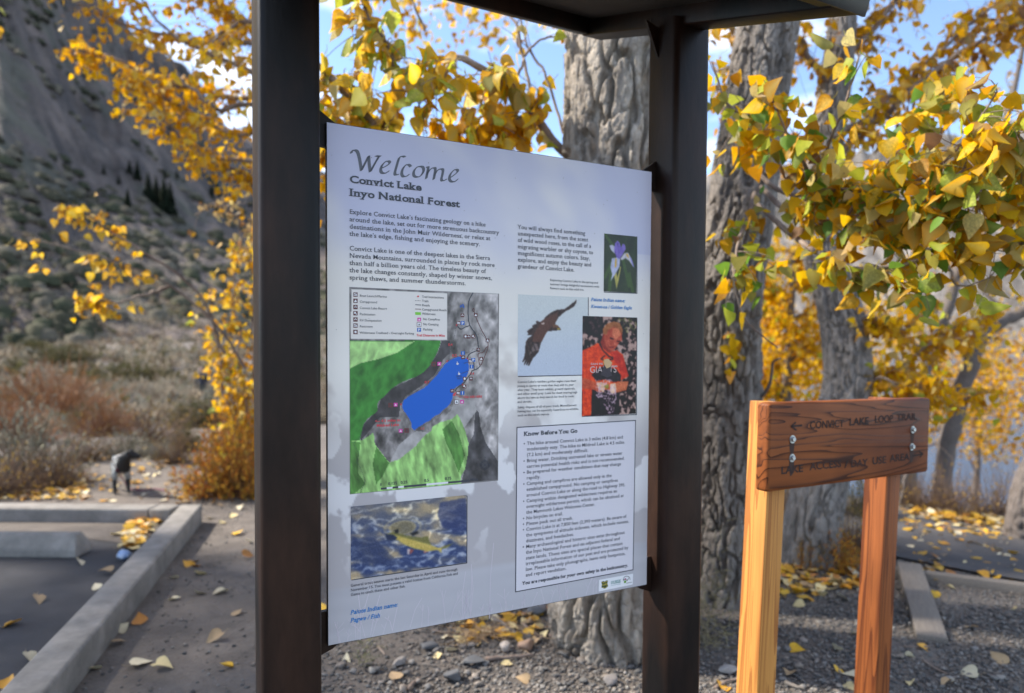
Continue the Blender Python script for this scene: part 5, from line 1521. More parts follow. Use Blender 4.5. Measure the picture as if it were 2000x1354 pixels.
# --- slim dark trunks at the shore
yD = 9.5
p0 = G(1770, 905)
for base_px, pts, r0, r1, lab in (
        ((1770, 930), [(1778, 840), (1800, 740), (1835, 640), (1862, 560), (1885, 480), (1930, 330), (1990, 150), (2010, -50)], 0.13, 0.02, 'slender dark tree leaning over the lake shore behind the yellow branches'),
        ((1835, 945), [(1848, 880), (1872, 780), (1905, 680), (1935, 640), (1990, 610), (2080, 560)], 0.13, 0.08, 'dark crooked tree bending low across the lake')):
    a_ = at(base_px[0], base_px[1], 9.5); gq = np.array([a_[0], a_[1], float(zg(a_[0], a_[1]))])
    t_ = Tree('shore_tree', gq, lab)
    P = t_.limb([gq - np.array([0, 0, 0.3])] + [at(a, b_, gq[1]) for a, b_ in pts], r0, r1, 40, 'trunk', M_BARKD, 10, 0.05)
    for k in range(7):
        i = int(np.linspace(12, 36, 7)[k])
        dirv = np.array([t_.rng.normal(0, 1), t_.rng.normal(0, 0.6), 0.5])
        B_ = t_.limb([P[i], P[i] + dirv * 0.6, P[i] + dirv * 1.2 + np.array([0, 0, 0.4])], 0.03, 0.008, 12, 'branch', M_BARKD, 5, 0.08)
        t_.sprays(B_, 14, 0.45, 3, 0.07, {'yellow': 5, 'gold': 5, 'amber': 2, 'pale': 1}, twr=0.004)
    t_.finish(300, 9)
gq = G(2004, 1052)
t_ = Tree('cottonwood_tree', gq, 'dark brown trunk leaning away beyond the paved path beside the lake')
trunk(t_, [(gq[0], gq[1], gq[2] - 0.2, 0.15), (*at(2016, 960, gq[1]), 0.13), (*at(2060, 840, gq[1] + .2), 0.12), (*at(2130, 600, gq[1] + .5), 0.17), (*at(2200, 200, gq[1] + .8), 0.09), (*at(2240, -150, gq[1] + 1.0), 0.03)], 90, 160, 0.05, 0.16, 0.016, M_BARKD, 23)
t_.limb([at(2150, 480, gq[1] + .6), at(2210, 300, gq[1] + .3), at(2300, 150, gq[1])], 0.05, 0.015, m=M_BARKD)
t_.cloud(at(2260, 60, gq[1] + .8), (0.9, 0.9, 0.9), 1100, 0.08, Y1)
t_.finish()

# --- bright yellow tree by the water, behind the trunks
gI = np.array([3.62, 9.0, float(zg(3.62, 9.0))])
tI = Tree('willow_tree', gI, 'bright yellow leafy tree by the water between the grey trunks')
P = tI.limb([gI - np.array([0, 0, .3])] + [at(a, b_, gI[1]) for a, b_ in ((1532, 800), (1540, 700), (1545, 600), (1550, 480))], 0.09, 0.03, 30, 'trunk', M_BARKD, 8)
for k in range(12):
    i = 8 + k * 2 if 8 + k * 2 < 29 else 28
    dv = np.array([tI.rng.normal(0, 1), tI.rng.normal(0, 0.6), 0.45])
    B_ = tI.limb([P[i], P[i] + dv * 0.45, P[i] + dv * 0.8 + np.array([0, 0, 0.15])], 0.02, 0.006, 10, 'branch', M_TWIG, 5, 0.06)
    tI.sprays(B_, 52, 0.4, 5, 0.085, {'yellow': 6, 'gold': 3, 'pale': 1, 'lime': 0.5}, twr=0.003)
tI.cloud((3.7, 9.4, 2.0), (1.5, 1.0, 1.7), 2600, 0.085, {'yellow': 6, 'gold': 3, 'pale': 1, 'lime': 0.5})
tI.finish(300, 9)
tA.finish(300); tB.finish(300); tC.finish(300)

# --- golden trees further along the shore
for k, (px_, Y_, hh, lab) in enumerate(((1760, 12.5, 3.4, 'golden tree on the shore behind the red-brown sign post'), (1905, 15.0, 3.6, 'golden brown tree on the far bank behind the crooked dark tree'), (1420, 13.0, 4.0, 'golden tree by the water behind the grey furrowed trunk'), (2040, 13.0, 3.2, 'yellow tree by the water beyond the dark leaning trunk'))):
    a_ = at(px_, 700, Y_); g_ = np.array([a_[0], a_[1], float(zg(a_[0], a_[1]))])
    t_ = Tree('shore_willow', g_, lab)
    P = t_.limb([g_ - np.array([0, 0, .3]), g_ + np.array([.1, 0, hh * .4]), g_ + np.array([-.1, .1, hh * .9])], 0.09, 0.03, 24, 'trunk', M_BARKD, 7)
    for j in range(6):
        dv_ = np.array([t_.rng.normal(), t_.rng.normal() * .7, .5])
        t_.limb([P[8 + j * 2], P[8 + j * 2] + dv_ * .6, P[8 + j * 2] + dv_ * 1.2], 0.025, 0.006, 10, 'branch', M_TWIG, 5)
    t_.cloud(g_ + np.array([0, 0, hh * .75]), (1.5, 1.0, hh * .45), 1500, 0.085, Y4 if k % 2 else {'yellow': 5, 'gold': 5, 'amber': 2})
    t_.finish(300, 9)

# --- tree whose boughs hang over the parking bay; its trunk stands behind the panel
gG = np.array([-2.46, 7.4, float(zg(-2.46, 7.4))])
tG = Tree('aspen_tree', gG, 'golden tree behind the kiosk with long boughs reaching over the parking bay')
trunk(tG, [(gG[0], gG[1], gG[2] - .15, 0.2), (gG[0], gG[1], 1.2, 0.18), (gG[0] - .05, gG[1], 2.4, 0.16), (gG[0] - .1, gG[1], 3.8, 0.13), (gG[0], gG[1], 5.5, 0.09), (gG[0], gG[1], 7.5, 0.04)], 80, 180, 0.06, 0.14, 0.014, M_BARK2, 31)
gb = lambda z: (gG[0] - 0.07, gG[1], z)
BG = (40, -60, 520, 620)
for zs, pts, n_, lv_ in (
        (3.6, [(560, 130, 6.6), (500, 90, 6.3), (400, 76, 6.2), (320, 70, 6.1), (240, 45, 6.1), (150, 10, 6.1)], 46, 5),
        (3.9, [(560, 170, 6.4), (500, 146, 6.1), (420, 112, 6.0), (340, 72, 6.0), (285, 15, 6.0), (250, -40, 6.0)], 20, 5),
        (3.2, [(560, 230, 6.2), (500, 210, 5.7), (440, 212, 5.6), (390, 190, 5.6), (345, 140, 5.6), (332, 115, 5.6)], 12, 4),
        (3.0, [(570, 340, 6.5), (500, 318, 6.3), (430, 305, 6.2), (370, 290, 6.2), (300, 200, 6.2), (275, 160, 6.2)], 42, 5),
        (3.3, [(560, 200, 6.8), (470, 190, 6.7), (400, 180, 6.7), (300, 150, 6.7), (200, 110, 6.7), (150, 90, 6.7)], 64, 5),
        (3.1, [(560, 260, 6.8), (460, 260, 6.7), (380, 230, 6.7), (310, 190, 6.7), (250, 170, 6.7)], 56, 5),
        (4.0, [(560, 80, 6.5), (470, 40, 6.4), (420, 0, 6.4), (380, -60, 6.4)], 56, 4),
        (2.7, [(570, 420, 6.7), (500, 360, 6.6), (440, 330, 6.6), (370, 290, 6.6)], 40, 5),
        (3.6, [(560, 60, 5.2), (500, 40, 5.1), (440, 60, 5.0), (400, 120, 5.0)], 34, 4)):
    b = tG.limb([gb(zs)] + pts3(pts), 0.035, 0.005, 34, sides=6, wob=0.05)
    tG.sprays(b, int(n_ * 1.25), 0.3, lv_, 0.066, Y3, t0=0.3, droop=0.4, twr=0.003, box=BG)
tG.cloud((-3.3, 5.3, 5.7), (2.3, 1.6, 0.9), 3400, 0.10, Y3)  # leaf mass added above the view to shade the gravel by the sign
tG.cloud((-0.7, gG[1] + 0.6, 6.6), (2.4, 1.8, 1.6), 1800, 0.10, Y3)
tG.finish(300)

# --- out-of-view tree added so that its crown shades the dirt by the kerb
tK = Tree('cottonwood_tree', (-7.0, 5.6, float(zg(-7.0, 5.6))), 'broad cottonwood beside the parking bay shading the kerb')
trunk(tK, [(-7.0, 5.6, -.15, .28), (-7.0, 5.6, 1.2, .25), (-6.95, 5.6, 2.6, .22), (-6.9, 5.6, 4.2, .18), (-6.9, 5.6, 6.5, .08)], 60, 120, 0.07, 0.18, 0.02, M_BARK2, 41)
tK.limb([(-6.95, 5.6, 3.0), (-6.2, 5.2, 4.0), (-5.6, 4.9, 5.0)], 0.09, 0.03, m=M_BARK2)
tK.limb([(-6.95, 5.6, 3.4), (-7.6, 6.0, 4.4), (-8.2, 6.3, 5.4)], 0.09, 0.03, m=M_BARK2)
tK.cloud((-6.9, 5.5, 5.4), (2.1, 2.6, 1.6), 5200, 0.115, Y1)
tK.finish(300)

# --- tall yellow bush beside the left post
gH = G(492, 935)
tH = Tree('young_aspen', gH, 'tall slim yellow sapling growing beside the kiosk post at the edge of the dirt')
stems = []
for px, lean, hgt in ((492, -40, 480), (475, -70, 560), (510, -20, 420), (520, 10, 380), (468, -20, 640)):
    P = tH.limb([G(px, 930), at(px + lean * .3, 820, gH[1]), at(px + lean * .7, (930 + hgt) / 2 - 40, gH[1] + .1), at(px + lean, hgt, gH[1] + .2)], 0.022, 0.006, 30, 'stem', M_TWIG, 6, 0.06)
    tH.sprays(P, 46, 0.34, 5, 0.072, {'yellow': 6, 'gold': 4, 'amber': 2, 'pale': 0.8, 'lime': 0.8}, t0=0.15, droop=0.2, twr=0.0026, box=(360, 380, 640, 960))
for pts in ([(480, 720, 6.8), (440, 660, 6.6), (390, 600, 6.4), (320, 555, 6.2), (250, 520, 6.0), (180, 490, 5.9), (60, 470, 5.8)], [(440, 690, 6.8), (380, 560, 6.3), (260, 480, 6.1), (180, 420, 6.0), (130, 400, 6.0)], [(330, 560, 6.3), (260, 580, 6.0), (200, 590, 5.9), (175, 575, 5.9)]):
    P = tH.limb(pts3(pts), 0.016, 0.004, 30, 'branch', M_TWIG, 6, 0.04)
    tH.sprays(P, 18, 0.22, 4, 0.075, Y3, t0=0.5, droop=0.3, twr=0.0024, box=(30, 370, 300, 640))
P = tH.limb(pts3([(380, 420, 6.9), (420, 400, 6.9), (470, 430, 7.0), (500, 480, 7.1)]), 0.008, 0.004, 20, 'branch', M_TWIG, 5)
tH.sprays(P, 30, 0.3, 4, 0.06, {'tan': 4, 'brown': 2, 'gold': 1.5, 'pale': 1}, box=(330, 370, 520, 560))
tH.finish(300)

# ------------------------------------------------------------------ shrubs and far vegetation
def shrub_mesh(name, seed, n, cb, ct, cl, leaves=3, lsz=0.06, flat=1.0, thick=0.011, dense=0.75):
    g = np.random.default_rng(seed)
    parts, cols = [], []
    LQ, LC = [], []
    for k in range(n):
        a = g.uniform(0, 2 * np.pi); el_ = np.arccos(g.uniform(0.02, 1.0))
        rr_ = g.uniform(dense, 1.05) * (0.85 + 0.3 * noise(np.array([[math.cos(a) * 2 + seed, math.sin(a) * 2 + el_ * 2]]), seed)[0])
        tip = np.array([math.sin(el_) * math.cos(a), math.sin(el_) * math.sin(a), math.cos(el_) * flat + 0.05]) * rr_
        b0 = np.array([g.normal(0, 0.18), g.normal(0, 0.18), -0.03])
        mid = b0 * 0.5 + tip * 0.5 + np.array([0, 0, -0.08]) + g.normal(0, 0.05, 3)
        P = spline([b0, mid, tip], 5)
        V, F = tube(P, np.linspace(thick, thick * 0.35, 5), 3)
        parts.append((V, F))
        w = np.repeat(np.linspace(0, 1, 5), 3)[:, NX]
        cols.append((np.asarray(cb) * (1 - w) + np.asarray(ct) * w) * g.uniform(0.75, 1.25))
        for j in range(leaves):
            f = g.uniform(0.35, 1.0) * 4
            i = min(int(f), 3)
            p = P[i] + (P[i + 1] - P[i]) * (f - i) + g.normal(0, 0.03, 3)
            t = (P[i + 1] - P[i]); t = t / np.linalg.norm(t) + g.normal(0, 0.7, 3); t /= np.linalg.norm(t)
            nn_ = np.cross(t, g.normal(size=3)); nn_ /= np.linalg.norm(nn_)
            s_ = lsz * g.uniform(0.6, 1.3)
            LQ.append([p - nn_ * s_ * .3 + t * s_ * .4, p, p + nn_ * s_ * .3 + t * s_ * .4, p + t * s_])
            c = np.asarray(cl[g.integers(len(cl))]) * g.uniform(0.7, 1.2)
            LC += [c] * 4
    V, F = join(parts)
    C_ = np.concatenate(cols)
    if LQ:
        n0 = len(V)
        V = np.concatenate([V, np.array(LQ).reshape(-1, 3)])
        F = np.concatenate([F, np.arange(len(LQ) * 4).reshape(-1, 4) + n0])
        C_ = np.concatenate([C_, np.array(LC)])
    return mesh(name, V, F, M_SHRUB, C_)
SAGE = [(0.25, 0.24, 0.185), (0.20, 0.195, 0.145), (0.33, 0.31, 0.24)]
OLIV = [(0.115, 0.105, 0.04), (0.08, 0.08, 0.035), (0.16, 0.13, 0.05)]
SHR = {
    'sage': [shrub_mesh('sagebrush', 200 + k, 170, (0.13, 0.11, 0.09), (0.23, 0.22, 0.175), SAGE, 5, 0.075) for k in range(3)],
    'rust': [shrub_mesh('willow_thicket', 210 + k, 420, (0.13, 0.085, 0.07), (0.34, 0.155, 0.07), [(0.30, 0.14, 0.05), (0.22, 0.10, 0.05)], 3, 0.045, 0.9, 0.008) for k in range(2)],
    'tan': [shrub_mesh('rabbitbrush', 220 + k, 220, (0.18, 0.15, 0.12), (0.40, 0.34, 0.26), [(0.42, 0.36, 0.27), (0.33, 0.28, 0.2)], 4, 0.07, 0.9) for k in range(2)],
    'olive': [shrub_mesh('bitterbrush', 230 + k, 200, (0.08, 0.06, 0.05), (0.13, 0.11, 0.05), OLIV, 7, 0.08, 0.8) for k in range(2)],
    'orange': [shrub_mesh('wild_rose', 240 + k, 260, (0.15, 0.07, 0.05), (0.25, 0.12, 0.06), [(0.55, 0.24, 0.035), (0.48, 0.17, 0.03), (0.60, 0.34, 0.05), (0.3, 0.2, 0.05)], 9, 0.075, 1.0, 0.007) for k in range(2)],
    'twig': [shrub_mesh('bare_brush', 250 + k, 260, (0.12, 0.085, 0.07), (0.24, 0.165, 0.125), [(0.30, 0.19, 0.10), (0.45, 0.28, 0.05)], 2, 0.05, 1.1, 0.007) for k in range(2)],
    'grass': [shrub_mesh('dry_grass_tuft', 260 + k, 200, (0.30, 0.24, 0.15), (0.46, 0.38, 0.24), [(0.4, 0.3, 0.2)], 0, 0.05, 1.5, 0.008) for k in range(2)],
}
sg = np.random.default_rng(19)
def ZB(x, y): return float(zg(x, y))
def shrub(kind, p, w, h, label, cat, group=None, name=None):
    me = SHR[kind][int(sg.integers(len(SHR[kind])))]
    o = link(name or me.name.split('.')[0], me, None, label, cat, group)
    o.location = p
    o.rotation_euler = (0, 0, sg.uniform(0, 6.28))
    o.scale = (w, w * sg.uniform(0.85, 1.15), h)
    return o
def shrub_px(kind, px, base_y, wpx, hpx, label, cat='shrub', group=None, name=None):
    p = G(px, base_y)
    k = np.hypot(p[0], p[1]) / F_PX
    return shrub(kind, p, wpx / 2 * k, hpx * k, label, cat, group, name)
shrub_px('rust', 105, 830, 225, 125, 'wide rust-brown leafless willow thicket behind the grey sagebrush')
shrub_px('sage', 55, 935, 190, 130, 'tall grey-green sagebrush beside the trail, close to the far kerb')
shrub_px('twig', 120, 950, 120, 75, 'low brown twiggy brush with leaf litter next to the trail')
shrub_px('twig', 10, 965, 150, 90, 'dark tangled brush just behind the far kerb')
shrub_px('sage', 250, 892, 120, 52, 'low rounded grey sagebrush at the bend of the trail behind the dog')
shrub_px('sage', 310, 895, 70, 40, 'small blue-grey sagebrush next to the low rounded one at the bend')
shrub_px('tan', 235, 790, 60, 52, 'pale round rabbitbrush beside the rust-brown thicket')
shrub_px('tan', 307, 792, 90, 55, 'wide cream-coloured rabbitbrush in the row behind the trail bend')
shrub_px('tan', 362, 800, 45, 50, 'narrow cream rabbitbrush near the walking person')
shrub_px('twig', 300, 865, 160, 75, 'thin tan brush between the cream rabbitbrush and the trail bend')
shrub_px('olive', 365, 880, 70, 60, 'dark olive bush where the trail passes the orange rose bush')
shrub_px('orange', 425, 968, 150, 120, 'dense orange wild rose bush at the edge of the dirt beside the post')
shrub_px('orange', 485, 968, 130, 170, 'taller orange and yellow rose bush half behind the kiosk post')
shrub_px('orange', 460, 900, 110, 130, 'golden brown bush behind the orange rose bush')
shrub_px('rust', 205, 850, 120, 70, 'small rust-brown thicket next to the wide one beside the trail')
shrub_px('twig', 165, 900, 110, 80, 'brown twiggy brush on the trail edge behind the tall sagebrush')
shrub_px('twig', 345, 905, 90, 70, 'brown twiggy brush on the trail edge before the orange rose bush')
shrub_px('rust', 20, 868, 150, 95, 'rust-brown thicket behind the tall grey-green sagebrush')
for kind, px, by, w, h in (('olive', 265, 745, 150, 50), ('olive', 130, 705, 110, 34), ('olive', 60, 690, 80, 28)):
    shrub_px(kind, px, by, w, h, 'dark olive bitterbrush spread low over the flat above the willow thicket', group='olive bushes on the flat')
TXT = {'sage': 'grey-green sagebrush scattered over the flat at the foot of the scree slope', 'tan': 'straw-coloured rabbitbrush scattered over the flat at the foot of the scree slope',
       'olive': 'dark green bush scattered over the flat at the foot of the scree slope', 'twig': 'bare brown brush scattered over the flat at the foot of the scree slope'}
for k in range(230):
    px = sg.uniform(-120, 640)
    r_ = 14.5 * math.exp(sg.uniform(0, 1) * 1.75)
    a = math.atan((px - 1000) / F_PX)
    x, y = r_ * math.sin(a) / math.cos(a) * math.cos(a), r_ * math.cos(a)
    tpx = 240 + (395 - 240) * (r_ - 7) / 26
    if r_ < 33 and abs(px - tpx) < 900 / r_ * 1.0: continue
    kind = ['sage', 'tan', 'olive', 'twig', 'olive'][int(sg.choice(5, p=[.3, .3, .14, .16, .10]))]
    s_ = sg.uniform(0.5, 1.15) * (1.0 if r_ < 30 else 1.25)
    where = 'on the near flat beside the trail' if r_ < 26 else 'far out on the flat' if r_ < 45 else 'on the rise at the foot of the slope'
    lab = ('large ' if s_ > 1.1 else 'small ' if s_ < 0.75 else 'mid-sized ') + TXT[kind].split(' scattered')[0] + ' ' + where
    shrub(kind, (x, y, float(zg(x, y))), s_ * 0.85, s_ * sg.uniform(0.5, 0.85), lab, 'shrub', 'brush on the flat (%s)' % kind)
# countless small brush on the far flat and the toe of the slope
Q, C_ = [], []
for k in range(3400):
    px = sg.uniform(-250, 700); r_ = 26 * math.exp(sg.uniform(0, 1) ** 0.8 * 1.35)
    a = math.atan((px - 1000) / F_PX)
    x, y = r_ * math.sin(a), r_ * math.cos(a)
    z = float(np.interp(r_, [0, 60, 1e4], [0, 0, 0]))
    z = max(ZB(x, y), zmount(px, r_)[2] if r_ > 60 else -9)
    s_ = sg.uniform(0.25, 0.8)
    base = np.array([(0.23, 0.21, 0.16), (0.34, 0.28, 0.20), (0.13, 0.115, 0.05), (0.22, 0.16, 0.11)][int(sg.choice(4, p=[.24, .38, .14, .24]))])
    for j in range(16):
        d = sg.normal(size=3); d[2] = abs(d[2]) * .8; d /= np.linalg.norm(d)
        t = np.cross(d, sg.normal(size=3)); t /= np.linalg.norm(t) + 1e-6
        o_ = np.array([x, y, z]) + d * s_ * sg.uniform(.3, .8)
        l_ = s_ * .42
        Q += [o_ - t * l_ * .3, o_ + t * l_ * .3, o_ + d * l_ + t * l_ * .15, o_ + d * l_ - t * l_ * .15]
        C_ += [base * sg.uniform(.65, 1.3)] * 4
link('brush', mesh('brush', np.array(Q), np.arange(len(Q)).reshape(-1, 4), M_SHRUB, np.array(C_)), None, 'low grey and tan brush covering the flat below the scree slope', 'brush', kind='stuff')
# brush on the lake side
for px, by, w, h, kind, lab in ((1680, 1080, 130, 130, 'twig', 'reddish brown brush between the two posts of the wooden sign'), (1640, 1115, 90, 80, 'orange', 'small autumn bush with yellow-green and orange leaves at the bent trunk'),
                                (1690, 1010, 90, 90, 'olive', 'dark green bush behind the red-brown sign post'), (1850, 1000, 130, 80, 'twig', 'brown lakeside brush bordering the paved path'), (1940, 1010, 150, 85, 'twig', 'brown lakeside brush in front of the dark leaning trunk'),
                                (1790, 990, 110, 70, 'twig', 'brown lakeside brush next to the slender dark trees'), (1900, 960, 170, 110, 'twig', 'thin bare brush on the bank above the water'), (1400, 1020, 130, 130, 'twig', 'bare brown brush behind the grey furrowed trunk'), (1540, 1000, 120, 120, 'twig', 'bare brown brush under the bright yellow tree'),
                                (1575, 1110, 50, 75, 'orange', 'yellow-green sprout at the foot of the bent trunk')):
    shrub_px(kind, px, by, w, h, lab)
# sapling twigs on the bank, with a few leaves
for k, (px, by, tx_, ty) in enumerate(((1830, 985, 1890, 640), (1905, 990, 1960, 700), (1975, 990, 1985, 720), (1870, 960, 1830, 700), (1760, 985, 1740, 720))):
    p = G(px, by)
    t_ = Tree('bank_sapling', p, ['thin curved sapling on the bank above the brush', 'thin forked sapling on the bank near the dark leaning trunk', 'upright thin sapling beside the dark leaning trunk', 'thin sapling crossing in front of the crooked dark tree', 'thin sapling behind the red-brown sign post'][k])
    P = t_.limb([p, at(px + (tx_ - px) * .5 + 12, (by + ty) / 2, p[1]), at(tx_, ty, p[1])], 0.022, 0.006, 24, 'stem', M_BARKD, 6, 0.08)
    t_.sprays(P, 16, 0.5, 2, 0.06, {'yellow': 5, 'gold': 4, 'amber': 3}, t0=0.3, twr=0.004)
    t_.finish(300, 9)

# conifers on the scree slope
def conifer_mesh(seed):
    g = np.random.default_rng(seed)
    Q, C_ = [], []
    for k in range(520):
        h = g.uniform(0.04, 1.0) ** 0.8
        rr_ = (1 - h) * 0.2 * g.uniform(0.7, 1.15) + 0.012
        a = g.uniform(0, 6.283)
        d = np.array([math.cos(a), math.sin(a), -0.35])
        p = np.array([0, 0, h])
        t = np.array([-math.sin(a), math.cos(a), 0]) * rr_ * 0.28
        e = p + d * rr_
        Q += [p, e - t, e + d * rr_ * 0.15 - np.array([0, 0, rr_ * 0.2]), e + t]
        C_ += [np.array([0.022, 0.034, 0.018]) * g.uniform(0.7, 1.5)] * 4
    return np.array(Q), np.arange(len(Q)).reshape(-1, 4), np.array(C_)
CON = []
for k in range(2):
    V, F, C_ = conifer_mesh(300 + k)
    CON.append(mesh('crown', V, F, M_SHRUB, C_))
TRK = mesh('trunk', *tube(np.array([[0, 0, -0.1], [0, 0, 0.3], [0, 0, 0.98]]), [0.02, 0.016, 0.003], 6), M_BARKD)
for k, (px, yb, yt) in enumerate(((207, 345, 325), (257, 345, 318), (272, 352, 317), (236, 362, 345), (253, 408, 372), (293, 395, 342), (308, 400, 348), (323, 418, 352), (335, 420, 360), (325, 350, 330), (349, 352, 335), (425, 385, 350), (415, 390, 360))):
    r_ = 330
    for r_ in np.linspace(90, 600, 400):
        p = zmount(px, r_)
        if proj(p)[0][1] < yb: break
    o = thing('conifer', p, 'dark green conifer in the small cluster on the scree slope', 'tree', 'conifers on the scree slope')
    hgt = (yb - yt) * np.hypot(p[0], p[1]) / F_PX
    for nm, me in (('crown', CON[k % 2]), ('trunk', TRK)):
        c = link(nm, me, o)
        c.matrix_basis = Matrix.Translation(Vector(p)) @ Matrix.Rotation(k * 1.7, 4, 'Z') @ Matrix.Scale(hgt, 4)
# low scrub over the slope
n = 2600
pxs = sg.uniform(-300, 700, n); rs = 62 * np.exp(sg.uniform(0, 1, n) * 1.7)
V, C_ = [], []
for k in range(n):
    p = zmount(pxs[k], rs[k])
    if fbm((p[NX, :2] / 30), 3, 44)[0] < 0.47: continue
    s_ = sg.uniform(0.3, 1.1) * (1 + rs[k] / 250)
    a = np.linspace(0, 6.28, 6, endpoint=False)
    ring = np.stack([np.cos(a) * s_ * sg.uniform(.7, 1.2, 6), np.sin(a) * s_ * sg.uniform(.7, 1.2, 6), np.full(6, -0.2)], 1)
    V.append(np.concatenate([p + ring, p + ring * np.array([.7, .7, 0]) + np.array([0, 0, s_ * .5]), [p + np.array([0, 0, s_ * .7])]]))
    C_ += [np.array([(0.075, 0.072, 0.045), (0.13, 0.115, 0.085), (0.05, 0.055, 0.032)][k % 3]) * sg.uniform(.7, 1.3)] * 13
F1 = np.array([(i, (i + 1) % 6, 6 + (i + 1) % 6, 6 + i) for i in range(6)]); F2 = np.array([(6 + i, 6 + (i + 1) % 6, 12) for i in range(6)])
m_ = len(V); off = (np.arange(m_) * 13)[:, NX, NX]
link('scrub', mesh('scrub', np.concatenate(V), [(F1[NX] + off).reshape(-1, 4), (F2[NX] + off).reshape(-1, 3)], M_SHRUB, np.array(C_)), None, 'low dark scrub dotted over the grey scree slope', 'scrub', kind='stuff')

# ------------------------------------------------------------------ things on the ground
# concrete wheel stop
y0 = on(60, 1090, 0.03)
xe = on(150, 1090, 0.03)[0]
prof_ = [(0, 0), (0.0, 0.062), (0.055, 0.155), (0.125, 0.155), (0.18, 0.062), (0.18, 0)]
V, F = prism(prof_, np.array([-1, 0.0, 0]), 0, 1.83, np.array([xe, y0[1], 0.028]), np.array([0, 1.0, 0]), UZ)
V[3 - 1, 0] -= 0.035; V[3, 0] -= 0.035
ws = bevel(link('wheel_stop', mesh('wheel_stop', V, F, M_CONC), None, 'grey concrete wheel stop lying on the dark asphalt parallel to the far kerb', 'wheel stop'), 0.012, 3)

# timber edge of the path and a loose grey plank
e0, e1 = on(1752, 1112, 0.06), on(2000, 1143, 0.06)
d_ = (e1 - e0) / np.linalg.norm(e1 - e0)
nn_ = np.array([-d_[1], d_[0], 0])
bevel(link('timber_edging', mesh('timber_edging', *obox(np.array([e0[0], e0[1], -0.04]) - d_ * 0.25, d_ * 3.4, nn_ * 0.07, UZ * 0.10), M_GREYWOOD), None, 'weathered timber edging along the near side of the paved path', 'edging'), 0.006)
g0, g1 = on(1768, 1118, 0.02), on(1812, 1246, 0.02)
dv = g1 - g0; ln_ = np.linalg.norm(dv); dv /= ln_
sd_ = np.array([dv[1], -dv[0], 0]); sd_ = sd_ if sd_[0] > 0 else -sd_
o = link('plank', mesh('plank', *obox([0, 0, 0], [ln_, 0, 0], [0, 0.14, 0], [0, 0, 0.04]), M_GREYWOOD), None, 'weathered grey plank lying on the gravel beside the red-brown sign post', 'plank')
tz = np.array([0, 0, 1.0]); X_ = dv + tz * -0.05; X_ /= np.linalg.norm(X_)
o.matrix_world = frame4(g0 - sd_ * 0.05 + tz * 0.03, X_, sd_, np.cross(X_, sd_) if np.cross(X_, sd_)[2] > 0 else -np.cross(X_, sd_))
bevel(o, 0.004)

# stones
def stone_mesh(seed, col, flat=0.6, long=1.2, div=2):
    import bmesh
    g = np.random.default_rng(seed)
    bm = bmesh.new()
    bmesh.ops.create_icosphere(bm, subdivisions=div, radius=0.5)
    V = np.array([v.co[:] for v in bm.verts]); F = np.array([[v.index for v in f.verts] for f in bm.faces])
    bm.free()
    for k in range(13):                                  # broken facets
        d = g.normal(size=3); d /= np.linalg.norm(d)
        h = g.uniform(0.25, 0.40)
        ex = np.maximum(V @ d - h, 0)
        V = V - ex[:, NX] * d * 0.9
    V = V * (0.9 + 0.2 * fbm(V * 3 + seed, 2, seed)[:, NX])
    V = V * np.array([long, 1.0, flat])
    C_ = np.asarray(col) * (0.85 + 0.3 * fbm(V * 5 + 9, 2, seed + 1)[:, NX])
    return mesh('stone', V, F, M_STONE, C_, smooth=False)
SC_ = [(0.19, 0.178, 0.166), (0.13, 0.124, 0.118), (0.25, 0.235, 0.215), (0.27, 0.228, 0.19), (0.095, 0.092, 0.09), (0.21, 0.182, 0.16)]
STN = [stone_mesh(400 + k, SC_[k % 6], sg.uniform(0.4, 0.75), sg.uniform(1.0, 1.5)) for k in range(14)]
def place(o, p, s, rz=None, tilt=0.15, sink=0.28):
    o.location = (p[0], p[1], p[2] + s * sink)
    o.rotation_euler = (sg.normal(0, tilt), sg.normal(0, tilt), sg.uniform(0, 6.28) if rz is None else rz)
    o.scale = (s, s, s)
    return o
for px, py, s_, col, fl, lo_, rz, lab in (
        (885, 1330, 0.088, (0.125, 0.128, 0.135), 0.75, 1.05, 0.4, 'dark blue-grey blocky stone on the gravel below the panel'),
        (927, 1298, 0.085, (0.115, 0.117, 0.12), 0.38, 1.5, 0.1, 'long flat dark slate stone on the gravel below the panel'),
        (986, 1270, 0.080, (0.36, 0.31, 0.27), 0.8, 1.0, 1.2, 'pale tan wedge-shaped stone beside the heap of dry needles'),
        (1027, 1268, 0.085, (0.36, 0.235, 0.165), 0.75, 1.1, 0.7, 'orange-brown stone beside the pale tan one'),
        (780, 1300, 0.066, (0.25, 0.225, 0.205), 0.6, 1.2, 0.2, 'rounded brownish grey stone near the foot of the left post'),
        (1050, 1200, 0.11, (0.24, 0.24, 0.25), 0.7, 1.2, 0.2, 'large grey stone against the foot of the thick trunk'),
        (838, 1268, 0.075, (0.13, 0.132, 0.137), 0.35, 1.5, 0.5, 'thin dark slab near the pale curled leaves under the panel'),
        (1190, 1335, 0.075, (0.22, 0.20, 0.19), 0.6, 1.1, 0.9, 'brownish grey stone on the gravel near the kiosk post foot'),
        (865, 1220, 0.06, (0.27, 0.26, 0.25), 0.6, 1.2, 0.0, 'light grey stone at the edge of the twig litter'),
        (1422, 1315, 0.075, (0.30, 0.28, 0.26), 0.6, 1.3, 0.3, 'pale grey stone near the pale sign post')):
    place(link('stone', stone_mesh(int(px), col, fl, lo_, 3), None, lab, 'stone'), G(px, py), s_, rz, 0.08)
GRP = (('grey stone on the gravel below the panel', 95, (620, 1256, 1262, 1350)), ('grey stone on the gravel around the wooden sign', 105, (1372, 1190, 1990, 1350)))
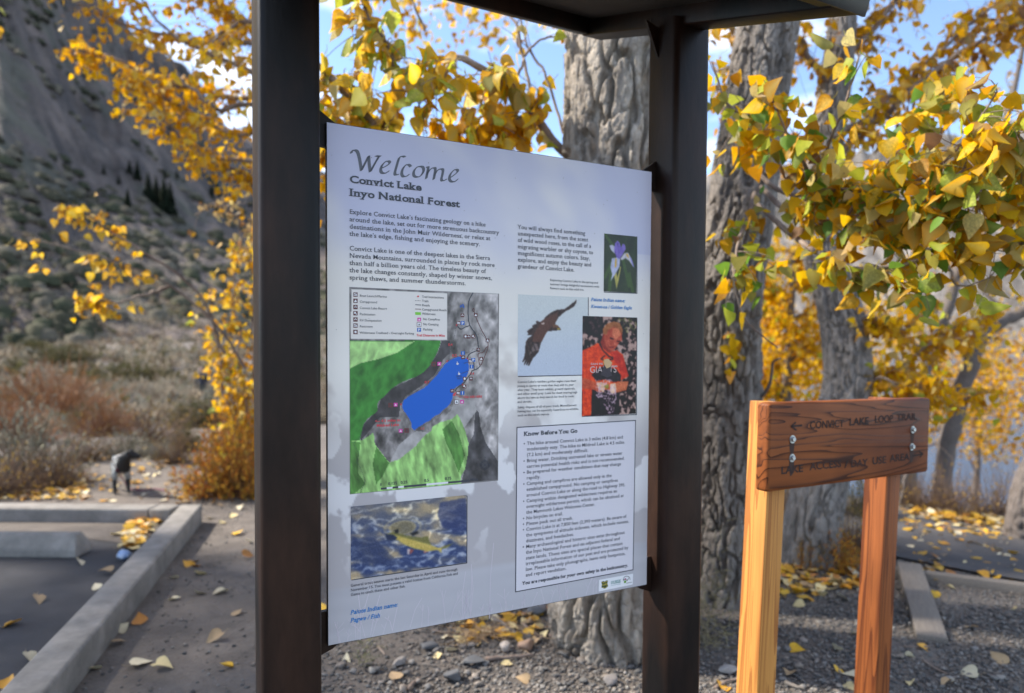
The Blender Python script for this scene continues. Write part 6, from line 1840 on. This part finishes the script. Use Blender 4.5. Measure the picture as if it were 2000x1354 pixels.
for lab, cnt, (x0, y0_, x1, y1_) in GRP:
    for k in range(cnt):
        p = G(sg.uniform(x0, x1), y0_ + (y1_ - y0_) * sg.uniform(0, 1) ** 0.8)
        si = int(sg.integers(14)); sz = 0.018 + 0.03 * sg.random() ** 2.2
        word = ('larger ' if sz > 0.03 else 'small ') + ['mid grey', 'dark grey', 'pale grey', 'tan', 'near-black', 'brown-grey'][si % 6]
        place(link('stone', STN[si], None, lab.replace('grey', word, 1), 'stone', 'stones ' + lab.split('stone ')[1]), p, sz)
# gravel: small chips over the dirt, thick under the kiosk and round the sign, thin by the kerb
n = 96000
x = sg.uniform(-3.4, 5.2, n); y = sg.uniform(2.3, 6.6, n)
near_ = np.arange(n) < 70000
x[near_] = sg.uniform(-1.0, 3.4, 70000); y[near_] = 2.6 + 2.6 * sg.uniform(0, 1, 70000) ** 1.3
dens = 0.42 + 0.58 * sstep(-0.75, 0.1, x - 0.0 + (y - 3) * 0.05) * sstep(6.4, 4.6, y)
inlot = ((x - oc[0]) * pk[0] + (y - oc[1]) * pk[1]) > -0.02
keep = (sg.uniform(0, 1, n) < dens) & (path_dist(x, y) > PW) & ~(inlot & (y < oc[1]))
x, y = x[keep], y[keep]; n = len(x)
s_ = 0.004 + 0.013 * sg.uniform(0, 1, n) ** 3
OV = np.array([(1, 0, 0), (0.1, 1, 0), (-1, 0.1, 0), (0, -1, 0), (0.1, 0, 0.8), (0, 0, -0.6)], float)
OF = np.array([(0, 1, 4), (1, 2, 4), (2, 3, 4), (3, 0, 4), (1, 0, 5), (2, 1, 5), (3, 2, 5), (0, 3, 5)])
J = OV[NX] * sg.uniform(0.6, 1.25, (n, 6, 3))
a = sg.uniform(0, 6.28, n); ca, sa = np.cos(a)[:, NX], np.sin(a)[:, NX]
Jx, Jy = J[..., 0] * ca - J[..., 1] * sa, J[..., 0] * sa + J[..., 1] * ca
V = np.stack([Jx * s_[:, NX] + x[:, NX], Jy * s_[:, NX] * 0.85 + y[:, NX], J[..., 2] * s_[:, NX] * 0.75 + (zg(x, y) + s_ * 0.2)[:, NX]], -1)
C_ = np.array(SC_)[sg.integers(0, 6, n)] * sg.uniform(0.6, 1.25, (n, 1))
link('gravel', mesh('gravel', V.reshape(-1, 3), (OF[NX] + (np.arange(n) * 6)[:, NX, NX]).reshape(-1, 3), M_STONE, np.repeat(C_, 6, 0)), None, 'loose grey gravel over the brown dirt', 'gravel', kind='stuff')

# fallen leaves
FB = {}
FC = {'yellow': (0.72, 0.42, 0.03), 'gold': (0.62, 0.31, 0.03), 'pale': (0.70, 0.57, 0.29), 'cream': (0.66, 0.58, 0.40), 'tan': (0.42, 0.29, 0.16), 'rust': (0.45, 0.19, 0.04)}
for key, c in FC.items():
    for k in range(4):
        V = leaf_shape(lr.uniform(0.1, 0.55), lr.uniform(-0.35, 0.35), lr.uniform(-0.9, 0.9))
        V[:, 2] += 0.25 * lr.uniform(-1, 1) * V[:, 0] ** 2
        V[:, 1] -= 0.45
        V[:, 2] -= V[:, 2].min() - 0.03
        PV, PF = petiole(); PV = PV + np.array([0, -0.45, 0.05])
        FB[key, k] = mesh('fallen_leaf', np.concatenate([V, PV]), [np.concatenate([LFQ, PF + len(V)]), LFT], M_DRY, np.concatenate([leaf_cols(c, np.asarray(c) * 1.1, np.asarray(c) * 0.85), np.broadcast_to(np.array([.4, .3, .15]), (len(PV), 3))]), smooth=True)
def fallen(p, s_, key, lab, grp, tilt=0.22, lift=0.0):
    o = link('fallen_leaf', FB[key, int(sg.integers(4))], None, lab, 'leaf', grp)
    o.location = (p[0], p[1], p[2] + 0.004 + lift)
    o.rotation_euler = (sg.normal(0, tilt), sg.normal(0, tilt), sg.uniform(0, 6.28))
    o.scale = (s_, s_, s_)
    return o
def batch(pts, lab, z=None, size=(0.055, 0.09), tilt=0.22):
    for px, py, key in pts:
        p = G(px, py) if z is None else on(px, py, z)
        fallen(p, sg.uniform(*size), key, lab.replace('#', {'yellow': 'yellow', 'gold': 'golden', 'pale': 'pale yellow', 'cream': 'cream', 'tan': 'tan', 'rust': 'rust'}[key]), lab.replace('# ', ''), tilt)
batch([(238, 1231, 'cream'), (342, 1172, 'cream'), (390, 1161, 'cream'), (429, 1160, 'cream'), (442, 1305, 'yellow'), (275, 1299, 'cream'), (183, 1309, 'cream'), (320, 1307, 'pale'), (466, 1044, 'yellow'), (409, 1014, 'cream'), (431, 1024, 'pale'), (488, 1061, 'cream'), (387, 1124, 'pale'), (338, 1131, 'cream'), (273, 1215, 'rust'), (482, 1089, 'rust'), (366, 1105, 'gold'), (384, 1108, 'rust'), (376, 1100, 'gold'), (455, 1010, 'pale'), (470, 995, 'cream'), (430, 990, 'tan'), (232, 1258, 'tan'), (420, 1250, 'tan'), (465, 1200, 'tan')],
      '# fallen leaf on the bare dirt between kerb and kiosk', size=(0.06, 0.095), tilt=0.3)
batch([(25, 1220, 'gold'), (57, 1289, 'cream'), (156, 1101, 'cream'), (189, 1148, 'cream'), (228, 1046, 'pale'), (12, 1340, 'gold'), (140, 1310 - 60, 'tan'), (75, 1175, 'tan'), (205, 1120, 'tan')], '# fallen leaf on the dark asphalt of the parking bay', 0.035, (0.06, 0.09), 0.3)
pile = []
for k in range(110):
    f = sg.uniform(0, 1)
    a, b_ = np.array([330, 1004.0]), np.array([262, 1075.0])
    c = a + (b_ - a) * f + np.array([-1, -0.1]) * sg.uniform(0, 1) * (70 - 50 * f)
    p = on(c[0], c[1], 0.035)
    key = ['yellow', 'gold', 'pale', 'cream', 'rust'][int(sg.choice(5, p=[.28, .3, .2, .12, .1]))]
    fallen(p, sg.uniform(0.06, 0.10), key, {'yellow': 'bright yellow', 'gold': 'golden', 'pale': 'pale yellow', 'cream': 'cream', 'rust': 'rust-coloured'}[key] + ' leaf in the drift piled inside the kerb corner', 'leaf drift in the kerb corner', 0.28, sg.uniform(0, 0.025))
batch([(868, 1247, 'cream'), (856, 1284, 'pale'), (678, 1290, 'cream'), (934, 1264, 'pale'), (988, 1300, 'pale'), (1114, 1216, 'yellow'), (1096, 1236, 'yellow'), (1208, 1250, 'yellow'), (1154, 1242, 'gold'), (916, 1222, 'yellow'), (905, 1228, 'gold'), (1076, 1184, 'yellow'), (1152, 1280, 'pale'), (954, 1238, 'cream'), (1132, 1250, 'pale'), (884, 1276, 'cream'), (1110, 1240, 'cream'), (1035, 1236, 'yellow'), (1064, 1242, 'pale'), (940, 1215, 'yellow'), (1000, 1218, 'pale'), (1180, 1262, 'gold'), (1230, 1258, 'gold'), (980, 1236, 'gold'), (628, 1190, 'yellow'), (770, 1325, 'tan'), (1020, 1330, 'tan'), (1220, 1235, 'pale'), (1088, 1205, 'gold'), (1045, 1212, 'pale')] + [(sg.uniform(890, 1245), sg.uniform(1190, 1262), ['yellow', 'gold', 'pale', 'cream', 'tan'][int(sg.integers(5))]) for k in range(34)],
      '# fallen leaf among the gravel and twigs below the panel', size=(0.05, 0.085), tilt=0.4)
batch([(1671, 1242, 'cream'), (1634, 1313, 'yellow'), (1665, 1324, 'cream'), (1802, 1268, 'gold'), (1777, 1285, 'cream'), (1646, 1172, 'cream'), (1579, 1174, 'gold'), (1556, 1272, 'yellow'), (1632, 1272, 'cream'), (1773, 1190, 'cream'), (1857, 1152, 'pale'), (1826, 1167, 'yellow'), (1982, 1193, 'pale'), (1438, 1158, 'yellow'), (1415, 1344, 'gold'), (1892, 1319, 'cream'), (1661, 1346, 'pale'), (1560, 1185, 'pale'), (1540, 1320, 'tan'), (1900, 1230, 'tan'), (1950, 1290, 'tan'), (1850, 1340, 'tan'), (1720 + 60, 1340, 'pale')],
      '# fallen leaf on the grey gravel around the wooden sign', size=(0.05, 0.085), tilt=0.35)
lit = []
for k in range(70):
    px = sg.uniform(1368, 1700); lit.append((px, 1150 + sg.normal(0, 9) + 8 * math.sin(px / 40), ['yellow', 'gold', 'pale', 'cream', 'tan'][int(sg.choice(5, p=[.3, .2, .25, .15, .1]))]))
batch(lit, '# fallen leaf in the litter at the foot of the grey trunks', size=(0.05, 0.08), tilt=0.4)
tr_ = []
for k in range(46):
    tr_.append((sg.uniform(150, 345), sg.uniform(895, 980), ['cream', 'cream', 'pale', 'tan', 'gold'][int(sg.integers(5))]))
batch(tr_, '# fallen leaf on the trail around the dog', size=(0.06, 0.1), tilt=0.3)
# leaf litter nobody could count: beyond the path, under the brush
LP, LC = [], []
def litter(px0, px1, y0_, y1_, cnt):
    for k in range(cnt):
        p = G(sg.uniform(px0, px1), sg.uniform(y0_, y1_))
        LP.append(p)
for args in ((1765, 2000, 1000, 1050, 340), (1780, 2000, 985, 1015, 200), (1770, 2000, 1030, 1140, 110), (1380, 1700, 1100, 1150, 260), (0, 170, 945, 978, 190), (340, 520, 945, 985, 60), (150, 340, 870, 960, 80), (900, 1240, 1195, 1250, 60)): litter(*args)
P = np.array(LP); n = len(P)
s_ = sg.uniform(0.045, 0.085, n); a = sg.uniform(0, 6.28, n)
X_ = np.stack([np.cos(a), np.sin(a), sg.normal(0, .25, n)], 1); T_2 = np.stack([-np.sin(a), np.cos(a), sg.normal(0, .25, n)], 1)
N_ = np.cross(X_, T_2)
V = P[:, NX] + s_[:, NX, NX] * (SV[NX, :, :1] * X_[:, NX] + SV[NX, :, 1:2] * T_2[:, NX] + (0.35 * np.abs(SV[:, 0]) + 0.12)[NX, :, NX] * N_[:, NX]) + np.array([0, 0, 0.006])
keys = list(FC)
C_ = np.array([FC[keys[i]] for i in sg.choice(6, n, p=[.34, .26, .16, .08, .1, .06])]) * sg.uniform(.7, 1.1, (n, 1))
link('leaf_litter', mesh('leaf_litter', V.reshape(-1, 3), (SF[NX] + (np.arange(n) * 7)[:, NX, NX]).reshape(-1, 4), M_DRY, np.repeat(C_, 7, 0)), None, 'yellow leaf litter drifted along the path edge and under the brush', 'leaf litter', kind='stuff')

# twigs on the ground
def cL(x, y): return (600 + x * 0.4, 1120 + y * 0.4)
TW = [([(890, 220), (960, 265), (1030, 315)], 0.013, 'pale bare stick lying across the leaf litter below the panel'), ([(870, 432), (980, 425), (1110, 412)], 0.011, 'brown stick beside the orange-brown stone'),
      ([(1490, 370), (1540, 405), (1590, 445)], 0.011, 'pale broken stick on the gravel near the kiosk post'), ([(1310, 345), (1390, 340), (1480, 338)], 0.010, 'brown twig lying near the foot of the thick trunk'),
      ([(500, 580), (520, 550), (545, 530)], 0.012, 'short brown stub of wood on the gravel below the panel'), ([(345, 365), (365, 385), (380, 408)], 0.005, 'thin reddish twig on the gravel near the bracket'),
      ([(680, 350), (720, 335), (790, 290)], 0.007, 'bent grey twig among the pale leaves'), ([(560, 452), (600, 455), (632, 460)], 0.004, 'thin pale straw on the gravel'), ([(1035, 490), (1060, 510), (1080, 525)], 0.004, 'short pale twig beside the gravel stones'),
      ([(610, 285), (680, 300), (740, 300)], 0.006, 'thin grey twig at the edge of the litter'), ([(1180, 310), (1230, 340), (1310, 380)], 0.006, 'dark forked twig under the yellow leaves'), ([(1050, 250), (1110, 300), (1180, 330)], 0.006, 'brown twig between the yellow leaves'), ([(160, 555), (190, 552), (220, 553)], 0.005, 'reddish chip of bark near the left post foot')]
TW2 = [([(425, 1315), (480, 1338), (520, 1345)], 0.010, 'pale stick on the gravel beside the pale sign post'), ([(990, 1140), (1040, 1142), (1110, 1140)], 0.006, 'thin brown twig behind the golden leaf'), ([(1080, 1205), (1150, 1250), (1200, 1272)], 0.006, 'thin tan twig beside the cream leaf near the plank'),
       ([(90, 1340), (150, 1310), (210, 1298)], 0.008, 'brown twig on the gravel behind the kiosk post'), ([(390, 1225), (430, 1218), (460, 1210)], 0.005, 'small dark twig at the pale sign post')]
for pts, r_, lab in [([cL(*q) for q in a], b_, c) for a, b_, c in TW] + [([c8(*q) for q in a], b_, c) for a, b_, c in TW2]:
    P = spline([G(*q) + np.array([0, 0, r_ * 0.9 + 0.004]) for q in pts], 9)
    P[1:-1] += sg.normal(0, r_ * 0.25, (7, 3)) * np.array([1, 1, .3])
    V, F = tube(P, np.linspace(r_, r_ * 0.6, 9) * sg.uniform(.85, 1.15, 9), 7)
    F = [list(f) for f in F] + [list(range(7))[::-1], [len(V) - 7 + k for k in range(7)]]
    link('stick', mesh('stick', V, F, M_TWIG if 'pale' not in lab else M_GREYWOOD, smooth=True), None, lab, 'stick')
p = [G(386, 940) + np.array([0, 0, .12]), G(405, 955) + np.array([0, 0, .06]), G(424, 966) + np.array([0, 0, .02])]
link('stick', mesh('stick', *tube(spline(p, 8), np.linspace(0.012, 0.02, 8), 7), mat('peeled_wood', (0.52, 0.46, 0.43), 0.8), smooth=True), None, 'peeled whitish stick poking out of the orange rose bush', 'stick')
# dry needles and straw
def straw(name, px, py, cnt, spread, ln, up_, col, lab, cat):
    c = G(px, py); parts = []
    for k in range(cnt):
        o = c + np.array([sg.normal(0, spread), sg.normal(0, spread * 0.5), 0.008 + abs(sg.normal(0, up_ * 0.3))])
        d = np.array([sg.normal(), sg.normal() * 0.8, abs(sg.normal(0, up_))]); d /= np.linalg.norm(d) + 1e-6
        l_ = ln * sg.uniform(.5, 1.2)
        parts.append(tube(np.array([o, o + d * l_ * .5 + np.array([0, 0, .004]), o + d * l_]), [0.0016, 0.0014, 0.0007], 3))
    V, F = join(parts)
    link(name, mesh(name, V, F, mat(name, col, 0.8, var=0.3, scale=8)), None, lab, cat, kind='stuff')
straw('pine_needles', 930, 1252, 110, 0.06, 0.09, 0.10, (0.42, 0.27, 0.14), 'heap of dry tan pine needles below the panel', 'needles')
straw('pine_needles', 1010, 1238, 70, 0.14, 0.09, 0.08, (0.40, 0.27, 0.15), 'dry needles spread among the yellow leaves below the panel', 'needles')
straw('grass', 714, 1302, 130, 0.03, 0.06, 0.8, (0.20, 0.19, 0.09), 'small tuft of grass on the gravel below the panel corner', 'grass')
straw('grass', 1385, 1268, 220, 0.06, 0.09, 0.8, (0.27, 0.23, 0.12), 'dry grass tuft beside the kiosk post foot', 'grass')

# crumpled blue wrapper
import bmesh
bm = bmesh.new()
bmesh.ops.create_icosphere(bm, subdivisions=3, radius=0.5)
V = np.array([v.co[:] for v in bm.verts]); F = np.array([[v.index for v in f.verts] for f in bm.faces]); bm.free()
V = V * (0.7 + 0.75 * np.abs(fbm(V * 4.5, 3, 3) - 0.5)[:, NX] * 2) * np.array([1.1, 0.9, 0.85])
p = on(242, 1093, 0.033)
o = link('wrapper', mesh('wrapper', V * 0.095 + p + np.array([0, 0, 0.034]), F, mat('blue_plastic', (0.20, 0.33, 0.58), 0.35, second=(0.55, 0.62, 0.72), scale=22)), None, 'crumpled light blue wrapper on the asphalt beside the kerb', 'wrapper')

# ------------------------------------------------------------------ dog on the trail
def skin(name, joints, bones, m, parent, root, lvl=2):
    me = bpy.data.meshes.new(name)
    names = list(joints)
    me.from_pydata([joints[k][:3] for k in names], [(names.index(a), names.index(b)) for a, b in bones], [])
    me.materials.append(m)
    o = link(name, me, parent)
    sk = o.modifiers.new('skin', 'SKIN')
    sk.use_smooth_shade = True
    for i, k in enumerate(names):
        r_ = joints[k][3]
        me.skin_vertices[0].data[i].radius = r_ if isinstance(r_, tuple) else (r_, r_)
        me.skin_vertices[0].data[i].use_root = (k == root)
    s_ = o.modifiers.new('sub', 'SUBSURF'); s_.levels = s_.render_levels = lvl
    return o
def zone_mat(name, rules, default, rough=0.8, speck=None):
    """colours by where on the body: rules are (axis, above, threshold, colour)"""
    m = bpy.data.materials.new(name); m.use_nodes = True
    N, K = m.node_tree.nodes, m.node_tree.links.new
    p = N['Principled BSDF']; p.inputs['Roughness'].default_value = rough
    tcn = N.new('ShaderNodeTexCoord'); sx = N.new('ShaderNodeSeparateXYZ'); K(tcn.outputs['Object'], sx.inputs[0])
    c = N.new('ShaderNodeRGB'); c.outputs[0].default_value = (*default, 1); src = c.outputs[0]
    if speck is not None:
        nz_ = N.new('ShaderNodeTexNoise'); nz_.inputs['Scale'].default_value = 38; K(tcn.outputs['Object'], nz_.inputs['Vector'])
        rr2 = N.new('ShaderNodeValToRGB'); rr2.color_ramp.elements[0].position, rr2.color_ramp.elements[1].position = .45, .6; K(nz_.outputs['Fac'], rr2.inputs['Fac'])
        x_ = N.new('ShaderNodeMix'); x_.data_type = 'RGBA'; K(rr2.outputs['Color'], x_.inputs['Factor']); K(src, x_.inputs['A']); x_.inputs['B'].default_value = (*speck, 1); src = x_.outputs['Result']
    for ax, above, th_, col in rules:
        mt_ = N.new('ShaderNodeMath'); mt_.operation = 'GREATER_THAN' if above else 'LESS_THAN'; K(sx.outputs[ax], mt_.inputs[0]); mt_.inputs[1].default_value = th_
        x_ = N.new('ShaderNodeMix'); x_.data_type = 'RGBA'; K(mt_.outputs[0], x_.inputs['Factor']); K(src, x_.inputs['A']); x_.inputs['B'].default_value = (*col, 1); src = x_.outputs['Result']
    K(src, p.inputs['Base Color'])
    return m
pd = G(237, 961)
dog = thing('dog', pd, 'small dog with speckled grey body and black head standing on the trail, head lowered', 'dog')
J_ = {'hip': (0, 0, .29, (.075, .085)), 'belly': (.12, 0, .275, (.075, .085)), 'chest': (.25, 0, .275, (.085, .10)), 'neck': (.315, .015, .365, .060), 'poll': (.345, .035, .425, .058), 'brow': (.37, .075, .42, .050), 'muzzle': (.385, .13, .392, .030), 'nose': (.39, .165, .38, .021),
      'tail0': (-.07, 0, .31, .022), 'tail1': (-.13, 0, .28, .014), 'tail2': (-.16, 0, .22, .008),
      'ear0': (.31, .075, .43, .02), 'ear1': (.29, .09, .38, .013), 'ear2': (.40, .04, .43, .02), 'ear3': (.425, .05, .38, .013)}
B_ = [('hip', 'belly'), ('belly', 'chest'), ('chest', 'neck'), ('neck', 'poll'), ('poll', 'brow'), ('brow', 'muzzle'), ('muzzle', 'nose'), ('hip', 'tail0'), ('tail0', 'tail1'), ('tail1', 'tail2'), ('poll', 'ear0'), ('ear0', 'ear1'), ('poll', 'ear2'), ('ear2', 'ear3')]
for sgn, nm in ((1, 'a'), (-1, 'b')):
    J_.update({'th' + nm: (-.01, .055 * sgn, .23, .042), 'kn' + nm: (.035, .06 * sgn, .175, .03), 'hk' + nm: (-.04, .06 * sgn, .10, .018), 'pf' + nm: (-.03, .06 * sgn, .022, .017), 'tp' + nm: (.005, .06 * sgn, .014, .018),
               'sh' + nm: (.255, .055 * sgn, .21, .034), 'eb' + nm: (.235, .06 * sgn, .15, .024), 'wr' + nm: (.25, .06 * sgn, .07, .017), 'fp' + nm: (.255, .06 * sgn, .02, .018), 'ft' + nm: (.28, .06 * sgn, .014, .018)})
    B_ += [('hip', 'th' + nm), ('th' + nm, 'kn' + nm), ('kn' + nm, 'hk' + nm), ('hk' + nm, 'pf' + nm), ('pf' + nm, 'tp' + nm), ('chest', 'sh' + nm), ('sh' + nm, 'eb' + nm), ('eb' + nm, 'wr' + nm), ('wr' + nm, 'fp' + nm), ('fp' + nm, 'ft' + nm)]
M_DOG = zone_mat('dog_coat', [(2, False, .15, (.012, .012, .013)), (0, True, .29, (.010, .010, .011))], (.30, .32, .32), .7, (.13, .14, .14))
body = skin('body', J_, B_, M_DOG, dog, 'belly')
rot = Matrix.Translation(Vector(pd)) @ Matrix.Rotation(rad(-58), 4, 'Z') @ Matrix.Translation((-.14, 0, 0)) @ Matrix.Scale(1.0, 4)
body.matrix_basis = rot
cpts = np.array([(0.318 + .012 * math.cos(a) * 0 + .045 * math.sin(a) * .5, .075 * math.cos(a), .335 + .07 * math.sin(a)) for a in np.linspace(0, 2 * np.pi, 19)])
cl_ = link('collar', mesh('collar', *tube(cpts, 0.011, 6), mat('collar', (.55, .52, .50), .6), smooth=True), dog); cl_.matrix_basis = rot
pl_ = [G(252, 957) + np.array([0, 0, .02]), G(275, 960) + np.array([0, 0, .012]), G(300, 957) + np.array([0, 0, .012]), G(327, 961) + np.array([0, 0, .012])]
lv0 = np.array(rot @ Vector((.33, -.05, .27)))
link('leash', mesh('leash', *tube(spline([lv0, lv0 * .4 + pl_[0] * .6] + pl_, 40), 0.006, 5), mat('leash', (.20, .015, .07), .6), smooth=True), None, 'dark magenta leash trailing from the dog across the trail', 'leash')

# ------------------------------------------------------------------ person walking on the trail
for r_ in np.linspace(20, 45, 300):
    a = math.atan((394 - 1000) / F_PX)
    pq = np.array([r_ * math.sin(a), r_ * math.cos(a), 0]); pq[2] = float(zg(pq[0], pq[1]))
    if proj(pq)[0][1] < 793: break
person = thing('person', pq, 'person in dark clothes walking on the trail behind the yellow sapling', 'person')
J_ = {'pelvis': (0, 0, .95, (.15, .11)), 'waist': (0, 0, 1.1, (.14, .10)), 'chest': (0, .01, 1.32, (.18, .12)), 'base': (0, .0, 1.46, (.09, .08)), 'neck': (0, -.005, 1.52, .055), 'jaw': (0, -.03, 1.58, (.062, .07)), 'skull': (0, -.015, 1.67, (.078, .09)), 'crown': (0, 0, 1.74, .05), 'nosep': (0, -.11, 1.61, .014)}
B_ = [('pelvis', 'waist'), ('waist', 'chest'), ('chest', 'base'), ('base', 'neck'), ('neck', 'jaw'), ('jaw', 'skull'), ('skull', 'crown'), ('jaw', 'nosep')]
for sgn, nm in ((1, 'a'), (-1, 'b')):
    J_.update({'hip' + nm: (.09 * sgn, 0, .88, .09), 'knee' + nm: (.10 * sgn, -.10 * sgn, .50, .062), 'ank' + nm: (.10 * sgn, -.06 * sgn, .09, .042), 'toe' + nm: (.11 * sgn, -.20 - .06 * sgn, .035, .035),
               'sho' + nm: (.20 * sgn, .0, 1.41, .07), 'elb' + nm: (.26 * sgn, .05 * sgn, 1.12, .05), 'wri' + nm: (.26 * sgn, -.10, .90, .035), 'pal' + nm: (.26 * sgn, -.13, .83, (.03, .042))})
    B_ += [('pelvis', 'hip' + nm), ('hip' + nm, 'knee' + nm), ('knee' + nm, 'ank' + nm), ('ank' + nm, 'toe' + nm), ('chest', 'sho' + nm), ('sho' + nm, 'elb' + nm), ('elb' + nm, 'wri' + nm), ('wri' + nm, 'pal' + nm)]
    for f_ in range(5):
        J_['f%d%s' % (f_, nm)] = (.26 * sgn + (-.03 if f_ == 4 else 0) * sgn, -.16 + .022 * f_, .80 if f_ < 4 else .83, .010); J_['g%d%s' % (f_, nm)] = (.255 * sgn - (.04 if f_ == 4 else 0) * sgn, -.165 + .022 * f_, .755 + (.0, -.006, -.008, .004, .03)[f_], .008)
        B_ += [('pal' + nm, 'f%d%s' % (f_, nm)), ('f%d%s' % (f_, nm), 'g%d%s' % (f_, nm))]
M_PER = zone_mat('person_clothes', [(2, False, .96, (.030, .032, .028)), (2, False, .09, (.02, .018, .016)), (2, True, 1.50, (.42, .25, .19))], (.020, .022, .035), .85)
pb = skin('body', J_, B_, M_PER, person, 'pelvis')
pb.matrix_basis = Matrix.Translation(Vector(pq)) @ Matrix.Rotation(rad(-20), 4, 'Z')
bm = bmesh.new(); bmesh.ops.create_icosphere(bm, subdivisions=2, radius=0.105)
V = np.array([v.co[:] for v in bm.verts]); F = np.array([[v.index for v in f.verts] for f in bm.faces]); bm.free()
V = V[:, :] * np.array([.9, 1, .85]); V[:, 2] = np.maximum(V[:, 2], -.03 + .5 * (V[:, 1] < 0) * 0.12)
hr = link('hair', mesh('hair', V + np.array([0, .015, 1.70]), F, mat('hair', (.06, .035, .02), .7), smooth=True), person)
hr.matrix_basis = pb.matrix_basis.copy()
